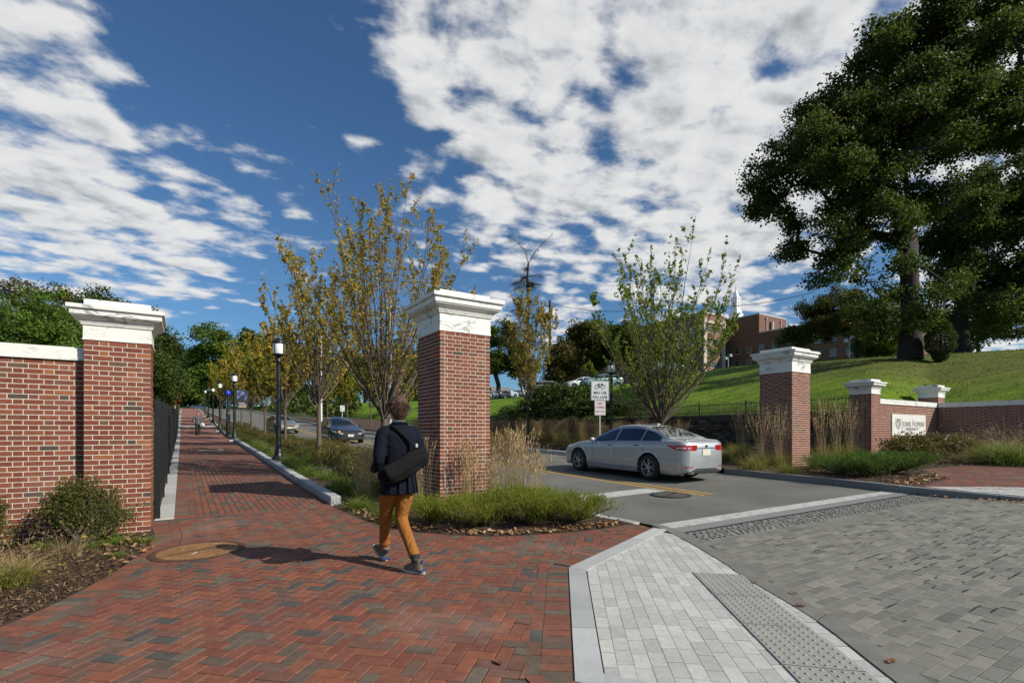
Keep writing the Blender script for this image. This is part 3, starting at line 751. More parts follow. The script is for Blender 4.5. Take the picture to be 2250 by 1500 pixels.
# road
rkb = [(12.97, 12.6), (12.95, 9.1), (12.88, 8.3), (12.85, 6.9), (12.70, 5.6), (12.42, 4.62), (12.6, 3.6), (12.9, 2.6), (13.4, 1.0), (14.5, -1)]
road_area = [(5.8, 5.2), (5.82, 9.5), (5.95, 14), (5.9, 24), (5.6, 45), (4.9, 80), (4.2, 165), (12.0, 165), (12.6, 80), (12.9, 45), (13.0, 22), (13.2, 16), (13.2, 12.6), (12.95, 9), (12.85, 6.9), (12.70, 5.6), (12.46, 4.66)]
road = sheet('road', road_area, .0, M_asphalt)
props(road, kind='structure')
drive = sheet('side_drive', [(13.1, 12.3), (22.6, 12.3), (22.6, 16.3), (13.1, 16.3)], -.004, M_asphalt)
sheet('crossing_line', [(5.78, 5.24), (5.75, 4.93), (12.44, 4.68), (12.44, 4.96)], .006, M_white)
sheet('stop_line', [(5.95, 8.15), (5.95, 7.62), (8.84, 7.62), (8.84, 8.18)], .006, M_white)
for i, x0 in enumerate((8.92, 9.20)):
    sheet('yellow_line', [(x0, 6.76), (x0+.11, 6.76), (x0+.11, 60), (x0, 60)], .005, M_yellow)
# far lane markings at the crossing further up
sheet('far_stop_line', [(9.4, 66), (12.6, 66), (12.6, 66.6), (9.4, 66.6)], .01, M_white)
band = sheet('kerb_band', [(5.76, 4.92), (5.60, 4.66), (12.25, 4.42), (12.42, 4.67)], .008, M_granited)
# plaza of grey setts
plz = [(5.44, 4.18)]+[p for p in k_out if p[1] < 4.15]+[(2.2, -2.5), (16, -2.5), (13.9, .5), (12.7, 3.0), (12.35, 3.75)]
plaza = sheet('sett_plaza', plz, .002, M_sandg)
PP = Pavers('sett', M_plaza, joint=.004, jit=.001, top=.008, bev=.002)
running(PP, plz, .245, .098*1.0, 0., vis=lambda x, y: inview(x, y, 60))
PP.finish(plaza)
def open_joints():
    rs = random.Random(9); m = MB()
    for (x0, x1, y0, y1, n) in ((5.6, 9.5, 2.3, 3.7, 70), (6.0, 9.0, 1.5, 2.6, 70), (8.5, 12.3, 2.0, 3.5, 60), (4.5, 7, 1.2, 2.4, 34)):
        for _ in range(n):
            j = round(rs.uniform(y0, y1)/.098); y = j*.098; x = rs.uniform(x0, x1); L = rs.uniform(.04, .32); k = max(3, int(L/.03)); up, lo = [], []
            if rs.random() < .25:
                i = round(x/.245); x = (i+(j % 2)*.5)*.245; L = .0
                up = [(x-.004, y), (x+.005, y+.04), (x-.002, y+.095)]; lo = [(x+.005, y), (x+.012, y+.05), (x+.005, y+.095)]; p = up+lo[::-1]
            else:
                for a in range(k+1):
                    u = a/k; e = math.sin(u*math.pi)**.5; up.append((x+L*u, y+e*rs.uniform(.003, .013))); lo.append((x+L*u, y-e*rs.uniform(.003, .012)))
                p = lo+up[::-1]
            if signed_area(p) < 0: p = p[::-1]
            n0 = len(m.v); m.v += [(a, b, gz(a, b)+.0115) for a, b in p]; m.r += [0.]*len(p); m.f.append([n0+i for i in range(len(p))])
    props(m.obj('worn_joint_field', plain('wet_dirt', (.018, .018, .017), .9), plaza), kind='stuff')
open_joints()
# rough cobble strip
cobs = sheet('cobble_strip', [(5.60, 4.66), (5.44, 4.18), (12.35, 3.78), (12.25, 4.42)], -.004, M_sandg)
def cobbles():
    big = []; y_rows = 6; V, F, RN = [], [], []; nv = 0
    for r in range(y_rows):
        x = 5.5+random.uniform(0, .08)
        while x < 12.2:
            L = random.uniform(.08, .15); yy0 = lerp(4.63, 4.40, (x-5.5)/6.8); yy1 = lerp(4.20, 3.82, (x-5.5)/6.8)
            w_ = (yy0-yy1)/y_rows; y = yy0-w_*(r+.5)
            if x > 5.62-.02*r or r > 2: big.append((x+L/2, y, L-.012, w_-.012, random.uniform(-.12, .12)))
            x += L
    big.sort(key=lambda b: depth(b[0], b[1]))
    for k, (x, y, L, w_, an) in enumerate(big):
        m = MB(); h = random.uniform(.003, .011); pts = []
        for i in range(8):
            t = 2*math.pi*i/8; pts.append((L/2*max(-.98, min(.98, 1.38*math.cos(t)))*random.uniform(.90, 1.05), w_/2*max(-.98, min(.98, 1.38*math.sin(t)))*random.uniform(.90, 1.05)))
        c, s = math.cos(an), math.sin(an); pts = [(c*a-s*b, s*a+c*b) for a, b in pts]
        z = gz(x, y); vs = [(x+a, y+b, z-.01) for a, b in pts]+[(x+a*.86, y+b*.86, z+h*.7) for a, b in pts]+[(x+random.uniform(-.01, .01), y, z+h)]
        fs = [(i, (i+1) % 8, 8+(i+1) % 8, 8+i) for i in range(8)]+[(8+i, 8+(i+1) % 8, 16) for i in range(8)]
        if k < 300: m.add(vs, fs).obj('cobble', M_cobble, cobs, smooth=False)
        else:
            V += vs; F += [[i+nv for i in f] for f in fs]; RN += [random.random()]*17; nv += 17
    me = bpy.data.meshes.new('small_cobble_field'); me.from_pydata(V, [], F); at = me.attributes.new('rnd', 'FLOAT', 'POINT'); at.data.foreach_set('value', np.array(RN, np.float32)); me.materials.append(M_cobble)
    props(link('small_cobble_field', me, cobs), kind='stuff')
cobbles()

# --- kerbs
def kerb_blocks(name, blockname, pl, h, wd, step, mat, side=1, gap=.012, zbase=-.05, hf=None, bevel=.006, parent=None, maxn=400):
    root = parent or props(link(name, MB().box((0, 0, -.30), (.05, .05, -.28)).mesh(name, mat)), kind='structure')
    c = resample(pl, step); A = c; B = offset(c, wd*side)
    for i in range(min(len(c)-1, maxn)):
        f = gap/step/2; q4 = [(lerp(A[i][0], A[i+1][0], f), lerp(A[i][1], A[i+1][1], f)), (lerp(A[i][0], A[i+1][0], 1-f), lerp(A[i][1], A[i+1][1], 1-f)), (lerp(B[i][0], B[i+1][0], 1-f), lerp(B[i][1], B[i+1][1], 1-f)), (lerp(B[i][0], B[i+1][0], f), lerp(B[i][1], B[i+1][1], f))]
        m = MB(); n = 4; hh = [(hf(*p) if hf else h) for p in q4]
        vs = [(p[0], p[1], gz(*p)+zbase) for p in q4]+[(p[0], p[1], gz(*p)+hh[k]+random.uniform(-.002, .002)) for k, p in enumerate(q4)]
        m.add(vs, [[3, 2, 1, 0], [4, 5, 6, 7]]+[[k, (k+1) % 4, 4+(k+1) % 4, 4+k] for k in range(4)])
        bm = bmesh.new(); me = m.mesh(blockname, mat); bm.from_mesh(me); bmesh.ops.recalc_face_normals(bm, faces=bm.faces[:])
        if bevel: bmesh.ops.bevel(bm, geom=bm.edges[:], offset=bevel, segments=1, affect='EDGES')
        bm.to_mesh(me); bm.free(); link(blockname, me, root)
    return root
wk = [(2.30, 9.75), (2.33, 14), (2.49, 23), (2.72, 41.7), (3.07, 80), (3.5, 160)]
def seatkerb():
    base = MB(); 
    pl = resample(wk, 2.0); A = pl; B = offset(pl, -.17)
    for i in range(len(pl)-1):
        base.prism([A[i], B[i], B[i+1], A[i+1]][::-1], -.05, .02, gz)
    root = props(base.obj('walkway_kerb', M_concrete), kind='structure')
    kerb_blocks(None, 'kerb_block', wk, .155, .19, .92, M_granite, side=-1, gap=.065, parent=root, bevel=.014, maxn=90)
seatkerb()
fs_ = MB(); fs_.prism([(-.36, 9.78), (-.105, 9.78), (-.105, 165), (-.36, 165)], -.05, .03, gz)
def strip_footing():
    root = sheet('fence_footing', [(-.38, 9.78), (-.105, 9.78), (-.105, 165), (-.38, 165)], .01, M_concrete)
    y = 9.8
    k = 0
    while y < 120:
        L = 1.5; m = MB(); m.prism([(-.36, y+.004), (-.107, y+.004), (-.107, y+L-.004), (-.36, y+L-.004)], -.02, .028, gz); m.obj('footing_slab', M_concrete, root); y += L; k += 1
strip_footing()
def ihf(x, y):   # right-hand kerb: upstand sinks to flush towards the crossing
    return .15 if y > 4.4 else lerp(.02, .15, max(0, (y-1.6)/2.8))
kerb_blocks('road_kerb', 'kerb_block', rkb[1:9], .15, .16, 1.5, M_granited, side=1, gap=.006, hf=ihf, bevel=.008)
kerb_blocks('far_road_kerb', 'kerb_block', [(13.15, 16.2), (13.0, 22), (12.9, 45), (12.6, 80), (12.0, 150)], .15, .16, 2.4, M_granite, side=-1, gap=.01, bevel=.008)
kerb_blocks('bed_kerb', 'kerb_block', [(5.72, 6.1), (5.76, 9.5), (5.90, 14), (5.85, 24), (5.55, 45), (4.85, 80), (4.3, 120)], .12, .15, 1.8, M_granite, side=1, gap=.01, bevel=.004, hf=lambda x, y: .016 if y < 6.6 else min(.12, .016+(y-6.6)*.06))
kerb_blocks('flush_edge', 'edge_slab', [(5.80, 5.50), (5.76, 6.1)], .012, .15, .58, M_granite, side=1, gap=.006, bevel=.004)

# --- planting beds (mulch) and the island on the right
def mound(x, y): return gz(x, y)
centre_bed = sheet('planting_bed', [(2.40, 9.7)]+[p for p in arc[::-1]][1:]+[(5.64, 5.46), (5.66, 9.5), (5.78, 14), (5.75, 24), (5.45, 45), (4.75, 80), (4.3, 120), (3.3, 120), (3.2, 80), (2.88, 41.7), (2.66, 23), (2.5, 14)], .010, M_mulch)
left_bed = sheet('planting_bed', [(-.38, 9.1)]+[p for p in bedL if p[1] < 8.8]+[(-12, 1.8), (-12, 9.1), (-1.1, 9.1)], .010, M_mulch)
isl = [(12.97, 12.4), (13.11, 9.1), (13.03, 8.3), (13.0, 6.9), (12.86, 5.6), (12.62, 4.72), (12.74, 4.40), (14.9, 4.62), (15.9, 5.3), (17.3, 5.9), (20.1, 5.45), (24.0, 4.75), (28.1, 4.3), (28.1, 12.4)]
island_bed = sheet('planting_bed', isl, .135, M_mulch)
ib_area = [(12.75, 4.39), (14.9, 4.61), (15.9, 5.29), (17.3, 5.89), (20.1, 5.44), (24.0, 4.74), (28.1, 4.29), (28.1, -2), (15.5, -2), (13.9, 2.75), (12.95, 4.0)]
ibrick = sheet('side_brick_paving', ib_area, .128, M_sand)
PI = Pavers('brick', M_paver, zf=lambda x, y: gz(x, y)+.125)
herring(PI, ib_area, .1025, R(45)); PI.finish(ibrick)
rb = [(12.66, 4.3), (12.74, 3.6), (13.05, 2.6), (13.55, 1.0), (14.65, -1), (16.6, -2), (15.7, -.5), (15.2, 1.0), (14.6, 2.35), (13.6, 3.6)]
def rz(x, y): 
    e = min(segdist((x, y), a, b) for a, b in zip(rkb[5:], rkb[6:])); return gz(x, y)+lerp(ihf(x, y)-.006, .142, min(1, e/1.2))
rsh = sheet('side_granite_ramp', rb, .0, M_sandg, zf=lambda x, y: rz(x, y)-.004, ycuts=[-.5, 0, .5, 1, 1.5, 2, 2.5, 3, 3.5, 4], sx=[13, 13.5, 14, 14.5, 15, 15.5])
PS = Pavers('sett', M_sett, joint=.006, zf=rz, top=.01); running(PS, rb, .205, .1025, R(60)); PS.finish(rsh)
far_bed = sheet('planting_bed', [(13.3, 16.3), (22.9, 16.3), (22.9, 80), (12.8, 80), (13.07, 45), (13.17, 22)], .10, M_mulch)
left_lawn = sheet('left_lawn', [(-.40, 9.8), (-.40, 165), (-40, 165), (-40, 9.8)], .0, M_lawn, sx=[-10, -20, -30])
# ------------------------------------------------------------------ masonry: walls, piers
WB = {}
def wallbrick_mesh(L):
    key = round(L, 3)
    if key not in WB:
        # front face at y=0, looking to -y; chamfered front edges; x along, z up, origin at lower left corner
        h, b, dp = .0555, .0035, .09; m = MB()
        fr = [(b, -.0, b), (L-b, 0, b), (L-b, 0, h-b), (b, 0, h-b)]; mi = [(0, b, 0), (L, b, 0), (L, b, h), (0, b, h)]; bk = [(0, dp, 0), (L, dp, 0), (L, dp, h), (0, dp, h)]
        m.add(fr+mi+bk, [(0, 1, 2, 3)]+[(4+i, 4+(i+1) % 4, (i+1) % 4, i) for i in range(4)]+[(8+i, 8+(i+1) % 4, 4+(i+1) % 4, 4+i) for i in range(4)])
        WB[key] = m.mesh('brick', M_wallbrick)
    return WB[key]
CH = .0672
def flemish(L, k, a, b, ph=0.):
    """spans of bricks on one course between a and b"""
    S, Hd, J = .192, .090, .0115; u = S+Hd+2*J; x = -2*u+ph+(k % 2)*u/2; out = []
    while x < b:
        for w_ in (S, Hd):
            s, e = max(x, a), min(x+w_, b)
            if e-s > .022: out.append([s, e])
            x += w_+J
    if out:
        if out[0][0]-a < .03: out[0][0] = a
        if b-out[-1][1] < .03: out[-1][1] = b
    return out
class Wall:
    """faces of Flemish-bond brick over a mortar core; nearest bricks become objects"""
    def __init__(s, parent): s.p = parent; s.it = []; s.core = MB()
    def face(s, o, u, n, L, z0, z1, a=0., b=None, ph=0., alt=None, hole=None, zf=None):
        """o: corner, u: direction along, n: outward normal; alt: (ends) inset alternately"""
        o, u, n = Vector(o), Vector(u), Vector(n); nk = int(math.ceil((z1-z0)/CH)); bb = L if b is None else b
        for k in range(nk):
            z = z1-(k+1)*CH+.0055
            if z < z0-.06: continue
            aa, b2 = a, bb
            if alt is not None and (k+alt) % 2: aa, b2 = a+.1015, bb-.1015
            for (p, q_) in flemish(L, k, aa, b2, ph):
                if hole and hole[0] < (p+q_)/2 < hole[1] and hole[2] < z < hole[3]: continue
                s.it.append((o+u*p+Vector((0, 0, z)), u, n, q_-p))
    def box(s, x0, y0, x1, y1, z0, z1, ins=.005):
        s.core.box((x0+ins, y0+ins, z0), (x1-ins, y1-ins, z1))
    def finish(s, limit=300):
        def score(it):
            p, u, n, L = it; c = p+u*(L/2); d = depth(c.x, c.y)
            v = Vector((0, 0, CAMH))-c; f = v.dot(n)
            if f <= 0 or d < .5: return 0
            x, y = topx(*c)
            return L*f/v.length/d**2 if -20 < x < 2270 else 0
        sc = [score(i) for i in s.it]; order = sorted(range(len(sc)), key=lambda i: -sc[i]); sel = set(i for i in order[:limit] if sc[i] > 0)
        V, F, RN = [], [], []; nv = 0
        loc = s.p.location
        for i, (p, u, n, L) in enumerate(s.it):
            pr = random.uniform(-.0012, .0015); q_ = p+n*pr+Vector((0, 0, random.uniform(-.0008, .0008)))
            if i in sel:
                Lr = round(L*200)/200; o = link('brick', wallbrick_mesh(Lr), s.p); fx = L/Lr
                o.matrix_parent_inverse = Matrix.Translation(-loc)
                nn = -n; o.matrix_basis = Matrix(((u.x*fx, nn.x, 0, q_.x), (u.y*fx, nn.y, 0, q_.y), (0, 0, 1, q_.z), (0, 0, 0, 1)))
            else:
                b = .0035; h = .0555
                for (x, y, z) in ((b, 0, b), (L-b, 0, b), (L-b, 0, h-b), (b, 0, h-b), (0, -.09, 0), (L, -.09, 0), (L, -.09, h), (0, -.09, h)):
                    w_ = q_+u*x+n*y+Vector((0, 0, z))-loc; V.append(tuple(w_))
                fc = [(nv, nv+1, nv+2, nv+3)]+[(nv+4+j, nv+4+(j+1) % 4, nv+(j+1) % 4, nv+j) for j in range(4)]
                F += fc; nv += 8; RN += [random.random()]*8
        if V:
            me = bpy.data.meshes.new('small_brick_field'); me.from_pydata(V, [], F); at = me.attributes.new('rnd', 'FLOAT', 'POINT'); at.data.foreach_set('value', np.array(RN, np.float32))
            me.materials.append(M_wallbrick); props(link('small_brick_field', me, s.p), kind='stuff')
        s.core.obj('mortar_core', M_mortar, s.p, world=True)
def ring_prof(x0, y0, x1, y1, prof_, rot=0):
    """square moulding: prof_ list of (offset outwards, z)"""
    m = MB(); n = len(prof_)
    for (o, z) in prof_:
        m.v += [(x0-o, y0-o, z), (x1+o, y0-o, z), (x1+o, y1+o, z), (x0-o, y1+o, z)]; m.r += [0.]*4
    for i in range(n-1):
        for k in range(4): m.f.append([i*4+k, i*4+(k+1) % 4, (i+1)*4+(k+1) % 4, (i+1)*4+k])
    m.f.append([3, 2, 1, 0]); m.f.append([(n-1)*4+k for k in range(4)]); return m
def pier(name, label, x0, y0, w, zb, zt, big, limit=300, group=None):
    x1, y1 = x0+w, y0+w
    t = thing(name, label, 'pillar', ((x0+x1)/2, (y0+y1)/2, zb), group=group)
    W_ = Wall(t); W_.box(x0, y0, x1, y1, zb-.2, zt)
    # centre the bond on the face
    ph = w/2-.194/2
    W_.face((x0, y0, 0), (1, 0, 0), (0, -1, 0), w, zb-.1, zt, alt=0, ph=ph); W_.face((x1, y1, 0), (-1, 0, 0), (0, 1, 0), w, zb-.1, zt, alt=0, ph=ph)
    W_.face((x0, y1, 0), (0, -1, 0), (-1, 0, 0), w, zb-.1, zt, alt=1, ph=ph); W_.face((x1, y0, 0), (0, 1, 0), (1, 0, 0), w, zb-.1, zt, alt=1, ph=ph)
    W_.finish(limit)
    if big: nk, mo, fa, bl_, ov = .30, .185, .16, .095, .20
    else: nk, mo, fa, bl_, ov = .185, .143, .128, .104, .165
    z = zt
    ring_prof(x0, y0, x1, y1, [(.0, z), (.014, z+.002), (.014, z+.022), (.006, z+.026), (.006, z+nk)]).obj('neck_block', M_marble, t, True)
    z += nk; a = ov
    ring_prof(x0, y0, x1, y1, [(.006, z), (.012, z+.012), (a*.16, z+.02), (a*.16, z+.032)]+[(a*(.16+.12*math.sin(u*math.pi/2)), z+.032+(mo*.35)*u) for u in (.3, .6, 1.)]
              + [(a*(.34+.40*math.sin(u*math.pi/2)), z+.035+mo*.35+(mo*.58-.035)*u) for u in (0, .2, .4, .6, .8, 1.)]).obj('cornice_moulding', M_marble, t, True, smooth=False)
    z += mo*.93
    ring_prof(x0, y0, x1, y1, [(a*.80, z), (a*.80, z+fa*.55), (a*.84, z+fa*.56), (a, z+fa*.60), (a, z+fa)]).obj('cornice_slab', M_marble, t, True, bevel=.004)
    z += fa
    ring_prof(x0, y0, x1, y1, [(.0, z), (.0, z+bl_)]).obj('top_block', M_marble, t, True, bevel=.006)
    return t
ZL = 2.694
pier('gate_pillar', 'short red brick gate pillar with marble cap at the left end of the walkway', -1.11, 8.90, .74, .02, ZL, False)
pier('gate_pillar', 'tall red brick gate pillar with marble cap standing in the planting bed behind the walking man', 3.80, 8.28, 1.01, .20, 3.235, True)
pier('gate_pillar', 'tall red brick gate pillar with marble cap on the far side of the road', 15.02, 8.30, 1.00, .40, 3.235, True)
pier('gate_pillar', 'short red brick pillar with marble cap at the near end of the sign wall', 21.42, 8.90, .74, .48, 2.885, False)
pier('gate_pillar', 'short marble capped brick pillar at the corner behind the sign wall', 28.08, 9.05, .74, .6, 3.0, False)
def wall_run(label, x0, y0, x1, y1, zb, zt, face, group=None, cope=.175, ov=.035, limit=300, hole=None, ph=0.):
    t = thing('brick_wall', label, 'wall', ((x0+x1)/2, (y0+y1)/2, zb)); W_ = Wall(t); W_.box(x0, y0, x1, y1, zb-.3, zt)
    if 'S' in face: W_.face((x0, y0, 0), (1, 0, 0), (0, -1, 0), x1-x0, zb-.15, zt, hole=hole, ph=ph)
    if 'W' in face: W_.face((x0, y1, 0), (0, -1, 0), (-1, 0, 0), y1-y0, zb-.15, zt)
    if 'N' in face: W_.face((x1, y1, 0), (-1, 0, 0), (0, 1, 0), x1-x0, zb-.15, zt)
    if 'E' in face: W_.face((x1, y0, 0), (0, 1, 0), (1, 0, 0), y1-y0, zb-.15, zt)
    W_.finish(limit)
    # coping stones
    along = 0 if x1-x0 > y1-y0 else 1; L = (x1-x0) if along == 0 else (y1-y0); n = max(1, round(L/1.9))
    for i in range(n):
        a, b = i*L/n+.002, (i+1)*L/n-.002
        bx = (x0+a, y0, x0+b, y1) if along == 0 else (x0, y0+a, x1, y0+b)
        m = MB(); o = ov
        if along == 0:
            for dz0, dz1, oo in ((0, .035, o), (.035, cope, o-.010)): m.box((bx[0], bx[1]-oo, zt+dz0), (bx[2], bx[3]+oo, zt+dz1))
        else:
            for dz0, dz1, oo in ((0, .035, o), (.035, cope, o-.010)): m.box((bx[0]-oo, bx[1], zt+dz0), (bx[2]+oo, bx[3], zt+dz1))
        m.obj('coping_stone', M_marble, t, True)
    return t
wall_run('red brick garden wall with marble coping behind the russet bushes at left', -8.5, 9.05, -1.11, 9.45, .0, 2.422, 'SN', ph=.06)
# sign wall, with the carved tablet
signwall = wall_run('low red brick wall bearing the white marble name tablet', 22.16, 9.10, 28.08, 9.50, .5, 2.555, 'SN', cope=.20, limit=300)
wall_run('shaded red brick wall running toward the viewer from the corner pillar at right', 28.12, -4, 28.52, 9.05, .55, 2.555, 'WE', cope=.20)

def text_mesh(txt, size, sx=1., extr=.002, align='CENTER', bold=0., space=1.):
    cu = bpy.data.curves.new('lettering', 'FONT'); cu.body = txt; cu.size = size; cu.align_x = align; cu.align_y = 'CENTER'; cu.extrude = extr; cu.offset = bold; cu.space_character = space; cu.resolution_u = 3
    o = bpy.data.objects.new('tmp', cu); COL.objects.link(o)
    dg = bpy.context.evaluated_depsgraph_get(); me = bpy.data.meshes.new_from_object(o.evaluated_get(dg)); bpy.data.objects.remove(o); bpy.data.curves.remove(cu)
    me.transform(Matrix.Diagonal((sx, 1, 1, 1))); me.name = 'lettering'; return me
M_tablet = marble('tablet_marble'); M_carve = plain('carved_grey', (.16, .17, .17), .8)
def tablet():
    # plate on the sign wall; corners read off the photograph on the plane Y = 9.1
    x0, d0 = onY(1959.5, 9.08); x1, d1 = onY(2033, 9.08); zt_, zb_ = Zy(909, d0), Zy(956.5, d0)
    t = thing('name_tablet', 'white marble tablet with a carved shield emblem and university name set in the brick wall', 'sign', ((x0+x1)/2, 9.095, zb_))
    w, h = x1-x0, zt_-zb_
    MB().box((-w/2, -.03, 0), (w/2, .01, h)).obj('plate', M_tablet, t, bevel=.005)
    rot = Matrix.Rotation(R(90), 4, 'X')
    def txt(s, size, sx, x, z, sp=1., b=0.):
        me = text_mesh(s, size, sx, .003, bold=b, space=sp); me.materials.append(M_carve); me.transform(rot); o = link('lettering', me, t); o.location = (x, -.031, z); return o
    k = w
    def line(parts_, x0_, x1_, zc):
        ms = []; 
        for st, size, dz in parts_:
            me = text_mesh(st, size, .62, .003, align='LEFT', bold=.004); me.materials.append(M_carve); xs_ = [v.co.x for v in me.vertices]; ms.append((me, min(xs_), max(xs_), dz))
        gap_ = .035*h; tot = sum(m_[2]-m_[1] for m_ in ms)+gap_*(len(ms)-1)+gap_*2; k_ = (x1_-x0_)/tot; cur = x0_
        for i_, (me, a0, a1, dz) in enumerate(ms):
            me.transform(Matrix.Diagonal((k_, 1, 1, 1))); me.transform(rot); o = link('lettering', me, t); o.location = (cur-a0*k_, -.031, zc+dz); cur += (a1-a0)*k_+gap_*k_*(3 if i_ == 1 else 1)
    line([('J', .42*h, .0), ('OHNS', .33*h, -.03*h), ('H', .42*h, .0), ('OPKINS', .33*h, -.03*h)], -.235*k, .455*k, .56*h)
    line([('UNIVERSITY', .17*h, 0)], -.13*k, .33*k, .30*h)
    # shield emblem
    m = MB(); cx = -.33*k; sh = .52*h; sw = .15*k
    def outl(s, dx=0, dz=0):
        pts = [(-.5, .5), (-.2, .46), (0, .5), (.2, .46), (.5, .5), (.5, .0), (.40, -.22), (.2, -.40), (0, -.5), (-.2, -.40), (-.40, -.22), (-.5, 0)]
        return [(cx+dx+p[0]*sw*s, .53*h+dz+p[1]*sh*s) for p in pts]
    a, b = outl(1.), outl(.86); n = len(a)
    m.add([(p[0], -.034, p[1]) for p in a]+[(p[0], -.034, p[1]) for p in b], [(i, (i+1) % n, n+(i+1) % n, n+i) for i in range(n)])
    m.box((cx-sw*.42, -.0345, .53*h+sh*.18), (cx+sw*.42, -.0335, .53*h+sh*.22))
    # open book over the bar, globe and tree below
    m.add([(cx-sw*.30, -.0347, .53*h+sh*.25), (cx, -.0347, .53*h+sh*.30), (cx, -.0347, .53*h+sh*.42), (cx-sw*.30, -.0347, .53*h+sh*.38)], [(0, 1, 2, 3)])
    m.add([(cx+sw*.05, -.0347, .53*h+sh*.30), (cx+sw*.30, -.0347, .53*h+sh*.25), (cx+sw*.30, -.0347, .53*h+sh*.38), (cx+sw*.05, -.0347, .53*h+sh*.42)], [(0, 1, 2, 3)])
    for rr in (.24,):
        for i in range(14):
            a0, a1 = 2*math.pi*i/14, 2*math.pi*(i+1)/14; r0, r1 = rr*sw, rr*sw*.8
            m.add([(cx-sw*.12+math.cos(a0)*r0, -.0347, .53*h+math.sin(a0)*r0), (cx-sw*.12+math.cos(a1)*r0, -.0347, .53*h+math.sin(a1)*r0), (cx-sw*.12+math.cos(a1)*r1, -.0347, .53*h+math.sin(a1)*r1), (cx-sw*.12+math.cos(a0)*r1, -.0347, .53*h+math.sin(a0)*r1)], [(0, 1, 2, 3)])
    m.box((cx-sw*.02, -.0348, .53*h-sh*.36), (cx+sw*.08, -.0338, .53*h-sh*.1)); m.box((cx+sw*.1, -.0348, .53*h-sh*.1), (cx+sw*.34, -.0338, .53*h+sh*.12))
    m.obj('shield_emblem', M_carve, t)
tablet()

# stone retaining wall of rubble, with iron railing on top
def stonewall():
    t = thing('retaining_wall', 'long dark rubble stone retaining wall below the lawn with a flat coping', 'wall', (WALLX, 30, .8))
    core = MB(); Y0, Y1 = 9.55, 62.; seg = 2.
    y = Y0
    while y < Y1:
        za = gz(WALLX, y)-.1; core.box((WALLX+.02, y, za-.3), (WALLX+.45, y+seg, WALLZ-.10)); y += seg
    core.obj('rubble_core', plain('dark_joint', (.022, .02, .017), .95), t, True)
    st = []
    z = .7
    rows = []
    while z < WALLZ-.12: h = random.uniform(.09, .22); rows.append((z, min(h, WALLZ-.10-z))); z += h
    for (z, h) in rows:
        y = 9.6+random.uniform(0, .3)
        while y < 46: L = random.uniform(.22, .62); st.append((y, z, L, h)); y += L
    st = [s for s in st if s[1]+s[3] > gz(WALLX, s[0])+.02]
    st.sort(key=lambda s: depth(WALLX, s[0]))
    cacheS = []
    for i in range(10):
        m = MB(); m.box((-.5, -.5, -.5), (.5, .5, .5)); 
        vs = [Vector(v) for v in m.v]; rs = [Vector((random.uniform(-.10, 0) if v.x < 0 else 0, random.uniform(-.06, .06), random.uniform(-.07, .07))) for v in vs]
        m.v = [tuple(v+r) for v, r in zip(vs, rs)]; cacheS.append(m.mesh('stone', M_stone, bevel=.03))
    V, F, RN = [], [], []; nv = 0
    for k, (y, z, L, h) in enumerate(st):
        if k < 300:
            o = link('stone', cacheS[k % 10], t); o.matrix_parent_inverse = Matrix.Translation(-t.location); o.location = (WALLX+.06, y+L/2, z+h/2); o.scale = (.16+random.uniform(-.02, .03), L-.02, h-.018)
        else:
            x = WALLX-.01+random.uniform(-.01, .01); c = [(x, y+.01, z+.01), (x, y+L-.01, z+.01), (x, y+L-.01, z+h-.01), (x, y+.01, z+h-.01)]
            V += [tuple(Vector(p)-t.location) for p in c]+[tuple(Vector((p[0]+.04, p[1], p[2]))-t.location) for p in c]
            F += [(nv+3, nv+2, nv+1, nv)]+[(nv+i, nv+(i+1) % 4, nv+4+(i+1) % 4, nv+4+i) for i in range(4)]; nv += 8; RN += [random.random()]*8
    me = bpy.data.meshes.new('small_stone_field'); me.from_pydata(V, [], F); at = me.attributes.new('rnd', 'FLOAT', 'POINT'); at.data.foreach_set('value', np.array(RN, np.float32)); me.materials.append(M_stone)
    props(link('small_stone_field', me, t), kind='stuff')
    y = Y0
    M_cap = plain('weathered_coping', (.12, .115, .095), .9, var=.3, vscale=3, bump=.5, bscale=30)
    while y < Y1: MB().box((WALLX-.04, y+.004, WALLZ-.10), (WALLX+.5, y+1.396, WALLZ)).obj('coping_stone', M_cap, t, True); y += 1.4
stonewall()
def railing():
    t = thing('iron_railing', 'low black iron railing with pointed pickets along the top of the stone wall', 'railing', (WALLX+.2, 20, WALLZ))
    x = WALLX+.22; Y0, Y1 = 9.7, 60.
    for z in (.10, .50): MB().box((x-.012, Y0, WALLZ+z), (x+.012, Y1, WALLZ+z+.028)).obj('rail', M_iron, t, True)
    pk = MB(); pk.box((-.009, -.009, 0), (.009, .009, .60)); pk.add([(-.009, -.009, .60), (.009, -.009, .60), (.009, .009, .60), (-.009, .009, .60), (0, 0, .66)], [(0, 1, 4), (1, 2, 4), (2, 3, 4), (3, 0, 4)])
    me = pk.mesh('picket', M_iron); n = 0; y = 9.8; rest = MB()
    while y < Y1:
        if n < 300: o = link('picket', me, t); o.matrix_parent_inverse = Matrix.Translation(-t.location); o.location = (x, y, WALLZ)
        else: rest.box((x-.009, y-.009, WALLZ), (x+.009, y+.009, WALLZ+.64))
        y += .135; n += 1
    props(rest.obj('small_picket_field', M_iron, t, True), kind='stuff')
    y = Y0
    while y < Y1: MB().box((x-.02, y-.02, WALLZ), (x+.02, y+.02, WALLZ+.72)).obj('post', M_iron, t, True); y += 2.7
railing()
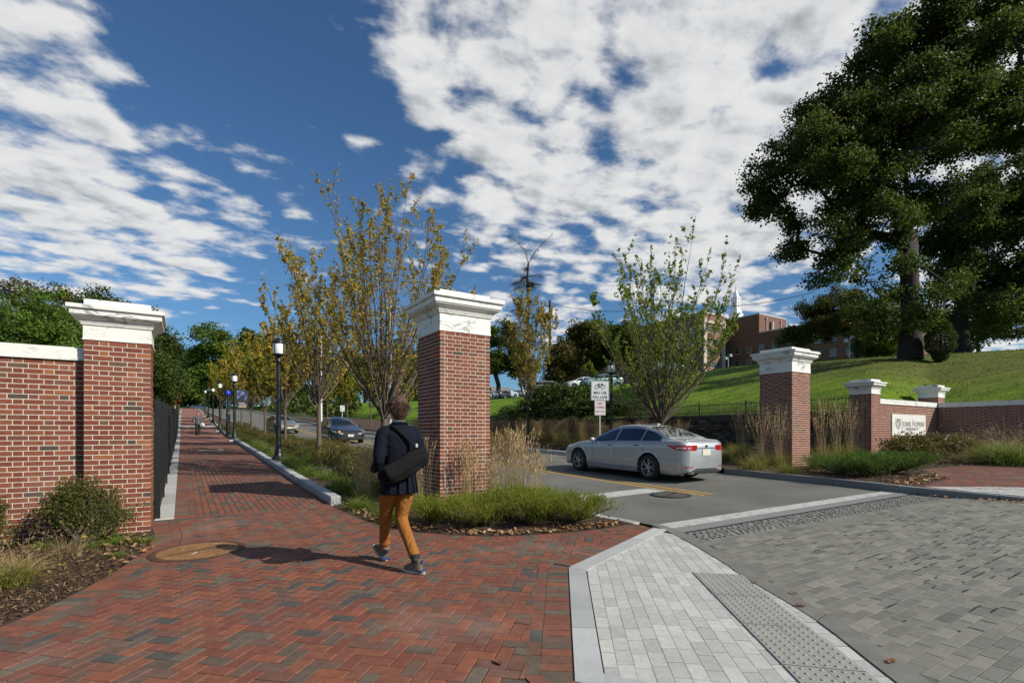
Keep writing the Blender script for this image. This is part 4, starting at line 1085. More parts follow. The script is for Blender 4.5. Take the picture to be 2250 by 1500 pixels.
# old stone gate pier on the wall
sp = thing('stone_pier', 'stubby dark rubble stone pier standing on the retaining wall', 'pillar', (WALLX+.3, 33.5, WALLZ))
for r in range(5):
    for k in range(4):
        MB().box((WALLX-.15+(k % 2)*.5, 33+(k//2)*.55, WALLZ+r*.2), (WALLX+.34+(k % 2)*.5, 33.53+(k//2)*.55, WALLZ+r*.2+.19)).obj('stone', M_stone, sp, True, bevel=.02)

# black picket fence along the walkway
def fence():
    t = thing('metal_fence', 'tall black metal picket fence along the left edge of the brick walkway', 'fence', (-.33, 9.85, .1))
    x = -.33; Hh = 1.86; pk = MB().box((-.0125, -.0125, .04), (.0125, .0125, Hh)).mesh('picket', M_black)
    y = 9.88; n = 0; nxt = y
    post = MB().box((-.04, -.04, 0), (.04, .04, Hh+.04)).box((-.047, -.047, Hh+.04), (.047, .047, Hh+.06)).mesh('post', M_black)
    while y < 62:
        o = link('post', post, t); o.matrix_parent_inverse = Matrix.Translation(-t.location); o.location = (x, y, gz(x, y))
        y2 = y+2.4
        for zr in (.12, 1.60, 1.80):
            a, b = gz(x, y)+zr, gz(x, y2)+zr; m = MB(); m.add([(x-.016, y+.04, a), (x+.016, y+.04, a), (x+.016, y2-.04, b), (x-.016, y2-.04, b), (x-.016, y+.04, a+.035), (x+.016, y+.04, a+.035), (x+.016, y2-.04, b+.035), (x-.016, y2-.04, b+.035)], [(0, 3, 2, 1), (4, 5, 6, 7), (0, 1, 5, 4), (1, 2, 6, 5), (2, 3, 7, 6), (3, 0, 4, 7)]); m.obj('rail', M_black, t, True)
        for k in range(1, 18):
            if n >= 290: break
            yy = y+k*2.4/18; o = link('picket', pk, t); o.matrix_parent_inverse = Matrix.Translation(-t.location); o.location = (x, yy, gz(x, yy)); n += 1
        if n >= 290:
            rest = MB()
            for k in range(1, 18): yy = y+k*2.4/18; z = gz(x, yy); rest.box((x-.0125, yy-.0125, z+.04), (x+.0125, yy+.0125, z+Hh))
            props(rest.obj('far_picket_field', M_black, t, True), kind='stuff')
        y = y2
fence()
# ------------------------------------------------------------------ plants
def ribbons(base, dirs, L, W0, bend, segs=3, az=None):
    """tapering blades: base (n,3), dirs (n,3) unit, L (n), W0 (n), bend (n) how far the tip droops outwards -> verts, quads+tris"""
    n = len(base); side = np.cross(dirs, np.array([0, 0, 1.])+rng.normal(0, .35, (n, 3))); side /= np.linalg.norm(side, axis=1)[:, None]+1e-9
    out = dirs*np.array([1, 1, 0.]); out /= np.linalg.norm(out, axis=1)[:, None]+1e-6
    V = []; 
    for k in range(segs+1):
        t = k/segs; c = base+dirs*(L*t)[:, None]+(out*(bend*t**2)[:, None]-np.array([0, 0, 1.])*(bend*.75*t**2.2)[:, None])*L[:, None]
        w = (W0*(1-t)**.6*.5 if k < segs else W0*0)[:, None]
        if k < segs: V += [c-side*w, c+side*w]
        else: V += [c]
    V = np.stack(V, 1); m = V.shape[1]; V = V.reshape(-1, 3); o = (np.arange(n)*m)[:, None]
    q = np.concatenate([o+np.array([[2*k, 2*k+1, 2*k+3, 2*k+2]]) for k in range(segs-1)]) if segs > 1 else np.zeros((0, 4), int)
    t = o+np.array([[2*segs-2, 2*segs-1, 2*segs]]); return V, q, t, m
def blade_mesh(name, mat, base, dirs, L, W0, bend, segs=3, rnd=None):
    V, q, t, m = ribbons(base, dirs, L, W0, bend, segs); r = np.repeat(rng.random(len(base)) if rnd is None else rnd, m)
    return mesh_np(name, V, [q, t], mat, False, r)
def rdir(n, lean, spread=None):
    a = rng.random(n)*2*np.pi; t = lean; return np.stack([np.cos(a)*np.sin(t), np.sin(a)*np.sin(t), np.cos(t)], 1)
def leaf_mesh(name, mat, P, size, flat=.5, aspect=1.7, rnd=None, smooth_n=None):
    """folded diamond leaves around points P (n,3)"""
    n = len(P); a = rng.normal(0, 1, (n, 3)); a /= np.linalg.norm(a, axis=1)[:, None]
    nrm = rng.normal(0, 1, (n, 3)); nrm[:, 2] = np.abs(nrm[:, 2])+flat
    nrm /= np.linalg.norm(nrm, axis=1)[:, None]; a = np.cross(nrm, a); a /= np.linalg.norm(a, axis=1)[:, None]+1e-9; b = np.cross(nrm, a)
    s = (size*rng.uniform(.6, 1.25, n) if np.isscalar(size) else size)[:, None]
    V = np.stack([P-a*s*.5, P+b*s*.5/aspect+nrm*s*.08, P+a*s*.5-nrm*s*.10, P-b*s*.5/aspect+nrm*s*.08], 1).reshape(-1, 3)
    o = (np.arange(n)*4)[:, None]; f = np.concatenate([o+np.array([[0, 1, 2]]), o+np.array([[0, 2, 3]])])
    r = np.repeat(rng.random(n) if rnd is None else rnd, 4)
    return mesh_np(name, V, f, mat, False, r)
# --- ornamental grasses
def plume_grass(n_st=60, n_bl=260, h=1.35, bh=.55, spread=.22, stalk=None, blade=None, lean=.16, plume=.24, pw=.012, rad=.10):
    t = thing('ornamental_grass', 'x', 'grass')
    base = np.stack([rng.normal(0, rad, n_bl), rng.normal(0, rad, n_bl), np.zeros(n_bl)], 1)
    link('blade_tuft', blade_mesh('blade_tuft', blade or M_blade, base, rdir(n_bl, np.abs(rng.normal(.25, spread, n_bl))), rng.uniform(.6, 1.15, n_bl)*bh, rng.uniform(.004, .008, n_bl), rng.uniform(.2, .75, n_bl), 4), t)
    b2 = np.stack([rng.normal(0, rad*.7, n_st), rng.normal(0, rad*.7, n_st), np.zeros(n_st)], 1); dd = rdir(n_st, np.abs(rng.normal(0, lean, n_st))); LL = rng.uniform(.72, 1.08, n_st)*h
    V, q, tr, m = ribbons(b2, dd, LL, np.full(n_st, .0045), rng.uniform(0, .10, n_st), 4); r = np.repeat(rng.random(n_st), m)
    VV, RR = [V], [r]; Q, T = [q], [tr]; nv = len(V)
    tips = V.reshape(n_st, m, 3)[:, -1]; low = V.reshape(n_st, m, 3)[:, 4]; ax = tips-low; ax /= np.linalg.norm(ax, axis=1)[:, None]+1e-9
    kk = 7; bp = np.repeat(tips, kk, 0)-np.repeat(ax, kk, 0)*(np.tile(np.linspace(0, 1, kk), n_st)*plume)[:, None]
    dr = np.repeat(ax, kk, 0)+rng.normal(0, .22, (len(bp), 3)); dr /= np.linalg.norm(dr, axis=1)[:, None]
    V2, q2, t2, m2 = ribbons(bp, dr, rng.uniform(.04, .075, len(bp)), np.full(len(bp), pw), np.zeros(len(bp)), 2)
    VV.append(V2); Q.append(q2+nv); T.append(t2+nv); RR.append(np.repeat(rng.random(len(bp)), m2))
    link('flower_stalks', mesh_np('flower_stalks', np.concatenate(VV), [np.concatenate(Q), np.concatenate(T)], stalk or M_straw, False, np.concatenate(RR)), t); return t
def tuft_grass(n=420, h=.38, spread=.45, mat=None, rad=.08, bend=(.3, 1.0), seeds=0, w=(.003, .007)):
    t = thing('grass_clump', 'x', 'grass')
    base = np.stack([rng.normal(0, rad, n), rng.normal(0, rad, n), np.zeros(n)], 1)
    link('blade_tuft', blade_mesh('blade_tuft', mat or M_blade, base, rdir(n, np.abs(rng.normal(.3, spread, n))), rng.uniform(.5, 1.15, n)*h, rng.uniform(w[0], w[1], n), rng.uniform(bend[0], bend[1], n), 4), t)
    if seeds:
        b2 = base[:seeds]; dd = rdir(seeds, np.abs(rng.normal(.1, .30, seeds))); LL = rng.uniform(.9, 1.5, seeds)*h
        V, q, tr, m = ribbons(b2, dd, LL, np.full(seeds, .0035), rng.uniform(.15, .5, seeds), 4); tips = V.reshape(seeds, m, 3)[:, -1]; low = V.reshape(seeds, m, 3)[:, 6]; ax = tips-low; ax /= np.linalg.norm(ax, axis=1)[:, None]+1e-9
        kk = 9; bp = np.repeat(tips, kk, 0)-np.repeat(ax, kk, 0)*(np.tile(np.linspace(0, 1, kk), seeds)*.09)[:, None]; dr = np.repeat(ax, kk, 0)*.7+rng.normal(0, .5, (len(bp), 3)); dr /= np.linalg.norm(dr, axis=1)[:, None]
        V2, q2, t2, m2 = ribbons(bp, dr, rng.uniform(.018, .03, len(bp)), np.full(len(bp), .006), np.zeros(len(bp)), 2); nv = len(V)
        link('seed_heads', mesh_np('seed_heads', np.concatenate([V, V2]), [np.concatenate([q, q2+nv]), np.concatenate([tr, t2+nv])], M_straw, False, np.concatenate([np.repeat(rng.random(seeds), m), np.repeat(rng.random(len(bp)), m2)])), t)
    return t
def juniper(rx=.8, ry=.5, h=.38, n=5200, mat=None):
    t = thing('juniper_shrub', 'x', 'shrub')
    # branches fan out low; needle sprays stand along them
    nb = 46; m = MB(); pts = []
    for i in range(nb):
        a = random.uniform(0, 2*math.pi); r = random.uniform(.5, 1.); ex, ey = math.cos(a)*rx*r, math.sin(a)*ry*r
        p = [Vector((ex*k/5, ey*k/5, h*(.25+.62*math.sin(min(1, k/5*1.15)*math.pi/2)*(1.15-r*.55))*(.25+k/5*.75)+.0)) for k in range(6)]
        m.tube(p, [.010*(1-k/6.5) for k in range(6)], 4, False)
        for k in range(2, 6): pts += [p[k]]*(2+k)
        for k in range(1, 5): pts += [p[k].lerp(p[k+1], .5)]*(2+k)
    m.obj('stems', M_twig, t)
    pts = np.array([tuple(p) for p in pts]); P = pts[rng.integers(0, len(pts), n//7)]+rng.normal(0, 1, (n//7, 3))*np.array([.055, .055, .028])
    P[:, 2] = np.maximum(P[:, 2], .01)
    out = P*np.array([1/rx, 1/ry, 0]); dr = out*.55+rng.normal(0, .35, P.shape)+np.array([0, 0, .75]); dr /= np.linalg.norm(dr, axis=1)[:, None]
    base = np.repeat(P, 7, 0)+np.repeat(dr, 7, 0)*rng.uniform(-.05, .07, len(P)*7)[:, None]; d2 = np.repeat(dr, 7, 0)+rng.normal(0, .42, (len(base), 3)); d2 /= np.linalg.norm(d2, axis=1)[:, None]
    rn = np.repeat(np.clip(rng.normal(.5, .22, len(P)), 0, 1), 7)+rng.normal(0, .08, len(base))
    link('needle_sprays', blade_mesh('needle_sprays', mat or M_juniper, base, d2, rng.uniform(.028, .062, len(base)), rng.uniform(.005, .0085, len(base)), np.zeros(len(base)), 1, np.clip(rn, 0, 1)), t); return t
def leaf_shrub(name, rx, ry, h, n, mat, size=.035, stems=26, open_=.0, z0=.12):
    t = thing(name, 'x', 'shrub'); m = MB(); tips = []
    for i in range(stems):
        a = random.uniform(0, 2*math.pi); r = math.sqrt(random.random()); e = Vector((math.cos(a)*rx*r, math.sin(a)*ry*r, h*math.sqrt(max(.05, 1-r*r*.85))*random.uniform(.82, 1.08)))
        b = Vector((random.gauss(0, .05), random.gauss(0, .05), 0)); mid = b.lerp(e, .5)+Vector((e.x*.12, e.y*.12, -.03*h)); p = [b, b.lerp(mid, .5), mid, mid.lerp(e, .5)+Vector((0, 0, .01)), e]
        m.tube(p, [.009, .008, .006, .004, .002], 5, False)
        for k in (2, 3, 4):
            for s in range(3):
                q_ = p[k].lerp(p[min(k+1, 4)], random.random())+Vector((random.gauss(0, rx*.16), random.gauss(0, ry*.16), random.gauss(0, h*.10))); m.tube([p[k-1].lerp(p[k], .5), q_], [.004, .0015], 4, False); tips.append(q_)
        tips.append(e)
    m.obj('stems', M_twig, t); tp = np.array([tuple(v) for v in tips]); c = tp[rng.integers(0, len(tp), n)]; P = c+rng.normal(0, 1, (n, 3))*np.array([.045*rx/.4, .045*ry/.4, .04])*(1-open_*.3)
    P[:, 2] = np.maximum(P[:, 2], z0*h)
    link('foliage', leaf_mesh('foliage', mat, P, size, .4, 1.9), t); return t
def place(o, x, y, z=None, rz=None, s=1., label=None, group=None, first=False, cat=None):
    c = o if first else copy_tree(o)
    c.location = (x, y, (gz(x, y)+.01) if z is None else z); c.rotation_euler = (0, 0, random.uniform(0, 6.28) if rz is None else rz); c.scale = (s, s, s*random.uniform(.94, 1.06))
    if label: c['label'] = label
    if group: c['group'] = group
    elif 'group' in c: del c['group']
    if cat: c['category'] = cat
    return c
def bedz(x, y): return gz(x, y)+.012
# left bed
s1 = leaf_shrub('evergreen_shrub', .43, .34, .72, 12000, M_shrub, .032, 40); place(s1, -1.06, 8.52, rz=.3, label='rounded evergreen shrub with dark small leaves in front of the short gate pillar', first=True)
place(s1, -2.0, 8.40, rz=2., s=.95, label='evergreen shrub cut by the left edge of the photo before the brick wall')
g1 = tuft_grass(240, .36, .30, M_strawd, .05, (.2, .8), 14); place(g1, *G(150, 1228), label='dry tan grass clump in front of the rounded evergreen shrub', first=True)
g2 = tuft_grass(520, .42, .45, M_bladey, .07, (.3, 1.0), 26)
place(g2, *G(20, 1290), label='shaggy olive and straw grass clump in the mulch at the far left', first=True)
g2b = tuft_grass(200, .34, .4, M_straw, .07, (.3, .9), 30); place(g2b, *G(38, 1262), label='pale feathery grass clump just behind the shaggy olive clump', first=True)
li = tuft_grass(170, .24, .5, M_blade, .05, (.5, 1.3), 0, (.006, .011))
place(li, *G(255, 1196), label='bright green strappy clump at the foot of the short gate pillar', first=True)
place(li, *G(318, 1192), s=.75, label='yellow green strappy clump by the walkway corner of the short pillar')
place(li, *G(198, 1204), s=.6, label='small strappy clump between dry grass and bright green clump')
place(li, *G(262, 1222), s=.5, label='smallest strappy clump, alone in the mulch before the others')
place(li, -1.45, 8.5, s=.7, label='strappy clump against the wall left of the dry tan grass')
wd = leaf_shrub('weed_seedling', .03, .03, .05, 22, M_gleaf, .035, 3); place(wd, *G(136, 1253), label='tiny green seedling in the middle of the mulch', first=True, cat='weed'); place(wd, *G(243, 1264), s=.7, label='tiny green seedling near the brick edge of the mulch', cat='weed')
place(wd, -1.0, 8.3, s=1.9, label='broad leaved weed beside the dry tan grass', cat='weed')
# centre bed: junipers in an arc, feather grasses round the pillar
jA = juniper(.74, .52, .46, 11000); jB = juniper(.64, .56, .50, 10500)
jp = [(4.95, 5.98, 1.0, 'yellow green juniper at the road corner of the centre bed'), (4.35, 6.35, 1.05, 'juniper mound right of the walking man before the tall pillar'), (3.72, 6.62, 1., 'juniper mound directly before the tall pillar'),
      (3.15, 7.15, .9, 'juniper mound beside the trousers of the walking man'), (5.15, 6.8, .95, 'juniper mound behind the road corner one'), (4.55, 7.15, 1., 'juniper mound close against the lit side of the tall pillar'), (3.95, 7.35, .9, 'juniper tucked at the front corner of the tall pillar'), (5.3, 7.6, .8, 'small juniper by the stop line end')]
for i, (x, y, s, lb) in enumerate(jp): o = (jA, jB)[i % 2]; place(o, x, y, bedz(x, y), s=s, label=lb, first=i < 2)
lB = tuft_grass(320, .42, .45, M_blade, .09, (.4, 1.1), 0, (.005, .010))
lbp = [(2.75, 7.75, 'arching green grass clump behind the legs of the walking man'), (2.95, 8.35, 'arching green grass clump left of the tall pillar'), (2.62, 9.0, 'arching green clump at the end of the raised kerb'), (4.65, 8.02, 'green clump at the foot of the lit pillar face'), (5.25, 8.5, 'green clump at the road side of the tall pillar'), (3.4, 8.7, 'green clump at the shaded foot of the tall pillar')]
for i, (x, y, lb) in enumerate(lbp): place(lB, x, y, bedz(x, y), label=lb, first=i == 0)
fg = plume_grass(95, 220, 1.25, .55, .22, M_straw, M_blade, .11, .26, .014, .13)
fgp = [(5.0, 8.55, 1.1, 'dense straw feather grass right behind the lit pillar corner'), (5.42, 8.45, 1.12, 'straw feather grass leaning over the road edge'), (5.25, 8.05, 1.08, 'tallest straw feather grass right of the tall pillar'), (5.15, 9.0, 1.05, 'straw feather grass behind the tallest one by the road'), (5.35, 7.55, .9, 'straw feather grass nearest the stop line'), (4.25, 8.05, .95, 'thin feather grass in front of the lit face of the tall pillar'), (4.62, 7.9, .7, 'short feather grass at the right corner of the lit pillar face'),
       (3.42, 8.45, .95, 'feather grass against the shaded side of the tall pillar'), (2.95, 9.9, .85, 'feather grass left of the walking man beside the kerb'), (3.6, 11.0, .8, 'feather grass further up the bed behind the walking man')]
for i, (x, y, s, lb) in enumerate(fgp): place(fg, x, y, bedz(x, y), s=s, label=lb, first=i == 0)
# right island
jC = juniper(.8, .5, .38, 9000, M_junipg)
for i, (px_, py_, s, lb) in enumerate([(1905, 1046, 1.35, 'green juniper at the front tip of the right island'), (1845, 1042, 1.2, 'green juniper beside the far gate pillar'), (1965, 1040, 1.3, 'green juniper nearest the side brick pavement'), (1925, 1028, 1.2, 'green juniper behind the front one on the right island')]):
    x, y = G(px_, py_, .14); place(jC, x, y, gz(x, y)+.14, s=s*1.18, label=lb, first=i == 0)
fr = plume_grass(60, 240, 1.75, .8, .25, M_straw, M_bladey, .14, .3, .014)
for i, (px_, py_, s, lb) in enumerate([(1630, 1018, 1., 'brown feather grass behind the rear of the silver saloon'), (1672, 1024, .98, 'brown feather grass at the shaded face of the far gate pillar'), (1712, 1028, .9, 'shorter feather grass close to the lit corner of the far pillar'), (1806, 1018, 1.05, 'brown feather grass just right of the far gate pillar'), (1840, 1010, 1.0, 'brown feather grass midway between the two right pillars'), (1868, 1008, 1.0, 'brown feather grass leaning on the short pillar')]):
    x, y = G(px_, py_, .14); place(fr, x, y, gz(x, y)+.14, s=s*1.05, label=lb, first=i == 0)
tg = tuft_grass(460, .62, .4, M_bladey, .14, (.3, .8), 0, (.005, .009))
for i, (px_, py_, s, lb) in enumerate([(1600, 1012, 1., 'olive grass clump by the rear bumper of the silver saloon'), (1655, 1032, .8, 'olive grass clump spilling to the kerb left of the far pillar'), (1735, 1040, .6, 'low olive clump at the kerb before the far pillar'), (1800, 1030, .8, 'olive clump at the right foot of the far pillar'), (1852, 1024, .8, 'olive clump behind the green junipers'), (1622, 1000, 1., 'olive clump further behind the silver saloon')]):
    x, y = G(px_, py_, .14); place(tg, x, y, gz(x, y)+.14, s=s*1.25, label=lb, first=i == 0)
az = leaf_shrub('azalea_bush', .95, .6, .62, 5200, M_azalea, .065, 34)
for i, (px_, py_, s, lb) in enumerate([(2000, 1012, 1.1, 'russet and green bush below the marble name tablet'), (2070, 1006, 1.0, 'russet bush behind the black spotlight'), (2100, 998, .9, 'dull green bush in the shade of the corner wall')]):
    x, y = G(px_, py_, .14); place(az, x, y, gz(x, y)+.14, s=s*1.16, label=lb, first=i == 0)
fn = tuft_grass(260, .5, .42, M_strawd, .08, (.3, .8), 22)
for i, (px_, py_, s, lb) in enumerate([(2060, 1012, .55, 'small dry grass tuft left of the black spotlight'), (2102, 1014, .85, 'dry bronze grass right of the black spotlight'), (2140, 1018, .95, 'dry bronze grass in the middle of the right bed'), (2170, 1016, .8, 'dry bronze grass beside the pale plumed grass')]):
    x, y = G(px_, py_, .14); place(fn, x, y, gz(x, y)+.14, s=s*1.3, label=lb, first=i == 0)
pf = tuft_grass(800, .72, .45, M_blade, .2, (.3, .8), 90, (.006, .011))
for i, (px_, py_, s, lb) in enumerate([(2190, 1018, 1., 'green fountain grass with pale plumes in the right bed'), (2240, 1022, 1.05, 'green fountain grass with pale plumes at the right edge'), (2225, 1008, 1.1, 'green fountain grass with pale plumes behind the other two')]):
    x, y = G(px_, py_, .14); place(pf, x, y, gz(x, y)+.14, s=s*1.35, label=lb, first=i == 0)
# bed between walkway and road, further up
sh2 = leaf_shrub('low_shrub', .62, .55, .55, 2600, M_azalea, .05, 22); sh3 = leaf_shrub('low_shrub', .55, .55, .5, 2400, M_shrub, .05, 22)
rowg = 'low shrubs and grasses filling the bed between walkway and road'
y = 11.2; i = 0
lG = tuft_grass(380, .55, .4, M_blade, .13, (.3, .8), 0, (.006, .011)); fS = tuft_grass(380, .6, .35, M_strawd, .14, (.3, .7), 20)
first = {id(sh2): 1, id(sh3): 1, id(lG): 1, id(fS): 1}
lbs = {id(sh2): 'low russet shrub in the bed between walkway and road', id(sh3): 'low green shrub in the bed between walkway and road', id(lG): 'bright green grass clump in the bed between walkway and road', id(fS): 'tan grass clump in the bed between walkway and road'}
while y < 60:
    for x0 in ((3.0, 3.75, 4.6, 5.3) if y < 26 else (3.2, 4.3, 5.1)):
        x = x0+random.uniform(-.2, .2); yy = y+random.uniform(-.4, .4)
        if abs(x-2.69) < .45 and abs(yy-18.5) < .5: continue
        w_ = random.random(); 
        if x0 < 3.3: o = lG if w_ < .65 else sh3
        else: o = (lG if w_ < .22 else fS if w_ < .38 else sh2 if w_ < .70 else sh3)
        place(o, x, yy, bedz(x, yy), s=random.uniform(.75, 1.1), label=lbs[id(o)], group={id(sh2): 'low russet shrubs in the road bed', id(sh3): 'low green shrubs in the road bed', id(lG): 'green grass clumps in the road bed', id(fS): 'tan grass clumps in the road bed'}[id(o)], first=bool(first.pop(id(o), 0)))
    y += 1.15 if y < 26 else 2.0
# switchgrass band before the stone wall
sw = plume_grass(150, 200, 1.25, .8, .3, M_strawd, M_bladey, .26, .35, .010, .2)
k = 0; y = 17.5
while y < 46:
    for x in (18.6, 20.2, 21.6):
        xx = x+random.uniform(-.4, .4); yy = y+random.uniform(-.4, .4)
        place(sw, xx, yy, gz(xx, yy)+.10, s=random.uniform(.85, 1.1), label='tall tan switchgrass before the dark stone wall', group='switchgrass band before the stone wall', first=k == 0); k += 1
    y += 1.6 if y < 32 else 2.4
for i, (x, yy, s) in enumerate([(14.4, 18.2, .9), (15.0, 20.5, .8), (14.2, 23.5, .9), (15.2, 26.5, .9), (14.5, 30, .9), (15.3, 34, 1.), (14.5, 38, 1.)]):
    place(sh2, x, yy, gz(x, yy)+.1, s=s, label='low russet shrub along the far kerb', group='low russet shrubs along the far kerb')
# undergrowth on the bank above the wall
ivy = leaf_shrub('bank_shrub', 1.5, 1.2, 1.3, 5200, M_holly, .13, 26)
for i, (px_, dd, s, lb) in enumerate([(1230, 31, 1.65, 'tallest bank shrub below the parked silver car'), (1180, 33, 1.1, 'bank shrub left of the tallest one above the wall'), (1275, 29.5, 1.0, 'bank shrub behind the cycle lane sign'), (1330, 28.5, .9, 'bank shrub beside the lantern post'), (1385, 27.5, .7, 'smallest bank shrub at the right end of the thicket'), (1130, 35.5, .8, 'bank shrub left end of the thicket')]):
    X, Y = D(px_, dd); place(ivy, X, Y, hz1(X, Y)-.15, s=s, label=lb, first=i == 0)
cs = leaf_shrub('conical_evergreen', .95, .95, 2.0, 9000, M_holly, .10, 60)
X, Y = D(2066, 31.5)
def conical():
    t = thing('conical_evergreen', 'small cone shaped evergreen tree on the lawn in front of the big oak', 'tree', (X, Y, hz1(X, Y)))
    MB().tube([(0, 0, 0), (0, 0, 2.5)], [.06, .02], 6).obj('trunk', M_bark, t)
    n = 15000; zz = rng.random(n)**1.1*2.75; r = .98*np.sin(np.clip((zz+.35)/2.2, 0, 1)*np.pi/2)*np.clip((2.85-zz)/1.9, 0, 1)**.7*(1+.10*np.sin(zz*9+rng.random(n)*2))
    a = rng.random(n)*6.283; rr = r*np.sqrt(rng.uniform(.55, 1.05, n)); P = np.stack([np.cos(a)*rr, np.sin(a)*rr, zz+.08], 1)
    link('crown', leaf_mesh('crown', M_holly, P, .095, .3, 1.6), t)
for c in list(cs.children): bpy.data.objects.remove(c)
bpy.data.objects.remove(cs); conical()

# --- loose bark chips, fallen leaves
def scatter_poly(poly, n, keep=None):
    xs = [p[0] for p in poly]; ys = [p[1] for p in poly]; out = []
    while len(out) < n:
        x, y = random.uniform(min(xs), max(xs)), random.uniform(min(ys), max(ys))
        if inside((x, y), poly) and (keep is None or keep(x, y)): out.append((x, y))
    return out
def chips(name, poly, n, zf, mat=M_chips, L=(.02, .06), keep=None, lift=.004, parent=None, wide=.35):
    P = np.array(scatter_poly(poly, n, keep)); z = np.array([zf(*p) for p in P]); a = rng.random(n)*6.283; l = rng.uniform(L[0], L[1], n)*.5; w = l*rng.uniform(.5, 1.2, n)*wide
    ca, sa = np.cos(a), np.sin(a); ti = rng.normal(0, .35, n); tj = rng.normal(0, .3, n); V = []
    for sx, sy in ((-1, -1), (1, -1), (1, 1), (-1, 1)): V.append(np.stack([P[:, 0]+ca*l*sx-sa*w*sy, P[:, 1]+sa*l*sx+ca*w*sy, z+lift+np.abs(l*ti)*.6+l*ti*sx*.9+w*tj*sy], 1))
    V = np.stack(V, 1).reshape(-1, 3); f = (np.arange(n)*4)[:, None]+np.array([[0, 1, 2, 3]])
    return props(link(name, mesh_np(name, V, f, mat, False, np.repeat(rng.random(n), 4)), parent), kind='stuff')
lb_poly = [(-.42, 8.85), (-.33, 7.9), (-.60, 6.6), (-.92, 5.85), (-1.24, 5.28), (-1.8, 4.6), (-2.65, 3.9), (-3.2, 4.2), (-3.2, 9.0), (-1.1, 9.0)]
chips('bark_chips', lb_poly, 26000, lambda x, y: gz(x, y)+.012, L=(.012, .042))
cb_poly = [(2.47, 9.7), (2.42, 8.3), (2.54, 7.3), (2.94, 6.48), (3.52, 5.89), (4.3, 5.59), (5.0, 5.46), (5.6, 5.5), (5.6, 9.5), (5.6, 13), (2.55, 13)]
chips('bark_chips', cb_poly, 6000, lambda x, y: gz(x, y)+.012)
chips('bark_chips', [(12.9, 5.6), (12.75, 4.5), (14.9, 4.7), (15.9, 5.4), (17.3, 6.0), (20.1, 5.55), (24, 4.85), (27, 8), (14, 9.5)], 6000, lambda x, y: gz(x, y)+.135, L=(.03, .09))
edge = lambda x, y: min(segdist((x, y), a, b) for a, b in zip(arc, arc[1:])) < .34
chips('fallen_leaves', cb_poly[:9], 650, lambda x, y: gz(x, y)+.02, M_deadleaf, (.03, .065), edge, .012, wide=.6)
chips('fallen_leaves', [(12.75, 4.45), (14.9, 4.65), (15.7, 5.2), (14.2, 5.1), (12.95, 5.0)], 220, lambda x, y: gz(x, y)+.15, M_deadleaf, (.04, .09), None, .01, wide=.6)
chips('fallen_leaves', [(12.3, 4.3), (12.55, 4.45), (12.9, 2.7), (12.5, 2.7)], 140, lambda x, y: gz(x, y)+.012, M_deadleaf, (.03, .07), None, .004, wide=.6)
chips('fallen_leaves', [(-.2, 7.6), (-.5, 6.8), (-1.1, 7.4), (-.9, 8.3), (-.4, 8.6)], 40, lambda x, y: gz(x, y)+.04, M_deadleaf, (.04, .08), None, .01, wide=.6)
oakl = MB().add([(-.05, 0, .004), (-.03, .022, .012), (-.01, .012, .01), (.005, .032, .016), (.02, .014, .012), (.04, .02, .014), (.06, 0, .02), (.04, -.02, .012), (.02, -.013, .01), (.004, -.034, .012), (-.012, -.012, .01), (-.03, -.02, .006), (0, 0, .002)], [(i, (i+1) % 12, 12) for i in range(12)]).mesh('fallen_leaf', M_deadleaf)
for i, (px_, py_, lb) in enumerate([(570, 1277, 'single curled leaf on the brick paving left of the walking man'), (130, 1232, 'orange oak leaf at the foot of the dry grass'), (1745, 1308, 'brown leaf lying on the flush kerb slab'), (1757, 1335, 'pale leaf a little nearer on the flush kerb slab'), (1957, 1459, 'small orange leaf on the nearest kerb slab'), (1658, 1284, 'yellow leaf beside the tactile plates'), (1095, 1462, 'pale scrap of leaf on the nearest bricks')]):
    x, y = G(px_, py_); o = link('fallen_leaf', oakl); o.location = (x, y, gz(x, y)+(.036 if i == 1 else .016)); o.rotation_euler = (.1, .1, random.uniform(0, 6)); o.scale = (.8,)*3; props(o, lb, 'leaf')

# lawn: short blades where the slope is near enough to read
def lawn_blades():
    n = 70000; a = rng.uniform(-.12, 1.06, n); dc = np.interp(np.clip(CX+FP*a, 300, 3200), _hx, _hd); dw = hill_edge(a, dc)+.35
    t = rng.random(n)**1.3; d = dw+(np.minimum(dc, 46)-dw)*t; X = (a*CT+ST)*d; Y = (-a*ST+CT)*d; Z = hillz(X, Y); ok = Z > 1.5
    X, Y, Z = X[ok], Y[ok], Z[ok]; n = len(X); base = np.stack([X, Y, Z-.01], 1)
    props(link('lawn_grass', blade_mesh('lawn_grass', ramped('lawn_blades', [(0, (.05, .09, .014)), (.6, (.11, .17, .022)), (.95, (.19, .24, .04)), (1, (.25, .20, .08))], .7, .3), base, rdir(n, np.abs(rng.normal(.2, .3, n))), rng.uniform(.05, .12, n), rng.uniform(.012, .022, n), rng.uniform(.1, .5, n), 1)), kind='stuff')
lawn_blades()
def lawn_litter():
    n = 900; a = rng.uniform(.2, 1.05, n); dc = np.interp(np.clip(CX+FP*a, 300, 3200), _hx, _hd); dw = hill_edge(a, dc)+.5; d = dw+(dc-dw)*rng.random(n)**.6; X = (a*CT+ST)*d; Y = (-a*ST+CT)*d; P = np.stack([X, Y, hillz(X, Y)+.05], 1)
    props(link('lawn_leaf_litter', leaf_mesh('lawn_leaf_litter', M_deadleaf, P, .13, 2.5, 1.2)), kind='stuff')
lawn_litter()
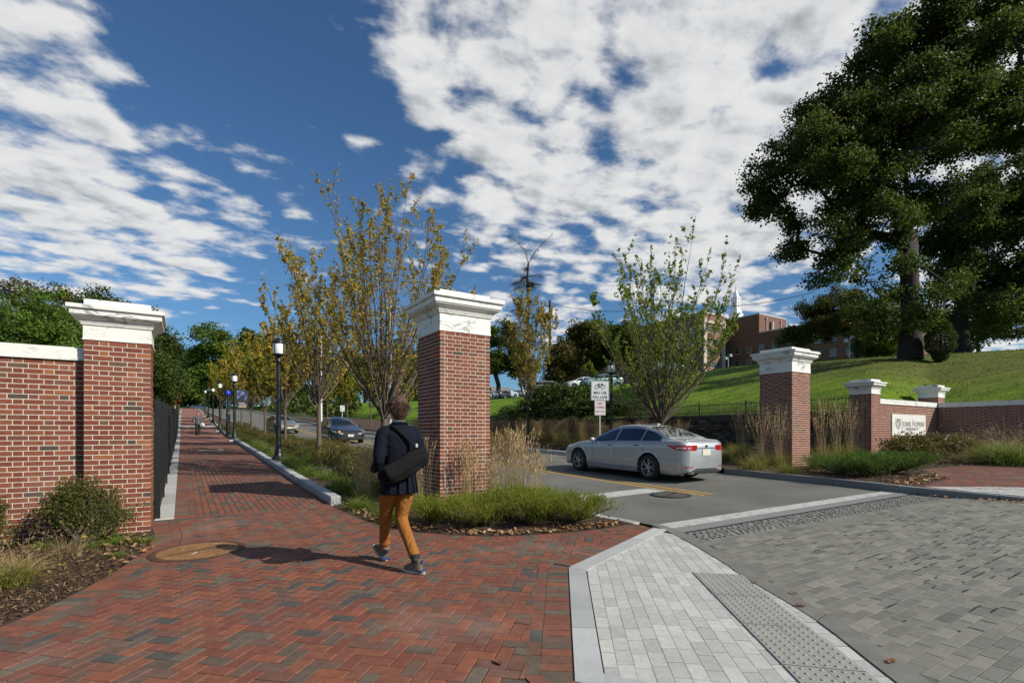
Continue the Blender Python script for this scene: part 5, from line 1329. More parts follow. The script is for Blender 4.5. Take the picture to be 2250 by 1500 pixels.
# ------------------------------------------------------------------ trees
def tubes_np(branches, n=5):
    """branches: list of (pts (k,3), radii (k)) -> verts, quads"""
    V, F = [], []; nv = 0
    ang = np.arange(n)*2*np.pi/n; ca, sa = np.cos(ang), np.sin(ang)
    for pts, rad in branches:
        pts = np.asarray(pts, float); k = len(pts); t = np.gradient(pts, axis=0); t /= np.linalg.norm(t, axis=1)[:, None]+1e-9
        ref = np.array([1., 0, 0]) if abs(t[0, 0]) < .8 else np.array([0, 1., 0]); u = ref-t*(t@ref)[:, None]; u /= np.linalg.norm(u, axis=1)[:, None]+1e-9; w = np.cross(t, u)
        ring = pts[:, None]+(u[:, None]*ca[None, :, None]+w[:, None]*sa[None, :, None])*np.asarray(rad)[:, None, None]; V.append(ring.reshape(-1, 3))
        i = np.arange(k*n).reshape(k, n); j = np.roll(i, -1, 1); F.append(np.stack([i[:-1], j[:-1], j[1:], i[1:]], -1).reshape(-1, 4)+nv); nv += k*n
    return np.concatenate(V), np.concatenate(F)
def vase_tree(label, x, y, z, H, fork, spread, nst, leaves, mat, lsize=.07, trunk_r=.07, group=None, bare_low=.25, seed=1, twig_d=1., top_bias=1., narrow=False, cat='tree'):
    rs = np.random.default_rng(seed); t = thing('young_tree', label, cat, (x, y, z), group=group); br = []; P = []
    br0 = [(np.array([[0, 0, -.1], [.01, 0, fork*.5], [0, .01, fork*1.02]]), [trunk_r*1.25, trunk_r, trunk_r*.95])]
    Vt, Ft = tubes_np(br0, 8)
    for i in range(nst):
        a = 2*np.pi*(i+rs.uniform(-.3, .3))/nst*2.399; lean = spread*(.12+.88*((i+.5)/nst))*rs.uniform(.85, 1.1); L = (H-fork)*rs.uniform(.80, 1.03)*(1-.42*lean)
        z0 = fork*rs.uniform(.9, 1.25); k = 9; s = np.linspace(0, 1, k); up = np.array([0, 0, 1.]); out = np.array([np.cos(a), np.sin(a), 0])
        ang = lean*(1.15-.35*s) if not narrow else lean*(1.5-1.1*s); step = L/(k-1); pts = [np.array([0, 0, z0])]
        for q_ in range(1, k): pts.append(pts[-1]+(out*np.sin(ang[q_])+up*np.cos(ang[q_]))*step+rs.normal(0, .018, 3)*L*.35)
        pts = np.array(pts); r0 = trunk_r*rs.uniform(.20, .34); br.append((pts, r0*(1-s)**.8+.003))
        nt = int(rs.integers(17, 24)*twig_d)
        for j in range(nt):
            u = rs.uniform(.16, .97); b0 = pts[int(u*(k-1))]*(1-(u*(k-1)) % 1)+pts[min(k-1, int(u*(k-1))+1)]*((u*(k-1)) % 1)
            sd = rs.normal(0, 1, 3); sd[2] = abs(sd[2])*.4; sd += out*.35; sd /= np.linalg.norm(sd)+1e-9
            tl = L*rs.uniform(.12, .30)*(1.1-u*.6); d0 = sd*.55+up*.85; d0 /= np.linalg.norm(d0); tp = np.array([b0, b0+d0*tl*.35, b0+d0*tl*.65+up*tl*.05, b0+d0*tl+up*tl*.12+rs.normal(0, .02, 3)])
            br.append((tp, [r0*(1-u)*.45+.004, .0035, .0028, .0015]))
            w = max(0., (u-bare_low)/(1-bare_low))**top_bias
            nl = rs.poisson(leaves/(nst*nt)*(.25+1.5*w))
            if nl: kn = rs.uniform(.2, 1.06, max(1, nl//4+1)); ss = rs.choice(kn, nl)[:, None]; P.append(b0+(tp[3]-b0)*ss+rs.normal(0, .034, (nl, 3)))
    V, F = tubes_np(br, 5)
    link('trunk', mesh_np('trunk', Vt, Ft, M_twig, True), t); link('branches', mesh_np('branches', V, F, M_twig, True), t)
    P = np.concatenate(P); link('foliage', leaf_mesh('foliage', mat, P, lsize, .1, 1.5), t); return t
def crown_tree(label, x, y, z, base_r, fork, blobs, clump_n, clump_r, leaf_n, lsize, mat, seed=1, group=None, sprig=.5, bark=None, name='broadleaf_tree', limbs=True, flat=.45, jit=.18, kids=2):
    """blobs: ellipsoids (cx,cy,cz,rx,ry,rz) local; clumps inside them are joined back to the trunk by branches"""
    rs = np.random.default_rng(seed); t = thing(name, label, 'tree', (x, y, z), group=group); C = []
    vol = np.array([b[3]*b[4]*b[5] for b in blobs]); pr = vol**.75/np.sum(vol**.75)
    for b, p_ in zip(blobs, pr):
        m = max(1, int(round(clump_n*p_))); d = rs.normal(0, 1, (m, 3)); d /= np.linalg.norm(d, axis=1)[:, None]; r = rs.uniform(.25, 1., m)**.5
        C.append(np.array(b[:3])+d*r[:, None]*np.array(b[3:6]))
    C = np.concatenate(C); nodes = [np.array([0, 0, 0.]), np.array([0, 0, fork*.55]), np.array([rs.normal(0, .05), rs.normal(0, .05), fork])]; par = [-1, 0, 1]
    top = max(b[2] for b in blobs); zc = fork
    while zc < top*.72: zc += fork*.35+.6; par.append(len(nodes)-1); nodes.append(np.array([nodes[-1][0]+rs.normal(0, .22), nodes[-1][1]+rs.normal(0, .22), zc]))
    order = np.argsort(np.linalg.norm(C-np.array([0, 0, fork*1.3]), axis=1)); tipof = []
    for ci in order:
        c = C[ci]; N = np.array(nodes[2:]); v = c-N; dist = np.linalg.norm(v, axis=1); pen = dist*(1+.9*np.clip(-v[:, 2]/(dist+.1), 0, 1)); b = int(np.argmin(pen))+2
        p0 = nodes[b]; prev = b; ns = max(1, int(dist[b-2]/1.1))
        for q_ in range(1, ns+1):
            s = q_/ns; p = p0+(c-p0)*s; p = p+np.array([0, 0, math.sin(s*math.pi)*dist[b-2]*.10])+(rs.normal(0, jit, 3)*dist[b-2]*.25 if q_ < ns else 0)
            nodes.append(p); par.append(prev); prev = len(nodes)-1
        tipof.append(prev)
    cnt = np.zeros(len(nodes)); 
    for k in tipof: cnt[k] += 1
    for k in range(len(nodes)-1, 0, -1): cnt[par[k]] += cnt[k]
    rad = base_r*(np.maximum(cnt, .6)/cnt[0])**.47; br = []
    kidsof = {}
    for k in range(1, len(nodes)): kidsof.setdefault(par[k], []).append(k)
    used = set()
    for k in range(1, len(nodes)):
        if k in used: continue
        ch = [par[k], k]; used.add(k); cur = k
        while cur in kidsof:
            nx = max(kidsof[cur], key=lambda q_: cnt[q_]); 
            if nx in used: break
            ch.append(nx); used.add(nx); cur = nx
        rr = [min(rad[ch[1]]*1.1, rad[ch[0]])]+[rad[q_] for q_ in ch[1:]]; rr[-1] *= .5
        br.append((np.array([nodes[q_] for q_ in ch]), rr))
    br[0][1][0] = base_r*1.45; 
    Vt, Ft = tubes_np(br[:1], 14); link('trunk', mesh_np('trunk', Vt, Ft, bark or M_bark, True), t)
    V, F = tubes_np(br[1:], 6); link('limbs', mesh_np('limbs', V, F, bark or M_bark, True), t)
    # foliage: every clump is a handful of flattened sprigs
    ns = len(C)*kids*5; ci = rs.integers(0, len(C), ns); d = rs.normal(0, 1, (ns, 3)); d /= np.linalg.norm(d, axis=1)[:, None]; S = C[ci]+d*(clump_r*rs.uniform(.25, 1.05, ns)**.6)[:, None]*np.array([1, 1, .74])
    li = rs.integers(0, ns, leaf_n); P = S[li]+rs.normal(0, 1, (leaf_n, 3))*np.array([sprig, sprig, sprig*.62]); tone = np.clip(rs.normal(.42, .17, ns)[li]+rs.normal(0, .16, leaf_n), 0, 1)
    sz = lsize*rs.uniform(.6, 1.3, leaf_n)
    link('crown', leaf_mesh('crown', mat, P, sz, flat, 1.35, tone), t); return t
# the two young trees nearest the road bed and the row behind them
def rowtree(px_x, Y, lab, H, spread, leaves, mat, seed, X=4.4, fork=1.75, nst=12, group=None, **k):
    return vase_tree(lab, X, Y, bedz(X, Y), H, fork, spread, nst, leaves, mat, seed=seed, group=group, **k)
rowtree(845, 13.0, 'golden leaved young tree behind the walking man, nearest of the row', 7.9, .80, 13500, M_yleaf, 3, fork=1.5, nst=30, lsize=.08, trunk_r=.095, bare_low=.2, twig_d=1.25)
rowtree(700, 20.6, 'golden leaved young tree right of the nearest lantern', 8.0, .74, 12000, M_yleaf, 5, fork=1.9, nst=24, lsize=.10, trunk_r=.085)
rg = 'golden young trees lining the road'
lab = ['third golden tree of the row up the road', 'fourth golden tree of the row, behind the banner lantern', 'fifth golden tree of the row up the road', 'sixth golden tree of the row up the road', 'seventh golden tree of the row up the road', 'eighth golden tree of the row, small with distance', 'ninth golden tree of the row, farthest of all']
for i, Y in enumerate([28.2, 35.8, 43.4, 51, 58.6, 67, 77]):
    rowtree(0, Y, lab[i], 7.4+random.uniform(-.4, .5), .80, 9000, (M_yleaf, M_ygleaf)[i % 2], 11+i, nst=13, fork=1.8, lsize=.15 if Y < 45 else .20, bare_low=.0, twig_d=1.2, group=rg)
l2 = ['golden tree across the road behind the dark oncoming saloon', 'golden tree across the road beyond the no stopping sign', 'small golden tree across the road, third from the gate', 'small golden tree across the road, farthest']
for i, Y in enumerate([44, 53, 62, 72]):
    X = 16.5; vase_tree(l2[i], X, Y, gz(X, Y)+.1, 6.8, 1.8, .75, 13, 7000, M_ygleaf, lsize=.19, trunk_r=.07, seed=40+i, bare_low=.05, group=rg)
vase_tree('slender upright tree with yellow leaves before the stone wall', 17.5, 25.6, gz(17.5, 25.6)+.1, 9.0, 1.7, .36, 18, 8000, M_yleaf, lsize=.13, trunk_r=.08, seed=61, bare_low=.02, narrow=True, twig_d=.9)
vase_tree('vase shaped young tree with fresh green top behind the silver saloon', 17.5, 15.4, gz(17.5, 15.4)+.1, 9.8, 1.15, .98, 44, 15000, M_gleaf, lsize=.12, trunk_r=.12, seed=71, bare_low=.15, twig_d=1.1, top_bias=1.25)
# big oaks on the lawn
ux, uy = (CT, -ST)   # picture-right on the ground
def B(r, f, z, a, b, c): return (ux*r+ST*f, uy*r+CT*f, z, a, b, c)   # r: to the right as seen from the gate, f: away, z: up
def crown_from(x0, y0, d, circles, fdepth=1.0, sq=.78):
    """crown masses measured off the photograph: (x, y, radius) in its pixels, spread in depth"""
    rs = random.Random(int(x0)); s = d/FP; out = []
    for (x, y, r) in circles:
        x = x+13 if x < x0 else x
        for f in (-1, 1): out.append(B((x-x0)*s, f*rs.uniform(.5, 3.0)*fdepth, (y0-y)*s, r*s*.86, r*s*.95, r*s*sq))
    return out
X, Y = D(2000, 33.)
crown_tree('huge dark green oak with spreading limbs filling the upper right of the view', X, Y, hz1(X, Y)-.1, .50, 5.6,
           crown_from(2000, 782, 33., [(1728, 345, 55), (1775, 280, 62), (1745, 400, 50), (1838, 225, 62), (1895, 150, 62), (1960, 95, 62), (2035, 62, 68), (2120, 45, 68), (2200, 45, 66), (1810, 370, 66), (1880, 300, 72), (1950, 225, 76), (2040, 165, 84), (2150, 145, 84), (2230, 140, 70),
            (1795, 505, 34), (1840, 455, 48), (1845, 565, 38), (1810, 612, 24), (1900, 420, 58), (1975, 340, 66), (2070, 290, 72), (2170, 260, 72), (1870, 640, 32), (1925, 685, 26), (1925, 585, 24), (1955, 505, 26), (1990, 640, 20), (2050, 420, 46), (2240, 300, 60), (1900, 510, 26), (1950, 655, 24), (1968, 700, 20), (1935, 722, 18), (1860, 505, 26)]),
           330, .98, 235000, .185, M_oakleaf, seed=5, sprig=.27, jit=.22, flat=.15, kids=3)
X, Y = D(2112, 39.)
crown_tree('second big oak behind and right of the huge one, limbs reaching right', X, Y, hz1(X, Y)-.1, .42, 5.6,
           crown_from(2112, 777, 39., [(2120, 520, 56), (2190, 560, 56), (2085, 600, 46), (2235, 480, 60), (2205, 640, 50), (2140, 430, 62), (2250, 590, 56), (2260, 680, 50), (2070, 690, 34), (2150, 690, 38), (2060, 500, 44), (2240, 390, 60), (2300, 450, 70), (2190, 720, 26), (2040, 640, 34), (2320, 600, 60)]),
           190, 1.0, 90000, .22, M_oakleaf, seed=8, sprig=.30, flat=.15, kids=3)
X, Y = D(1885, 50.)
crown_tree('small rounded green and bronze tree left of the oak before the long building', X, Y, hz1(X, Y)-.1, .24, 2.2, [B(-2.8, 0, 3.9, 2.8, 2.4, 1.3), B(0, 0, 4.3, 3., 2.6, 1.5), B(2.6, 0, 3.1, 2.2, 2.2, 1.2), B(-5.4, 0, 2.6, 1.6, 1.8, .9), B(-4.3, 0, 5.2, 1.5, 1.6, 1.), B(-1.5, 0, 6.2, 1.4, 1.5, 1.0)], 95, .8, 36000, .20, M_oakleaf2, seed=12, sprig=.26)
X, Y = D(2150, 58.)
crown_tree('thin leaved bronze tree seen under the second oak', X, Y, hz1(X, Y)-.3, .2, 2.2, [B(-1, 0, 4.5, 3.2, 2.4, 1.8), B(2.6, 0, 3.6, 2.6, 2.4, 1.5)], 40, .8, 9000, .26, M_oakleaf2, seed=13, sprig=.3)
X, Y = D(1940, 70.)
crown_tree('grey green small tree far under the huge oak', X, Y, hz1(X, Y)-.3, .2, 2.0, [B(0, 0, 3.6, 4.2, 3, 2.0)], 70, .9, 20000, .30, M_oakleaf, seed=14, sprig=.4)
# trees round the car park on the hill
X, Y = D(1300, 78.)
crown_tree('rounded tree with bronze tinged crown above the parked cars', X, Y, hz1(X, Y)-.2, .35, 3., [B(0, 0, 8.6, 3.4, 3.4, 2.8), B(-3.4, 0, 6.2, 2.4, 2.4, 2.), B(3.6, 0, 6.4, 2.6, 2.6, 2.2), B(0, 0, 5.2, 3.2, 3, 1.8), B(-5., 0, 4.2, 1.8, 2, 1.5)], 90, 1.05, 26000, .34, M_oakleaf2, seed=21, sprig=.36)
X, Y = D(1395, 72.)
crown_tree('dark green tree beside the bronze tinged one, before the brick building', X, Y, hz1(X, Y)-.2, .35, 3., [B(-1, 0, 6.6, 3., 3., 2.1), B(3.2, 0, 4.9, 2.8, 3, 1.8), B(5.6, 0, 3.9, 2.4, 3, 1.6), B(1.5, 0, 3.8, 5., 3, 1.8)], 90, 1.05, 26000, .34, M_oakleaf, seed=22, sprig=.36)
X, Y = D(1240, 74.)
crown_tree('russet brown tree between the conifer and the bronze tinged tree', X, Y, hz1(X, Y)-.2, .25, 2.4, [B(0, 0, 5.4, 2.4, 2.4, 2.2), B(-.5, 0, 3.2, 2.6, 2.4, 1.4)], 44, .9, 11000, .32, M_brownleaf, seed=23, sprig=.36)
X, Y = D(1095, 92.)
crown_tree('dark evergreen looking tree just right of the tall near pillar', X, Y, hz1(X, Y)-.2, .4, 3., [B(0, 0, 11.8, 2.6, 3, 2.4), B(1.4, 0, 8, 3.2, 3, 2.4), B(-2, 0, 6.5, 3, 3, 2.2), B(4.4, 0, 6, 2.4, 3, 2.0), B(4.2, 0, 9.5, 1.8, 2, 1.6)], 80, 1.1, 20000, .40, M_oakleaf, seed=24, sprig=.4)
# bare conifer: dead top with hanging wires of twigs
def snag():
    X, Y = D(1160, 66.); z = hz1(X, Y)-.2; t = thing('bare_larch', 'tall almost bare conifer with a forked top standing behind the slender yellow tree', 'tree', (X, Y, z)); rs = np.random.default_rng(77); H = 21.; br = []
    tr = [np.array([rs.normal(0, .06), rs.normal(0, .06), h]) for h in np.linspace(0, 17.2, 12)]; trunk = (np.array(tr), np.linspace(.34, .13, 12)); Vt, Ft = tubes_np([trunk], 8); link('trunk', mesh_np('trunk', Vt, Ft, M_bark, True), t)
    R_ = np.array([ux, uy, 0.]); U = np.array([0, 0, 1.]); tp = tr[-1]
    br.append((np.array([tp, tp+R_*.6+U*1.2, tp+R_*2.0+U*2.8, tp+R_*3.2+U*3.9]), [.07, .05, .03, .01])); br.append((np.array([tp, tp-R_*.3+U*1.5, tp-R_*1.2+U*2.6, tp-R_*2.6+U*3.6]), [.06, .045, .025, .01]))
    tw = list(br)
    for i in range(26):
        h = rs.uniform(6, 17); b0 = np.array([0, 0, h]); a = rs.uniform(0, 6.28); L = rs.uniform(1.4, 4.2)*(1.1-(h-6)/16); o = np.array([math.cos(a), math.sin(a), 0]); p = np.array([b0, b0+o*L*.4+U*.15, b0+o*L*.75+U*.1, b0+o*L-U*.1]); tw.append((p, [.06, .04, .025, .01])); br.append(tw[-1])
    for p, r in tw:
        for j in range(95):
            u = rs.uniform(.2, 1); k = min(2, int(u*3)); b0 = p[k]+(p[k+1]-p[k])*(u*3-k); d = rs.normal(0, .55, 3)-U*.25; q_ = b0+d*rs.uniform(.4, 1.1); br.append((np.array([b0, (b0+q_)/2+rs.normal(0, .05, 3), q_]), [.011, .008, .005]))
    V, F = tubes_np(br, 3); link('branches', mesh_np('branches', V, F, M_bark, True), t)
snag()
# woods: behind the wall at left, and where the walkway ends
def forest(rows):
    for (lab, px_, d, ztop, w_, mat, seed, nm) in rows:
        if 400 < px_ < 620: d = d+45
        X, Y = D(px_, d); zg = min(gz(X, Y), Zy(930, d)); H = Zy(ztop, d)-zg; r = w_/FP*d/2
        rs = random.Random(seed); bl = [B(0, 0, H*.80, r*.62, r*.6, H*.17)]
        for k in range(7): bl.append(B(rs.uniform(-.75, .75)*r, rs.uniform(-.6, .5)*r, H*rs.uniform(.28, .72), r*.48, r*.5, H*.15))
        ls = d*.0047; d0_ = d; crown_tree(lab, X, Y, zg, .02*H, H*.22, bl, 90, r*.20+.4, nm, ls, mat, seed=seed, sprig=ls*1.3, kids=2, group='woodland trees beyond the garden wall and the walkway' if 0 else None)
forest([('great rounded maple crown directly above the left garden wall', 60, 34, 640, 330, M_wood, 101, 42000), ('broad green crown between the wall and the short gate pillar', 175, 40, 690, 170, M_wood, 102, 22000),
        ('bronze topped tree at the upper left corner of the wood', 20, 62, 606, 190, M_brownleaf, 103, 20000), ('dark bronze tree on the ridge left of the pillar cap', 110, 58, 608, 170, M_brownleaf, 104, 20000), ('dark green ridge tree peeping over the pillar cap', 215, 60, 632, 190, M_wood2, 105, 22000),
        ('green ridge tree sloping down behind the pillar cap', 290, 66, 664, 150, M_wood2, 106, 18000), ('tall tree right of the short gate pillar with orange flecks', 362, 74, 712, 105, M_wood2, 107, 22000), ('tall green tree standing over the end of the walkway', 468, 92, 706, 125, M_wood, 108, 30000),
        ('narrow tree with reddish top right of the tall green one', 548, 100, 716, 70, M_wood2, 109, 14000), ('dark tree behind the street light at the walkway end', 405, 112, 770, 110, M_wood2, 110, 16000), ('dark tree low behind the distant lanterns', 450, 120, 800, 120, M_wood2, 111, 14000),
        ('red leaved maple low beside the black fence', 352, 70, 835, 60, M_redleaf, 112, 7000), ('dark tree behind the golden row', 600, 120, 735, 120, M_wood2, 113, 14000), ('dark tree behind the golden row toward the road', 690, 130, 745, 150, M_wood2, 114, 12000), ('dark tree in the gap left of the tall near pillar', 800, 140, 752, 170, M_wood2, 115, 12000),
        ('dark tree behind the shaded face of the tall near pillar', 900, 120, 738, 150, M_wood2, 116, 12000)])
# low woodland edge, one mass
def underwood():
    n = 26000; px_ = rng.uniform(-250, 1000, n); d = rng.uniform(84, 132, n)*np.where(px_ < 330, .62, 1.); a = (px_-CX)/FP; X = (a*CT+ST)*d; Y = (-a*ST+CT)*d; hh = np.where(px_ < 330, 5.5, 4.2)*(.6+.4*np.sin(px_*.06)+.25*np.sin(px_*.17))*rng.random(n)**.7
    keep = ~((X > -1) & (X < 16)) & ~((px_ > 325) & (px_ < 540) & (d < 150)); X, Y, hh, d = X[keep], Y[keep], hh[keep], d[keep]; P = np.stack([X, Y, gzv(X, Y)+hh], 1)
    props(link('woodland_edge', leaf_mesh('woodland_edge', M_wood2, P, .75, .3, 1.3)), kind='stuff')
underwood()
# ------------------------------------------------------------------ buildings on the hill
def bmat(name, col, mort, w=.22, h=.075):
    m, q = newmat(name); p = geo_pos(q); sp = q.add('ShaderNodeSeparateXYZ'); q.put(sp.inputs[0], p)
    cb = q.add('ShaderNodeCombineXYZ'); q.put(cb.inputs[0], q.math('ADD', sp.outputs[0], sp.outputs[1])); q.put(cb.inputs[1], sp.outputs[2])
    n = q.noise(cb.outputs[0], 1.1, 5, .7); g = q.noise(cb.outputs[0], 9., 3, .7)
    st = q.math('ABSOLUTE', q.math('SUBTRACT', q.math('FRACT', q.math('MULTIPLY', sp.outputs[2], 1.6)), .5))
    c = q.mix(q.mapr(n, .3, .7), tuple(x*.82 for x in col), tuple(x*1.15 for x in col)); c = q.mix(q.mapr(g, .35, .65, 0, .3), c, mort); c = q.mix(q.mapr(st, .42, .5, 0, .25), c, mort)
    q.put(q.b.inputs['Base Color'], c); q.b.inputs['Roughness'].default_value = .9; return m
M_bb = bmat('far_brick', (.155, .072, .05), (.19, .12, .09)); M_bb2 = bmat('far_brown_brick', (.20, .10, .07), (.24, .17, .13)); M_lime = plain('limestone_trim', (.50, .43, .36), .9, var=.1, vscale=1.)
M_win = plain('window_glass', (.03, .045, .06), .12, spec=.8); M_wframe = plain('pale_window_frame', (.42, .42, .40), .6); M_wwhite = plain('white_painted_wood', (.78, .79, .78), .5); M_roofd = plain('dark_roof', (.05, .05, .05), .8)
def win(parent, u0, z0, w, h, face, plane, bars=1):
    """window on a facade: face 'S' (normal -y, u = x) or 'W' (normal -x, u = y)"""
    m = MB(); f = .07; dpt = .10; g = MB()
    def bx(a0, a1, b0, b1, d0, d1, mm):
        if face == 'S': mm.box((a0, plane-d1, b0), (a1, plane-d0, b1))
        else: mm.box((plane-d1, a0, b0), (plane-d0, a1, b1))
    bx(u0, u0+w, z0, z0+f, 0, .05, m); bx(u0, u0+w, z0+h-f, z0+h, 0, .05, m); bx(u0, u0+f, z0+f, z0+h-f, 0, .05, m); bx(u0+w-f, u0+w, z0+f, z0+h-f, 0, .05, m)
    bx(u0+f, u0+w-f, z0+h*.5-.03, z0+h*.5+.03, 0, .045, m)
    for k in range(1, bars): bx(u0+w*k/bars-.025, u0+w*k/bars+.025, z0+f, z0+h-f, 0, .045, m)
    fr = m.obj('window', M_wframe, parent, True); bx(u0+f, u0+w-f, z0+f, z0+h-f, .0, .02, g); go = g.obj('pane', M_win); go.parent = fr
    s_ = MB(); bx(u0-.1, u0+w+.1, z0-.14, z0, 0, .12, s_); so_ = s_.obj('sill', M_lime); so_.parent = fr
def building():
    t = thing('brick_building', 'large brown brick institutional building with limestone bays on top of the hill', 'building', (134, 92, 19)); Y0 = 96.5; X0, d0 = onY(1545, Y0); X1, _ = onY(1592, Y0); zt, zb = Zy(688, d0), 14.
    MB().box((X0, Y0, zb), (X1, Y0+60, zt)).obj('west_wing_walls', M_bb2, t, True)
    MB().box((X0-.3, Y0-.3, zt), (X1+.3, Y0+60, zt+.5)).obj('parapet', M_lime, t, True)
    for (a, b) in ((.0, .12), (.88, 1.)):
        MB().box((lerp(X0, X1, a), Y0-.35, zb), (lerp(X0, X1, b), Y0-.002, zt-1.2)).obj('pilaster', M_lime, t, True)
    MB().box((X0-.12, Y0-.45, zt-2.6), (X1+.12, Y0-.36, zt-1.9)).obj('cornice_band', M_lime, t, True)
    for k in range(5):
        z = zt-5.2-k*3.45
        for j in range(3): win(t, lerp(X0, X1, .17+.235*j), z, (X1-X0)*.19, 1.75, 'S', Y0, 2)
        for j in range(9): win(t, Y0+3+j*5.2, z, 1.7, 1.8, 'W', X0, 2)
    # set-back mass and stair towers
    XA, dA = onY(1592, 100.); XB, _ = onY(1640, 100.); MB().box((XA, 100, zb), (XB, 125, Zy(722, dA))).obj('link_walls', M_bb, t, True); MB().box((XA-.1, 99.8, Zy(722, dA)), (XB, 125, Zy(722, dA)+.45)).obj('link_parapet', M_lime, t, True)
    Z1 = Zy(762, dA); MB().box((XA, 99.85, Z1), (XB, 99.998, Z1+.35)).obj('band_course', M_lime, t, True)
    Yt = 92.; XC, dC = onY(1641, Yt); XD, _ = onY(1655, Yt); MB().box((XC, Yt, zb), (XD, Yt+7, Zy(741, dC))).obj('stair_tower_walls', M_bb2, t, True); MB().box((XC-.15, Yt-.15, Zy(741, dC)), (XD+.15, Yt+7, Zy(741, dC)+.5)).obj('tower_parapet', M_lime, t, True)
    for k in range(4):
        win(t, lerp(XC, XD, .3), Zy(762+k*22, dC), .9, 1.4, 'S', Yt, 1)
        win(t, Yt+1.5, Zy(762+k*22, dC), 1.6, 1.4, 'W', XC, 1)
    XE, dE = onY(1612, 108.); XF, _ = onY(1634, 108.); MB().box((XE, 108, zb), (XF, 120, Zy(697, dE))).obj('upper_block_walls', M_bb, t, True)
    # tall block and long wing
    Xw, Yn = D(1668, 150.); ztb, zw = Zy(690, 150), Zy(732, 150); XG, _ = onY(1727, Yn)
    MB().box((Xw+.01, Yn, zw-.5), (XG, Yn+17, ztb)).obj('tall_block_walls', M_bb, t, True); MB().box((Xw-.1, Yn-.12, ztb), (XG+.1, Yn+17, ztb+.35)).obj('tall_block_parapet', M_wframe, t, True)
    MB().box((Xw, 53, zb), (Xw+26, Yn+17, zw)).obj('long_wing_walls', M_bb, t, True)
    MB().box((Xw-.18, 52.8, zw), (Xw+26, Yn-.15, zw+.35)).obj('long_wing_parapet', M_lime, t, True)
    y = 55
    while y < Yn+12:
        for z in (zw-5.2, zw-9.1, zw-12.6): win(t, y, z, 1.5, 1.9, 'W', Xw, 1)
        y += 3.9
    # vent ducts on the tall block
    m = MB(); xd = lerp(Xw, XG, .42); m.tube([(xd, Yn-.5, ztb-1.6), (xd, Yn-.5, zw+1.8), (xd+.4, Yn-.5, zw+1.2), (xd+3.2, Yn-.5, zw+.9)], .42, 10); m.obj('vent_duct', M_wframe, t, True)
    for f in (.24, .78): m = MB(); xd = lerp(Xw, XG, f); m.tube([(xd, Yn-.25, ztb-1.0), (xd, Yn-.25, zw+.4)], .13, 8); m.lathe([(.3, ztb-1.1), (.3, ztb-.7)], 8, (xd, Yn-.25, 0)); m.obj('flue_pipe', M_wframe, t, True)
building()
def cupola():
    X, Y = D(1617, 170.); s = 170/FP*.86; z0 = Zy(706, 170); t = thing('white_cupola', 'white wooden cupola with a domed top and spire rising above the brick building', 'cupola', (X, Y, z0)); a = 9.5*s
    def bx(n, w, za, zb_, mat=M_wwhite): return MB().box((-w, -w, za), (w, w, zb_)).obj(n, mat, t)
    MB().box((-a*2.2, -a*2.2, -8), (a*2.2, a*2.2, 0)).obj('roof_base', M_bb, t)
    bx('base_tier', a*1.25, 0, 16*s); bx('base_ledge', a*1.35, 16*s, 19*s); bx('middle_tier', a*1.0, 19*s, 28*s); bx('belfry', a*.78, 28*s, 58*s)
    for sx in (-1, 1):
        for sy in (-1, 1): MB().box((sx*a*.78-.12, sy*a*.78-.12, 28*s), (sx*a*.78+.12, sy*a*.78+.12, 58*s)).obj('corner_post', M_wwhite, t)
    m = MB().box((-a*.32, -a*.80, 33*s), (a*.32, -a*.783, 50*s)); m.obj('louvre', M_wframe, t); m = MB().box((-a*.80, -a*.32, 33*s), (-a*.783, a*.32, 50*s)); m.obj('louvre', M_wframe, t)
    m = MB(); m.lathe([(a*.22, 0), (a*.22, .04)], 14, rot=Matrix.Rotation(R(90), 4, 'X'), at=(0, -a*.80, 54*s)); m.obj('round_vent', M_wframe, t)
    bx('upper_ledge', a*.95, 58*s, 61*s)
    MB().lathe([(a*.74, 61*s), (a*.74, 63*s), (a*.70, 66*s), (a*.58, 71*s), (a*.36, 76*s), (a*.14, 79*s), (a*.10, 82*s)], 16).obj('dome', M_wwhite, t, smooth=True)
    MB().tube([(0, 0, 81*s), (0, 0, 96*s)], [.18, .03], 6).obj('spire', M_galv, t)
cupola()
def fartree_house():
    X, Y = D(1098, 150.); z = Zy(870, 150); t = thing('gabled_shed', 'low grey roofed building beyond the parked cars right of the tall near pillar', 'building', (X, Y, z-3))
    MB().box((-4, -3, 0), (4, 3, 3.6)).obj('wall', M_wframe, t); MB().add([(-4.6, -3.6, 3.6), (4.6, -3.6, 3.6), (4.6, 3.6, 3.6), (-4.6, 3.6, 3.6), (-3, 0, 5.6), (3, 0, 5.6)], [(0, 1, 5, 4), (1, 2, 5), (2, 3, 4, 5), (3, 0, 4), (3, 2, 1, 0)]).obj('roof', plain('grey_shingle', (.16, .155, .14), .9), t)
fartree_house()

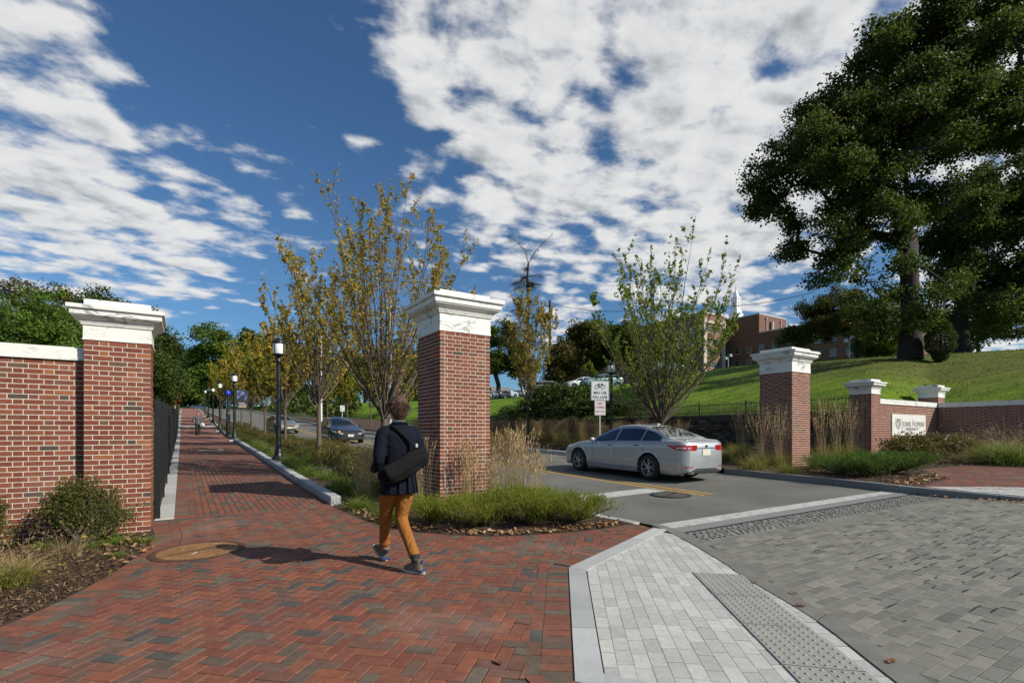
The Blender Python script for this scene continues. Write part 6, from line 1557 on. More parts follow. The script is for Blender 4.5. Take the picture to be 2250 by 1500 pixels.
# ------------------------------------------------------------------ lamps, poles, signs
def lantern_post(flag=0):
    t = thing('lantern_post', 'x', 'street lamp'); H = 4.1
    MB().box((-.30, -.30, -.15), (.30, .30, .05)).obj('footing', M_concrete, t, bevel=.015)
    MB().lathe([(.235, .05), (.235, .10), (.21, .12), (.20, .16), (.17, .20), (.135, .25), (.12, .34), (.135, .36), (.115, .40), (.10, .44), (.10, .56), (.088, .60), (.082, .66)], 16).obj('base', M_black, t, smooth=True, auto=R(40))
    pm = MB(); n = 16; prof_ = [(.080, .66), (.078, .72), (.070, 3.05), (.062, 3.2), (.085, 3.24), (.085, 3.28), (.06, 3.32), (.05, 3.40)]; pm.lathe(prof_, n); pm.obj('pole', M_black, t, smooth=True, auto=R(40))
    MB().lathe([(.05, 3.38), (.10, 3.41), (.19, 3.44), (.20, 3.47), (.20, 3.49)], 16).obj('gallery', M_black, t, smooth=True, auto=R(40))
    MB().lathe([(.165, 3.49), (.175, 3.52), (.175, 3.80), (.165, 3.83)], 18).obj('glass', M_glassw, t, smooth=True, auto=R(40))
    for k in range(4):
        a = R(45+90*k); c, s = math.cos(a)*.19, math.sin(a)*.19; MB().box((c-.012, s-.012, 3.47), (c+.012, s+.012, 3.86)).obj('glazing_bar', M_black, t)
    MB().lathe([(.205, 3.83), (.215, 3.86), (.20, 3.90), (.14, 3.945), (.06, 3.97), (.05, 3.985), (.025, 4.0), (.03, 4.03), (.012, 4.06), (.008, 4.12), (.0, 4.13)], 16).obj('lantern_roof', M_black, t, smooth=True, auto=R(40))
    return t
lp = lantern_post()
ll = [(2.69, 18.55, 'tall black lantern post nearest on the walkway edge'), (2.66, 35.2, 'black lantern post carrying two banners'), (2.7, 50.2, 'third black lantern post up the walkway'), (2.8, 64, 'fourth black lantern post up the walkway'), (2.95, 80, 'fifth black lantern post, tiny at the walkway end'), (3.0, 92, 'farthest black lantern post at the walkway end')]
for i, (x, y, lb) in enumerate(ll): place(lp, x, y, gz(x, y)+.06, 0, 1., lb, first=i == 0)
xr, yr = D(1343, 24.5); place(lp, xr, yr, Zy(793, 24.5)-4.12, 0, 1., 'black lantern post behind the cycle lane sign in front of the stone wall')
for i, (px_, d, lb) in enumerate([(1470, 70, 'distant white lantern by the parked car on the crest'), (375, 120, 'distant lantern left of the street light')]):
    X, Y = D(px_, d); zz = hz1(X, Y) if i == 0 else gz(X, Y); c = place(lp, X, Y, zz, 0, 1. if i else .75, lb)
def bluelight():
    x, y = 2.75, 41.8; t = thing('emergency_post', 'dark emergency call post with a blue globe lamp beside the banner lantern', 'emergency phone', (x, y, gz(x, y)+.05))
    MB().lathe([(.2, 0), (.2, .1), (.13, .2), (.12, 1.6), (.10, 1.7), (.08, 2.9)], 12).obj('pole', M_black, t); MB().box((-.14, -.17, 1.0), (.14, -.10, 1.5)).obj('call_box', M_black, t); MB().lathe([(.0, 2.88), (.14, 2.92), (.19, 3.08), (.14, 3.22), (.0, 3.27)], 14, cap=False).obj('globe', M_blue, t, smooth=True)
bluelight()
def banners():
    x, y = 2.66, 35.2; z = gz(x, y); s = 33/FP
    m, q = newmat('poster_print'); p = coords(q, 'Generated'); n = q.noise(p, 2.2, 3, .6, 1.2); sp = q.add('ShaderNodeSeparateXYZ'); q.put(sp.inputs[0], p)
    c = q.ramp(n, [(.42, (.012, .013, .02)), (.52, (.05, .09, .25)), (.60, (.45, .50, .60)), (.68, (.75, .72, .55))]); c = q.mix(q.mapr(sp.outputs[2], .45, .55), (.015, .015, .018), c); q.put(q.b.inputs['Base Color'], c)
    t = thing('pole_banner', 'wide black banner with a glowing picture and small lettering on the banner lantern', 'banner', (x+.10, y, z+1.95)); b = MB().box((0, -.008, 0), (.62, .008, 1.12)).obj('cloth', m, t)
    b.location = (.02, 0, .02)
    for zz in (0, 1.14): MB().tube([(-.05, 0, zz+.0), (.72, 0, zz)], .014, 6).obj('arm', M_black, t)
    rot = Matrix.Rotation(R(90), 4, 'X')
    for k, w_ in enumerate((.34, .42, .42)):
        MB().box((.12, -.013, .34-k*.10), (.12+w_, -.009, .385-k*.10)).obj('print_line', M_white if k else M_white, t)
    MB().box((.12, -.013, .10), (.52, -.009, .15)).obj('print_line', M_yellow, t)
    m2, q2 = newmat('blue_banner_print'); p = coords(q2, 'Generated'); sp = q2.add('ShaderNodeSeparateXYZ'); q2.put(sp.inputs[0], p); q2.put(q2.b.inputs['Base Color'], q2.mix(q2.mapr(sp.outputs[2], .48, .52), (.05, .20, .55), (.02, .02, .025)))
    t2 = thing('pole_banner', 'narrow black and bright blue banner on the left of the banner lantern', 'banner', (x-.10, y, z+1.95)); MB().box((-.34, -.25, .02), (-.325, .22, 1.12)).obj('cloth', m2, t2)
    for zz in (0, 1.14): MB().tube([(.05, 0, zz), (-.35, -.0, zz)], .014, 6).obj('arm', M_black, t2)
banners()
def bike_mesh(w, y):
    """bicycle symbol, w wide, drawn in the xz plane"""
    m = MB(); r = w*.21; th = w*.022
    def seg(a, b, k=1.): m.tube([(a[0], y, a[1]), (b[0], y, b[1])], th*k, 5)
    for cx in (-w*.29, w*.29):
        pts = [(cx+r*math.cos(2*math.pi*i/20), y, r*math.sin(2*math.pi*i/20)) for i in range(21)]; m.tube(pts, th, 5)
    A, Bk, C_, S_, Hh = (-w*.29, 0), (-w*.03, -.01*w), (w*.29, 0), (-w*.13, w*.27), (w*.20, w*.27)
    for a, b in ((A, Bk), (A, S_), (S_, Bk), (Bk, (Hh[0]-.0, Hh[1]-.04*w)), (S_, (Hh[0], Hh[1]-.03*w)), (C_, Hh), (Hh, (w*.12, w*.33)), (Hh, (w*.26, w*.33)), ((-w*.20, w*.29), (-w*.07, w*.29))): seg(a, b)
    return m
M_signw = plain('sign_white', (.62, .64, .64), .45, var=.04, vscale=3); M_signk = plain('sign_black', (.012, .012, .013), .5); M_signr = plain('sign_red', (.42, .03, .04), .5)
def sign_txt(t, s, size, sx, x, z, mat, y=-.012, bold=.0):
    me = text_mesh(s, size, sx, .001, bold=bold); me.materials.append(mat); me.transform(Matrix.Rotation(R(90), 4, 'X')); o = link('lettering', me, t); o.location = (x, y, z); return o
def rrect(w, h, r, n=5):
    pts = []
    for cx, cz, a0 in ((w/2-r, h/2-r, 0), (-w/2+r, h/2-r, 90), (-w/2+r, -h/2+r, 180), (w/2-r, -h/2+r, 270)):
        for k in range(n+1): a = R(a0+90*k/n); pts.append((cx+r*math.cos(a), cz+r*math.sin(a)))
    return pts
def plate(w, h, th=.004, r=.05):
    p = rrect(w, h, r); n = len(p); return MB().add([(x, -th, z) for x, z in p]+[(x, 0, z) for x, z in p], [list(range(n)), [n+i for i in range(n)][::-1]]+[[i, n+i, n+(i+1) % n, (i+1) % n] for i in range(n)])
def border(w, h, wd, y, ins=.015, r=.04):
    a, b = rrect(w-2*ins, h-2*ins, r), rrect(w-2*ins-2*wd, h-2*ins-2*wd, max(.005, r-wd)); n = len(a)
    return MB().add([(x, y, z) for x, z in a]+[(x, y, z) for x, z in b], [[i, (i+1) % n, n+(i+1) % n, n+i] for i in range(n)])
def roadsigns():
    d = 19.0; X, Y = D(1318, d); t = thing('traffic_sign', 'white cycle sign above a small red lettered no stopping sign on a galvanised post', 'road sign', (X, Y, gz(X, Y)+.02)); s = d/FP; zb = gz(X, Y)+.02
    rz = -TH*.72; t.rotation_euler = (0, 0, rz)
    MB().box((-.025, -.022, 0), (.025, .022, Zy(836, d)-zb)).obj('post', M_galv, t)
    w1, h1, zc = 41*s, 43*s, Zy(858, d)-zb; g = thing('tmp', 'x', 'x'); bpy.data.objects.remove(g)
    def grp(nm, w, h, zc_, mat, edge, col):
        o = plate(w, h, .004, w*.07).obj(nm, mat, t); o.location = (0, -.03, zc_); b = border(w, h, edge, -.0055, .014, w*.06).obj('border', col, o); return o
    o1 = grp('cycle_panel', w1, h1, zc, M_signw, .010, M_signk); o2 = grp('stopping_panel', 25*s, 33*s, Zy(895.5, d)-zb, M_signw, .009, M_signr)
    bk = bike_mesh(w1*.56, -.007).obj('bicycle_symbol', M_signk, o1); bk.location = (0, 0, h1*.19)
    def tx(parent, st, size, sx, x, z, mat):
        me = text_mesh(st, size, sx, .0008, bold=size*.012); me.materials.append(mat); me.transform(Matrix.Rotation(R(90), 4, 'X')); o = link('lettering', me, parent); o.location = (x, -.0065, z)
    tx(o1, 'MAY USE', h1*.205, .86, 0, -h1*.12, M_signk); tx(o1, 'FULL LANE', h1*.205, .78, 0, -h1*.34, M_signk)
    w2, h2 = 25*s, 33*s; tx(o2, 'NO', h2*.25, .9, 0, h2*.27, M_signr); tx(o2, 'STOPPING', h2*.20, .62, 0, h2*.02, M_signr)
    ar = MB(); ar.box((-w2*.26, -.0065, -h2*.275), (w2*.26, -.0055, -h2*.225))
    for sg in (-1, 1): ar.add([(sg*w2*.24, -.0066, -h2*.25+h2*.07), (sg*w2*.24, -.0066, -h2*.25-h2*.07), (sg*w2*.38, -.0066, -h2*.25)], [(0, 1, 2)])
    ar.obj('double_arrow', M_signr, o2)
    # small sign across the road behind the dark saloon
    d = 46.; X, Y = D(752, d); t3 = thing('traffic_sign', 'small white sign with a diagonal bar above the dark oncoming saloon', 'road sign', (X, Y, gz(X, Y))); z3 = Zy(897, d)-gz(X, Y); MB().box((-.03, -.03, 0), (.03, .03, z3+.25)).obj('post', M_galv, t3)
    o = plate(9.5*d/FP, 12.5*d/FP, .005, .03).obj('panel', M_signw, t3); o.location = (0, -.04, z3); MB().box((-.15, -.008, -.14), (.15, -.006, -.10)).obj('lettering', M_signk, o)
    mm = MB(); mm.add([(-.17, -.007, -.03), (-.14, -.007, -.06), (.17, -.007, .20), (.14, -.007, .23)], [(0, 1, 2, 3)]); mm.obj('diagonal_bar', M_signk, o)
roadsigns()
def poles():
    # street light standing among the golden trees: its curved arm ends above the tall near pillar
    d = 15.5; X, Y = D(857, d); t = thing('street_light', 'galvanised street light post whose curved arm shows above the tall near pillar', 'street light', (X, Y, gz(X, Y))); H = Zy(640, d)-gz(X, Y)
    MB().lathe([(.07, 0), (.055, H*.6), (.05, H)], 10).obj('pole', M_galv, t)
    s = d/FP; pts = [(0, H-.1), (.35, H+.22), (.85, H+.30)]+[((x-857)*s, Zy(y, d)-gz(X, Y)) for x, y in ((950, 622), (968, 622), (984, 628), (1000, 640), (1012, 650))]; MB().tube([(ux*a, uy*a, z) for a, z in pts], .026, 8).obj('arm', M_galv, t)
    d = 46; X, Y = D(706, d); t = thing('flag_pole', 'white metal pole among the golden trees right of the nearest lantern', 'pole', (X, Y, gz(X, Y))); MB().tube([(0, 0, 0), (0, 0, Zy(735, d)-gz(X, Y))], [.09, .06], 8).obj('shaft', M_wwhite, t); MB().lathe([(.12, 0), (.12, .2)], 8).obj('base', M_wwhite, t)
    d = 130; X, Y = D(384, d); zz = gz(X, Y); t = thing('street_light', 'slim pale street light at the end of the walkway against dark trees', 'street light', (X, Y, zz)); h = Zy(826, d)-zz; MB().tube([(0, 0, 0), (0, 0, h)], [.2, .13], 8).obj('pole', M_wwhite, t); MB().tube([(0, 0, h), (.8, 0, h+.2)], .12, 6).obj('arm', M_wwhite, t); MB().box((.6, -.25, h), (1.3, .25, h+.3)).obj('lamp_head', M_wwhite, t)
    d = 76; X, Y = D(1208, d); zz = hz1(X, Y); t = thing('utility_pole', 'dark wooden utility pole with a transformer beside the bare conifer', 'utility pole', (X, Y, zz)); h = Zy(660, d)-zz; MB().tube([(0, 0, 0), (0, 0, h)], [.22, .16], 8).obj('pole', M_bark, t); MB().box((-1., -.06, h-.9), (1., .06, h-.75)).obj('crossarm', M_bark, t); MB().lathe([(.25, h-2.4), (.25, h-1.4)], 10, (.45, 0, 0)).obj('transformer', M_galv, t)
    A = (X, Y, zz+h-.4); p2 = D(1335, 70); p3 = D(1640, 64); p4 = D(1790, 60)
    for n_, (a, b) in enumerate((((A), (*p2, Zy(684, 70))), ((*p2, Zy(684, 70)), (*p3, Zy(670, 64))), ((*p3, Zy(670, 64)), (*p4, Zy(641, 60))))):
        a, b = Vector(a), Vector(b)
        if n_ == 0: pts = []
        pts += [a.lerp(b, k/10)-Vector((0, 0, (.25, .2, .15)[n_]*4*(k/10)*(1-k/10))) for k in range(11)]
    o = MB().tube(pts, .035, 4).obj('overhead_cable', M_iron); props(o, 'black overhead cable running from the utility pole across the sky to the big oak', 'cable')
    for i, (px_, yt, d, lb) in enumerate([(1866, 743, 46, 'twin headed grey flood light on the lawn before the small tree'), (1600, 783, 62, 'twin headed grey flood light in front of the brick building')]):
        X, Y = D(px_, d); zz = hz1(X, Y)-.1; t = thing('flood_light', lb, 'flood light', (X, Y, zz)); h = Zy(yt, d)-zz; MB().tube([(0, 0, 0), (0, 0, h)], .05, 6).obj('pole', M_galv, t)
        for k, sg in enumerate((-1, 1)):
            MB().box((-.16, -.12, -.14), (.16, .12, .16)).obj('lamp_head', M_galv, t).location = (sg*.28*ux, sg*.28*uy, h+(.12 if sg > 0 else -.22)); MB().tube([(0, 0, h-.1), (sg*.28*ux, sg*.28*uy, h+(.0 if sg > 0 else -.28))], .025, 5).obj('arm', M_galv, t)
    # ground spotlight in the right bed
    X, Y = G(2075, 1005, .14); z = gz(X, Y)+.13; d = depth(X, Y); s = d/FP; t = thing('spotlight', 'black bollard spotlight standing among the grasses right of the name tablet', 'spotlight', (X, Y, z)); h = 27*s
    MB().box((-.065, -.065, 0), (.065, .065, h)).obj('post', M_black, t, bevel=.008); m = MB(); m.lathe([(.0, -.02), (.10, .0), (.11, .04), (.11, .18), (.085, .24), (.085, .36)], 12, rot=Matrix.Rotation(R(62), 4, Vector((0, 1, 0))) ); o = m.obj('lamp_head', M_black, t, smooth=True, auto=R(40)); o.location = (-.17, 0, h+.16); MB().box((-.02, -.03, h-.01), (.02, .03, h+.12)).obj('bracket', M_black, t)
poles()
# manholes
def manhole(x, y, r, label, col, lid, ring):
    t = thing('manhole_cover', label, 'manhole', (x, y, gz(x, y)))
    gy = .012 if y < 8 else .03
    def tilt(o): o.rotation_euler = (math.atan(gy), -math.atan(.018), R(20)); return o
    tilt(MB().lathe([(r, -.02), (r, .019), (r-.012, .022), (r*.86, .022), (r*.855, .012)], 40, cap=False).obj('frame', ring, t, smooth=True, auto=R(30)))
    m = MB(); m.lathe([(r*.85, .0), (r*.85, .018), (r*.84, .0195), (0.0, .0195)], 40, cap=False); tilt(m.obj('lid', lid, t))
    b = MB(); 
    for k in range(26):
        b.box((-r*.62+k*r*.048, -.012+.006*math.sin(k*1.7), .018), (-r*.62+k*r*.048+r*.034, .012+.006*math.sin(k*1.7), .027))
    tilt(b.obj('raised_lettering', ring, t)); return t
def rust():
    m, q = newmat('rusty_cover'); p = geo_pos(q); n = q.noise(p, 5., 7, .7, .6); g = q.noise(p, 60., 4, .7); w = q.noise(p, 3.5, 6, .75, 1.)
    c = q.ramp(n, [(.3, (.14, .065, .022)), (.5, (.27, .135, .045)), (.7, (.36, .20, .075))]); c = q.mix(q.mapr(w, .60, .66), c, (.62, .55, .44)); c = q.mix(q.mapr(g, .4, .7, 0, .3), c, (.06, .03, .015))
    q.put(q.b.inputs['Base Color'], c); q.b.inputs['Roughness'].default_value = .75; q.put(q.b.inputs['Normal'], q.bump(g, .5, .004)); return m
manhole(.17, 7.25, .51, 'rusty orange manhole cover set in the brick paving', None, rust(), plain('dark_rust', (.085, .038, .02), .8, var=.4, vscale=15))
manhole(8.43, 7.15, .40, 'dark iron manhole cover in the road by the stop line', None, plain('worn_iron', (.085, .07, .062), .6, var=.3, vscale=30, bump=.8, bscale=70), M_iron)
# ------------------------------------------------------------------ cars
def tab(x, T):
    return float(np.interp(x, [p[0] for p in T], [p[1] for p in T]))
def smtab(T, n=60):
    """Catmull-ish smoothing of a table"""
    xs = np.linspace(T[0][0], T[-1][0], n*3); ys = np.interp(xs, [p[0] for p in T], [p[1] for p in T]); k = np.array([1, 2, 3, 2, 1.])/9
    yp = np.concatenate([[ys[0]]*2, ys, [ys[-1]]*2]); ys2 = np.convolve(yp, k, 'valid'); ys2[0], ys2[-1] = ys[0], ys[-1]; return list(zip(xs, ys2))
STY = {
 'sedan': dict(L=4.85, W=.932, wb=(.93, 3.735), wr=.335, top=[(0, .60), (.015, .70), (.06, .80), (.14, .885), (.25, .965), (.275, .99), (.34, 1.16), (.41, 1.325), (.47, 1.415), (.54, 1.462), (.62, 1.47), (.69, 1.44), (.77, 1.345), (.84, 1.225), (.90, 1.125), (.915, 1.108), (.96, 1.09), (.982, 1.085), (.99, 1.04), (1, .93)],
               belt=[(0, .56), (.03, .68), (.10, .80), (.25, .90), (.5, .955), (.75, 1.01), (.88, 1.05), (.97, 1.05), (.99, 1.0), (1, .90)], gl=(.285, .875), ws=(.285, .455), bl=(.715, .885), pil=(.50, .515, .70)),
 'hatch': dict(L=4.48, W=.873, wb=(.90, 3.60), wr=.325, top=[(0, .62), (.02, .74), (.08, .86), (.17, .96), (.22, 1.02), (.32, 1.22), (.42, 1.40), (.50, 1.475), (.58, 1.49), (.70, 1.45), (.82, 1.35), (.90, 1.24), (.945, 1.17), (.965, 1.10), (.99, .98), (1, .86)],
               belt=[(0, .58), (.04, .70), (.12, .84), (.22, .92), (.5, .98), (.8, 1.06), (.93, 1.08), (.97, 1.02), (1, .84)], gl=(.24, .90), ws=(.23, .45), bl=(.80, .94), pil=(.47, .485, .70)),
 'suv': dict(L=4.7, W=.93, wb=(.92, 3.62), wr=.37, top=[(0, .75), (.02, .88), (.08, 1.0), (.24, 1.08), (.27, 1.12), (.34, 1.36), (.40, 1.56), (.46, 1.66), (.6, 1.70), (.8, 1.68), (.93, 1.62), (.965, 1.40), (.985, 1.1), (1, .9)],
             belt=[(0, .70), (.04, .86), (.12, .96), (.25, 1.03), (.5, 1.08), (.9, 1.14), (.96, 1.10), (1, .88)], gl=(.28, .95), ws=(.28, .43), bl=(.90, .975), pil=(.49, .505, .72)),
}
def carpaint(name, col, metal=.55, rough=.32):
    m, q = newmat(name); q.put(q.b.inputs['Base Color'], col); q.b.inputs['Metallic'].default_value = metal; q.b.inputs['Roughness'].default_value = rough; q.b.inputs['Coat Weight'].default_value = 1.; q.b.inputs['Coat Roughness'].default_value = .06
    n = q.noise(geo_pos(q), 3., 4, .6); q.put(q.b.inputs['Roughness'], q.mapr(n, .3, .7, rough*.9, rough*1.2)); return m
M_cglass = plain('car_glass', (.010, .013, .016), .05, spec=.9, coat=.5); M_tyre = plain('tyre_rubber', (.018, .018, .018), .85, var=.2, vscale=20); M_rim = plain('alloy_rim', (.42, .43, .44), .3, metal=.85)
M_cdark = plain('black_plastic', (.015, .015, .016), .55); M_red = plain('tail_lamp_red', (.40, .008, .012), .15, spec=.7, coat=.6); M_lampc = plain('lamp_clear', (.62, .64, .66), .12, metal=.3, spec=.8, coat=.6); M_amber = plain('amber_lamp', (.75, .32, .05), .2); M_chrome = plain('chrome_trim', (.65, .66, .67), .15, metal=1.); M_platew = plain('number_plate_white', (.62, .60, .52), .5)
def build_car(style, label, paint, detail=2, plate_txt=None, group=None, headlamp=None):
    S = STY[style]; L, W, wb, wr = S['L'], S['W'], S['wb'], S['wr']; top = smtab(S['top']); belt = smtab(S['belt'])
    wt = smtab([(0, .62), (.012, .74), (.035, .86), (.08, .94), (.16, .985), (.3, 1.), (.65, 1.), (.82, .985), (.92, .95), (.965, .90), (.985, .83), (1., .70)]); t = thing('parked_car' if detail < 2 else 'car', label, 'car', group=group)
    bot = [(0, .26), (.02, .20), (.08, .185), (.5, .175), (.93, .20), (.975, .24), (1, .30)]
    def sec(x):
        u = x/L; w = W*tab(u, wt); zt, zb_ = tab(u, top), tab(u, bot); zl = min(tab(u, belt), zt-.03); h = zt-zl; g = sstep(.10, .38, h); za = zb_
        for c in wb:
            dx = abs(x-c); ra = wr+.055
            if dx < ra: za = max(za, wr+math.sqrt(ra*ra-dx*dx)-.0)
        za = min(za, zl-.10)
        rw = lerp(w-.14, .585*(W/.93), g); ze = zl+h*lerp(.55, .84, g)
        f = lambda k: lerp(za, zl, k)
        rok = lerp(.30, zl, .5)
        P = [(w-.05, za), (w-.015, max(za, .30)), (w, max(za+.0, lerp(.30, zl, .28))), (w-.004, max(za, lerp(.30, zl, .5))), (w-.012, max(za, lerp(.30, zl, .68))), (w-.008, max(za, lerp(.30, zl, .83))), (w-.028, zl-.03), (w-.052, zl)]
        P += [(lerp(w-.06, rw, k), lerp(zl, ze, k)) for k in (.10, .5, .92)]
        P += [(rw-.012, lerp(ze, zt, .35)), (rw-.05, lerp(ze, zt, .60)), (rw*.72, lerp(ze, zt, .86)), (rw*.38, lerp(ze, zt, .97)), (0, zt)]
        return P, (w, zl, rw, ze, zt, za)
    xs = set(np.linspace(0, L, 74).tolist())
    for c in wb: xs |= set((c+(wr+.055)*np.cos(np.linspace(0, math.pi, 15))).tolist()); xs |= {c-wr-.056, c+wr+.056}
    xs |= {.004, .012, .03, L-.004, L-.012, L-.03}
    xs = sorted(xs); V, F = [], []; n = 31
    for x in xs:
        P, _ = sec(x); ring = [(-y, x-L/2, z) for y, z in P]+[(y, x-L/2, z) for y, z in P[-2::-1]]; V += ring
    for i in range(len(xs)-1):
        for k in range(n-1): F.append([i*n+k, i*n+k+1, (i+1)*n+k+1, (i+1)*n+k])
    F.append([k for k in range(n)][::-1]); F.append([(len(xs)-1)*n+k for k in range(n)])
    m = MB().add(V, F); b = m.obj('body', paint, t, smooth=True, auto=R(38))
    # dark inner shell closes the arches and the floor
    q_ = MB(); q_.box((-W+.16, -L/2+.25, .20), (W-.16, L/2-.25, .62)); q_.obj('underbody', M_cdark, t)
    # glasshouse: side windows follow the section, lifted slightly
    def sidept(x, k, s, lift=.006):
        _, (w, zl, rw, ze, zt, _z) = sec(x); return (s*(lerp(w-.06, rw, k)+lift), x-L/2, lerp(zl, ze, k)+.0)
    def sidewin(x0, x1, name, kk=(.08, .90), nx=10):
        for s in (-1, 1):
            mm = MB(); vs = []; 
            for i in range(nx+1):
                x = lerp(x0, x1, i/nx)*L
                _, (w, zl, rw, ze, zt, _z) = sec(x); hh = ze-zl
                k0 = kk[0]; k1 = kk[1]
                if hh < .12: k1 = k0+.02
                vs += [sidept(x, lerp(k0, k1, j/4), s) for j in range(5)]
            fs = [[i*5+j, i*5+j+1, (i+1)*5+j+1, (i+1)*5+j] for i in range(nx) for j in range(4)]; mm.add(vs, fs); mm.obj(name, M_cglass, t, smooth=True)
    g0, g1 = S['gl']; p0, p1, p2 = S['pil']
    sidewin(g0+.045, p0, 'side_window'); sidewin(p1, p2, 'side_window'); sidewin(p2+.010, g1-.03, 'side_window')
    def screen(u0, u1, name, ins=.05):
        mm = MB(); vs = []; nx = 10; ny = 8
        for i in range(nx+1):
            x = lerp(u0, u1, i/nx)*L; P, (w, zl, rw, ze, zt, _z) = sec(x); pts = [(y, z) for y, z in P[10:]]
            ya = [p[0] for p in pts][::-1]; za_ = [p[1] for p in pts][::-1]
            for j in range(-ny, ny+1):
                y = j/ny*(rw-ins); vs.append((y, x-L/2, float(np.interp(abs(y), ya, za_))+.008))
        c = 2*ny+1; fs = [[i*c+j, i*c+j+1, (i+1)*c+j+1, (i+1)*c+j] for i in range(nx) for j in range(c-1)]; mm.add(vs, fs); mm.obj(name, M_cglass, t, smooth=True)
    screen(S['ws'][0]+.012, S['ws'][1], 'windscreen'); screen(S['bl'][0], S['bl'][1]-.012, 'rear_window')
    # lamps: patches wrapping the corners
    def side_y(x, z):
        P, _ = sec(x); P = [p for p in P[:8]]; zs = [p[1] for p in P]; ys = [p[0] for p in P]; return float(np.interp(z, zs, ys)) if zs[0] < zs[-1] else ys[0]
    def wrap(name, mat, path, z0f, z1f, s, lift=.006, nz=4):
        mm = MB(); vs = []
        for (kind, v) in path:
            for j in range(nz+1):
                q1 = j/nz; 
                if kind == 's': x = v*L; z = lerp(z0f(v), z1f(v), q1); y = side_y(x, z)+lift; xx = x-L/2
                else: x = L if kind == 'r' else 0.; z = lerp(z0f(kind+str(v)) if False else z0f(1. if kind == 'r' else 0.), z1f(1. if kind == 'r' else 0.), q1); y = v*side_y(x, z); xx = (L/2+lift) if kind == 'r' else (-L/2-lift)
                vs.append((s*y, xx, z))
        c = nz+1; k = len(path); fs = [[i*c+j, i*c+j+1, (i+1)*c+j+1, (i+1)*c+j] for i in range(k-1) for j in range(nz)]; mm.add(vs, fs); return mm.obj(name, mat, t, smooth=True)
    bz = tab(.95, belt)
    tlp = [('s', .895), ('s', .92), ('s', .94), ('s', .96), ('s', .975), ('s', .985), ('s', .993), ('s', 1.), ('r', .95), ('r', .8), ('r', .62)]
    for s in (-1, 1):
        tl = wrap('tail_lamp', M_red, tlp, lambda u: lerp(bz-.13, bz-.225, sstep(.89, .96, u)), lambda u: lerp(bz-.10, bz-.085, sstep(.89, .96, u)), s)
        hp = [('s', .17), ('s', .13), ('s', .09), ('s', .06), ('s', .035), ('s', .02), ('s', .01), ('s', 0.), ('f', .9), ('f', .7)]
        wrap('headlamp', headlamp or M_lampc, hp, lambda u: lerp(.60, .70, min(1, u/.17)) if style != 'suv' else .74, lambda u: min(tab(u, belt)-.02, lerp(.66, .80, min(1, u/.17))) if style != 'suv' else .86, s)
        if detail >= 2:
            w_ = wrap('lamp_insert', M_lampc, [('s', .945), ('s', .96), ('s', .972), ('s', .982), ('s', .99)], lambda u: bz-.185, lambda u: bz-.145, s, .010, 2)
            wrap('reflector', M_red, [('s', .985), ('s', .993), ('s', 1.), ('r', .95), ('r', .80)], lambda u: .40, lambda u: .425, s, .008, 1)
            MB().box((-.005, -.10, -.012), (.005, .10, .012)).obj('tmp', M_chrome, t)
            bpy.data.objects.remove(bpy.data.objects[t.children[-1].name]) if False else None
    for ch in [c for c in t.children if c.name.startswith('tmp')]: bpy.data.objects.remove(ch)
    # mirrors, handles, plate, grille, bumper shadow lines
    for s in (-1, 1):
        x = (g0+.055)*L; mm = MB(); mm.lathe([(.0, -.09), (.06, -.07), (.085, 0), (.07, .06), (0, .09)], 10, rot=Matrix.Rotation(R(90), 4, 'Y'), cap=False); o = mm.obj('wing_mirror', paint if detail >= 2 else M_cdark, t, smooth=True); o.location = (s*(W+.06), x-L/2, tab(g0+.03, belt)+.08); o.scale = (1, .75, .8)
        for u in (.475, .68):
            x = u*L; z = lerp(.30, tab(u, belt), .86); mm = MB(); mm.tube([(s*(side_y(x, z)+.004), x-.09-L/2, z), (s*(side_y(x, z)+.03), x-.06-L/2, z+.004), (s*(side_y(x, z)+.03), x+.06-L/2, z+.006), (s*(side_y(x, z)+.004), x+.09-L/2, z+.004)], .011, 6); mm.obj('door_handle', M_cdark if detail >= 2 else paint, t)
        if detail >= 2:
            # shut lines
            for u0, u1 in ((.335, .325), (.505, .508), (.70, .742)):
                pts = []
                for k in range(9):
                    q1 = k/8; u = lerp(u0, u1, q1); x = u*L; zz = lerp(.30, tab(u, belt)-.02, q1); pts.append((s*(side_y(x, zz)+.001), x-L/2, zz))
                MB().tube(pts, .0035, 4).obj('door_seam', M_cdark, t)
            pts = [(s*(side_y(u*L, .33)+.003), u*L-L/2, .315) for u in np.linspace(.285, .71, 12)]; MB().tube(pts, .016, 6).obj('sill_trim', M_chrome, t)
            pts = [sidept(u*L, .02, s, .008) for u in np.linspace(g0+.03, g1-.02, 16)]; MB().tube(pts, .008, 5).obj('window_trim', M_chrome, t)
    zp = .80 if style == 'sedan' else .90; yr = L/2
    def yback(z): return L/2
    MB().box((-.16, L/2+.004, zp-.10), (.16, L/2+.016, zp+.055)).obj('number_plate', M_platew, t); MB().box((-.16, -L/2-.016, .40), (.16, -L/2-.004, .53)).obj('number_plate', M_platew, t)
    MB().box((-.42, -L/2-.010, .55), (.42, -L/2-.002, .655)).obj('grille', M_cdark, t); MB().box((-.55, -L/2-.008, .27), (.55, -L/2-.002, .37)).obj('lower_grille', M_cdark, t); MB().box((-.56, L/2-.06, .25), (.56, L/2+.006, .335)).obj('rear_diffuser', M_cdark, t, bevel=.01)
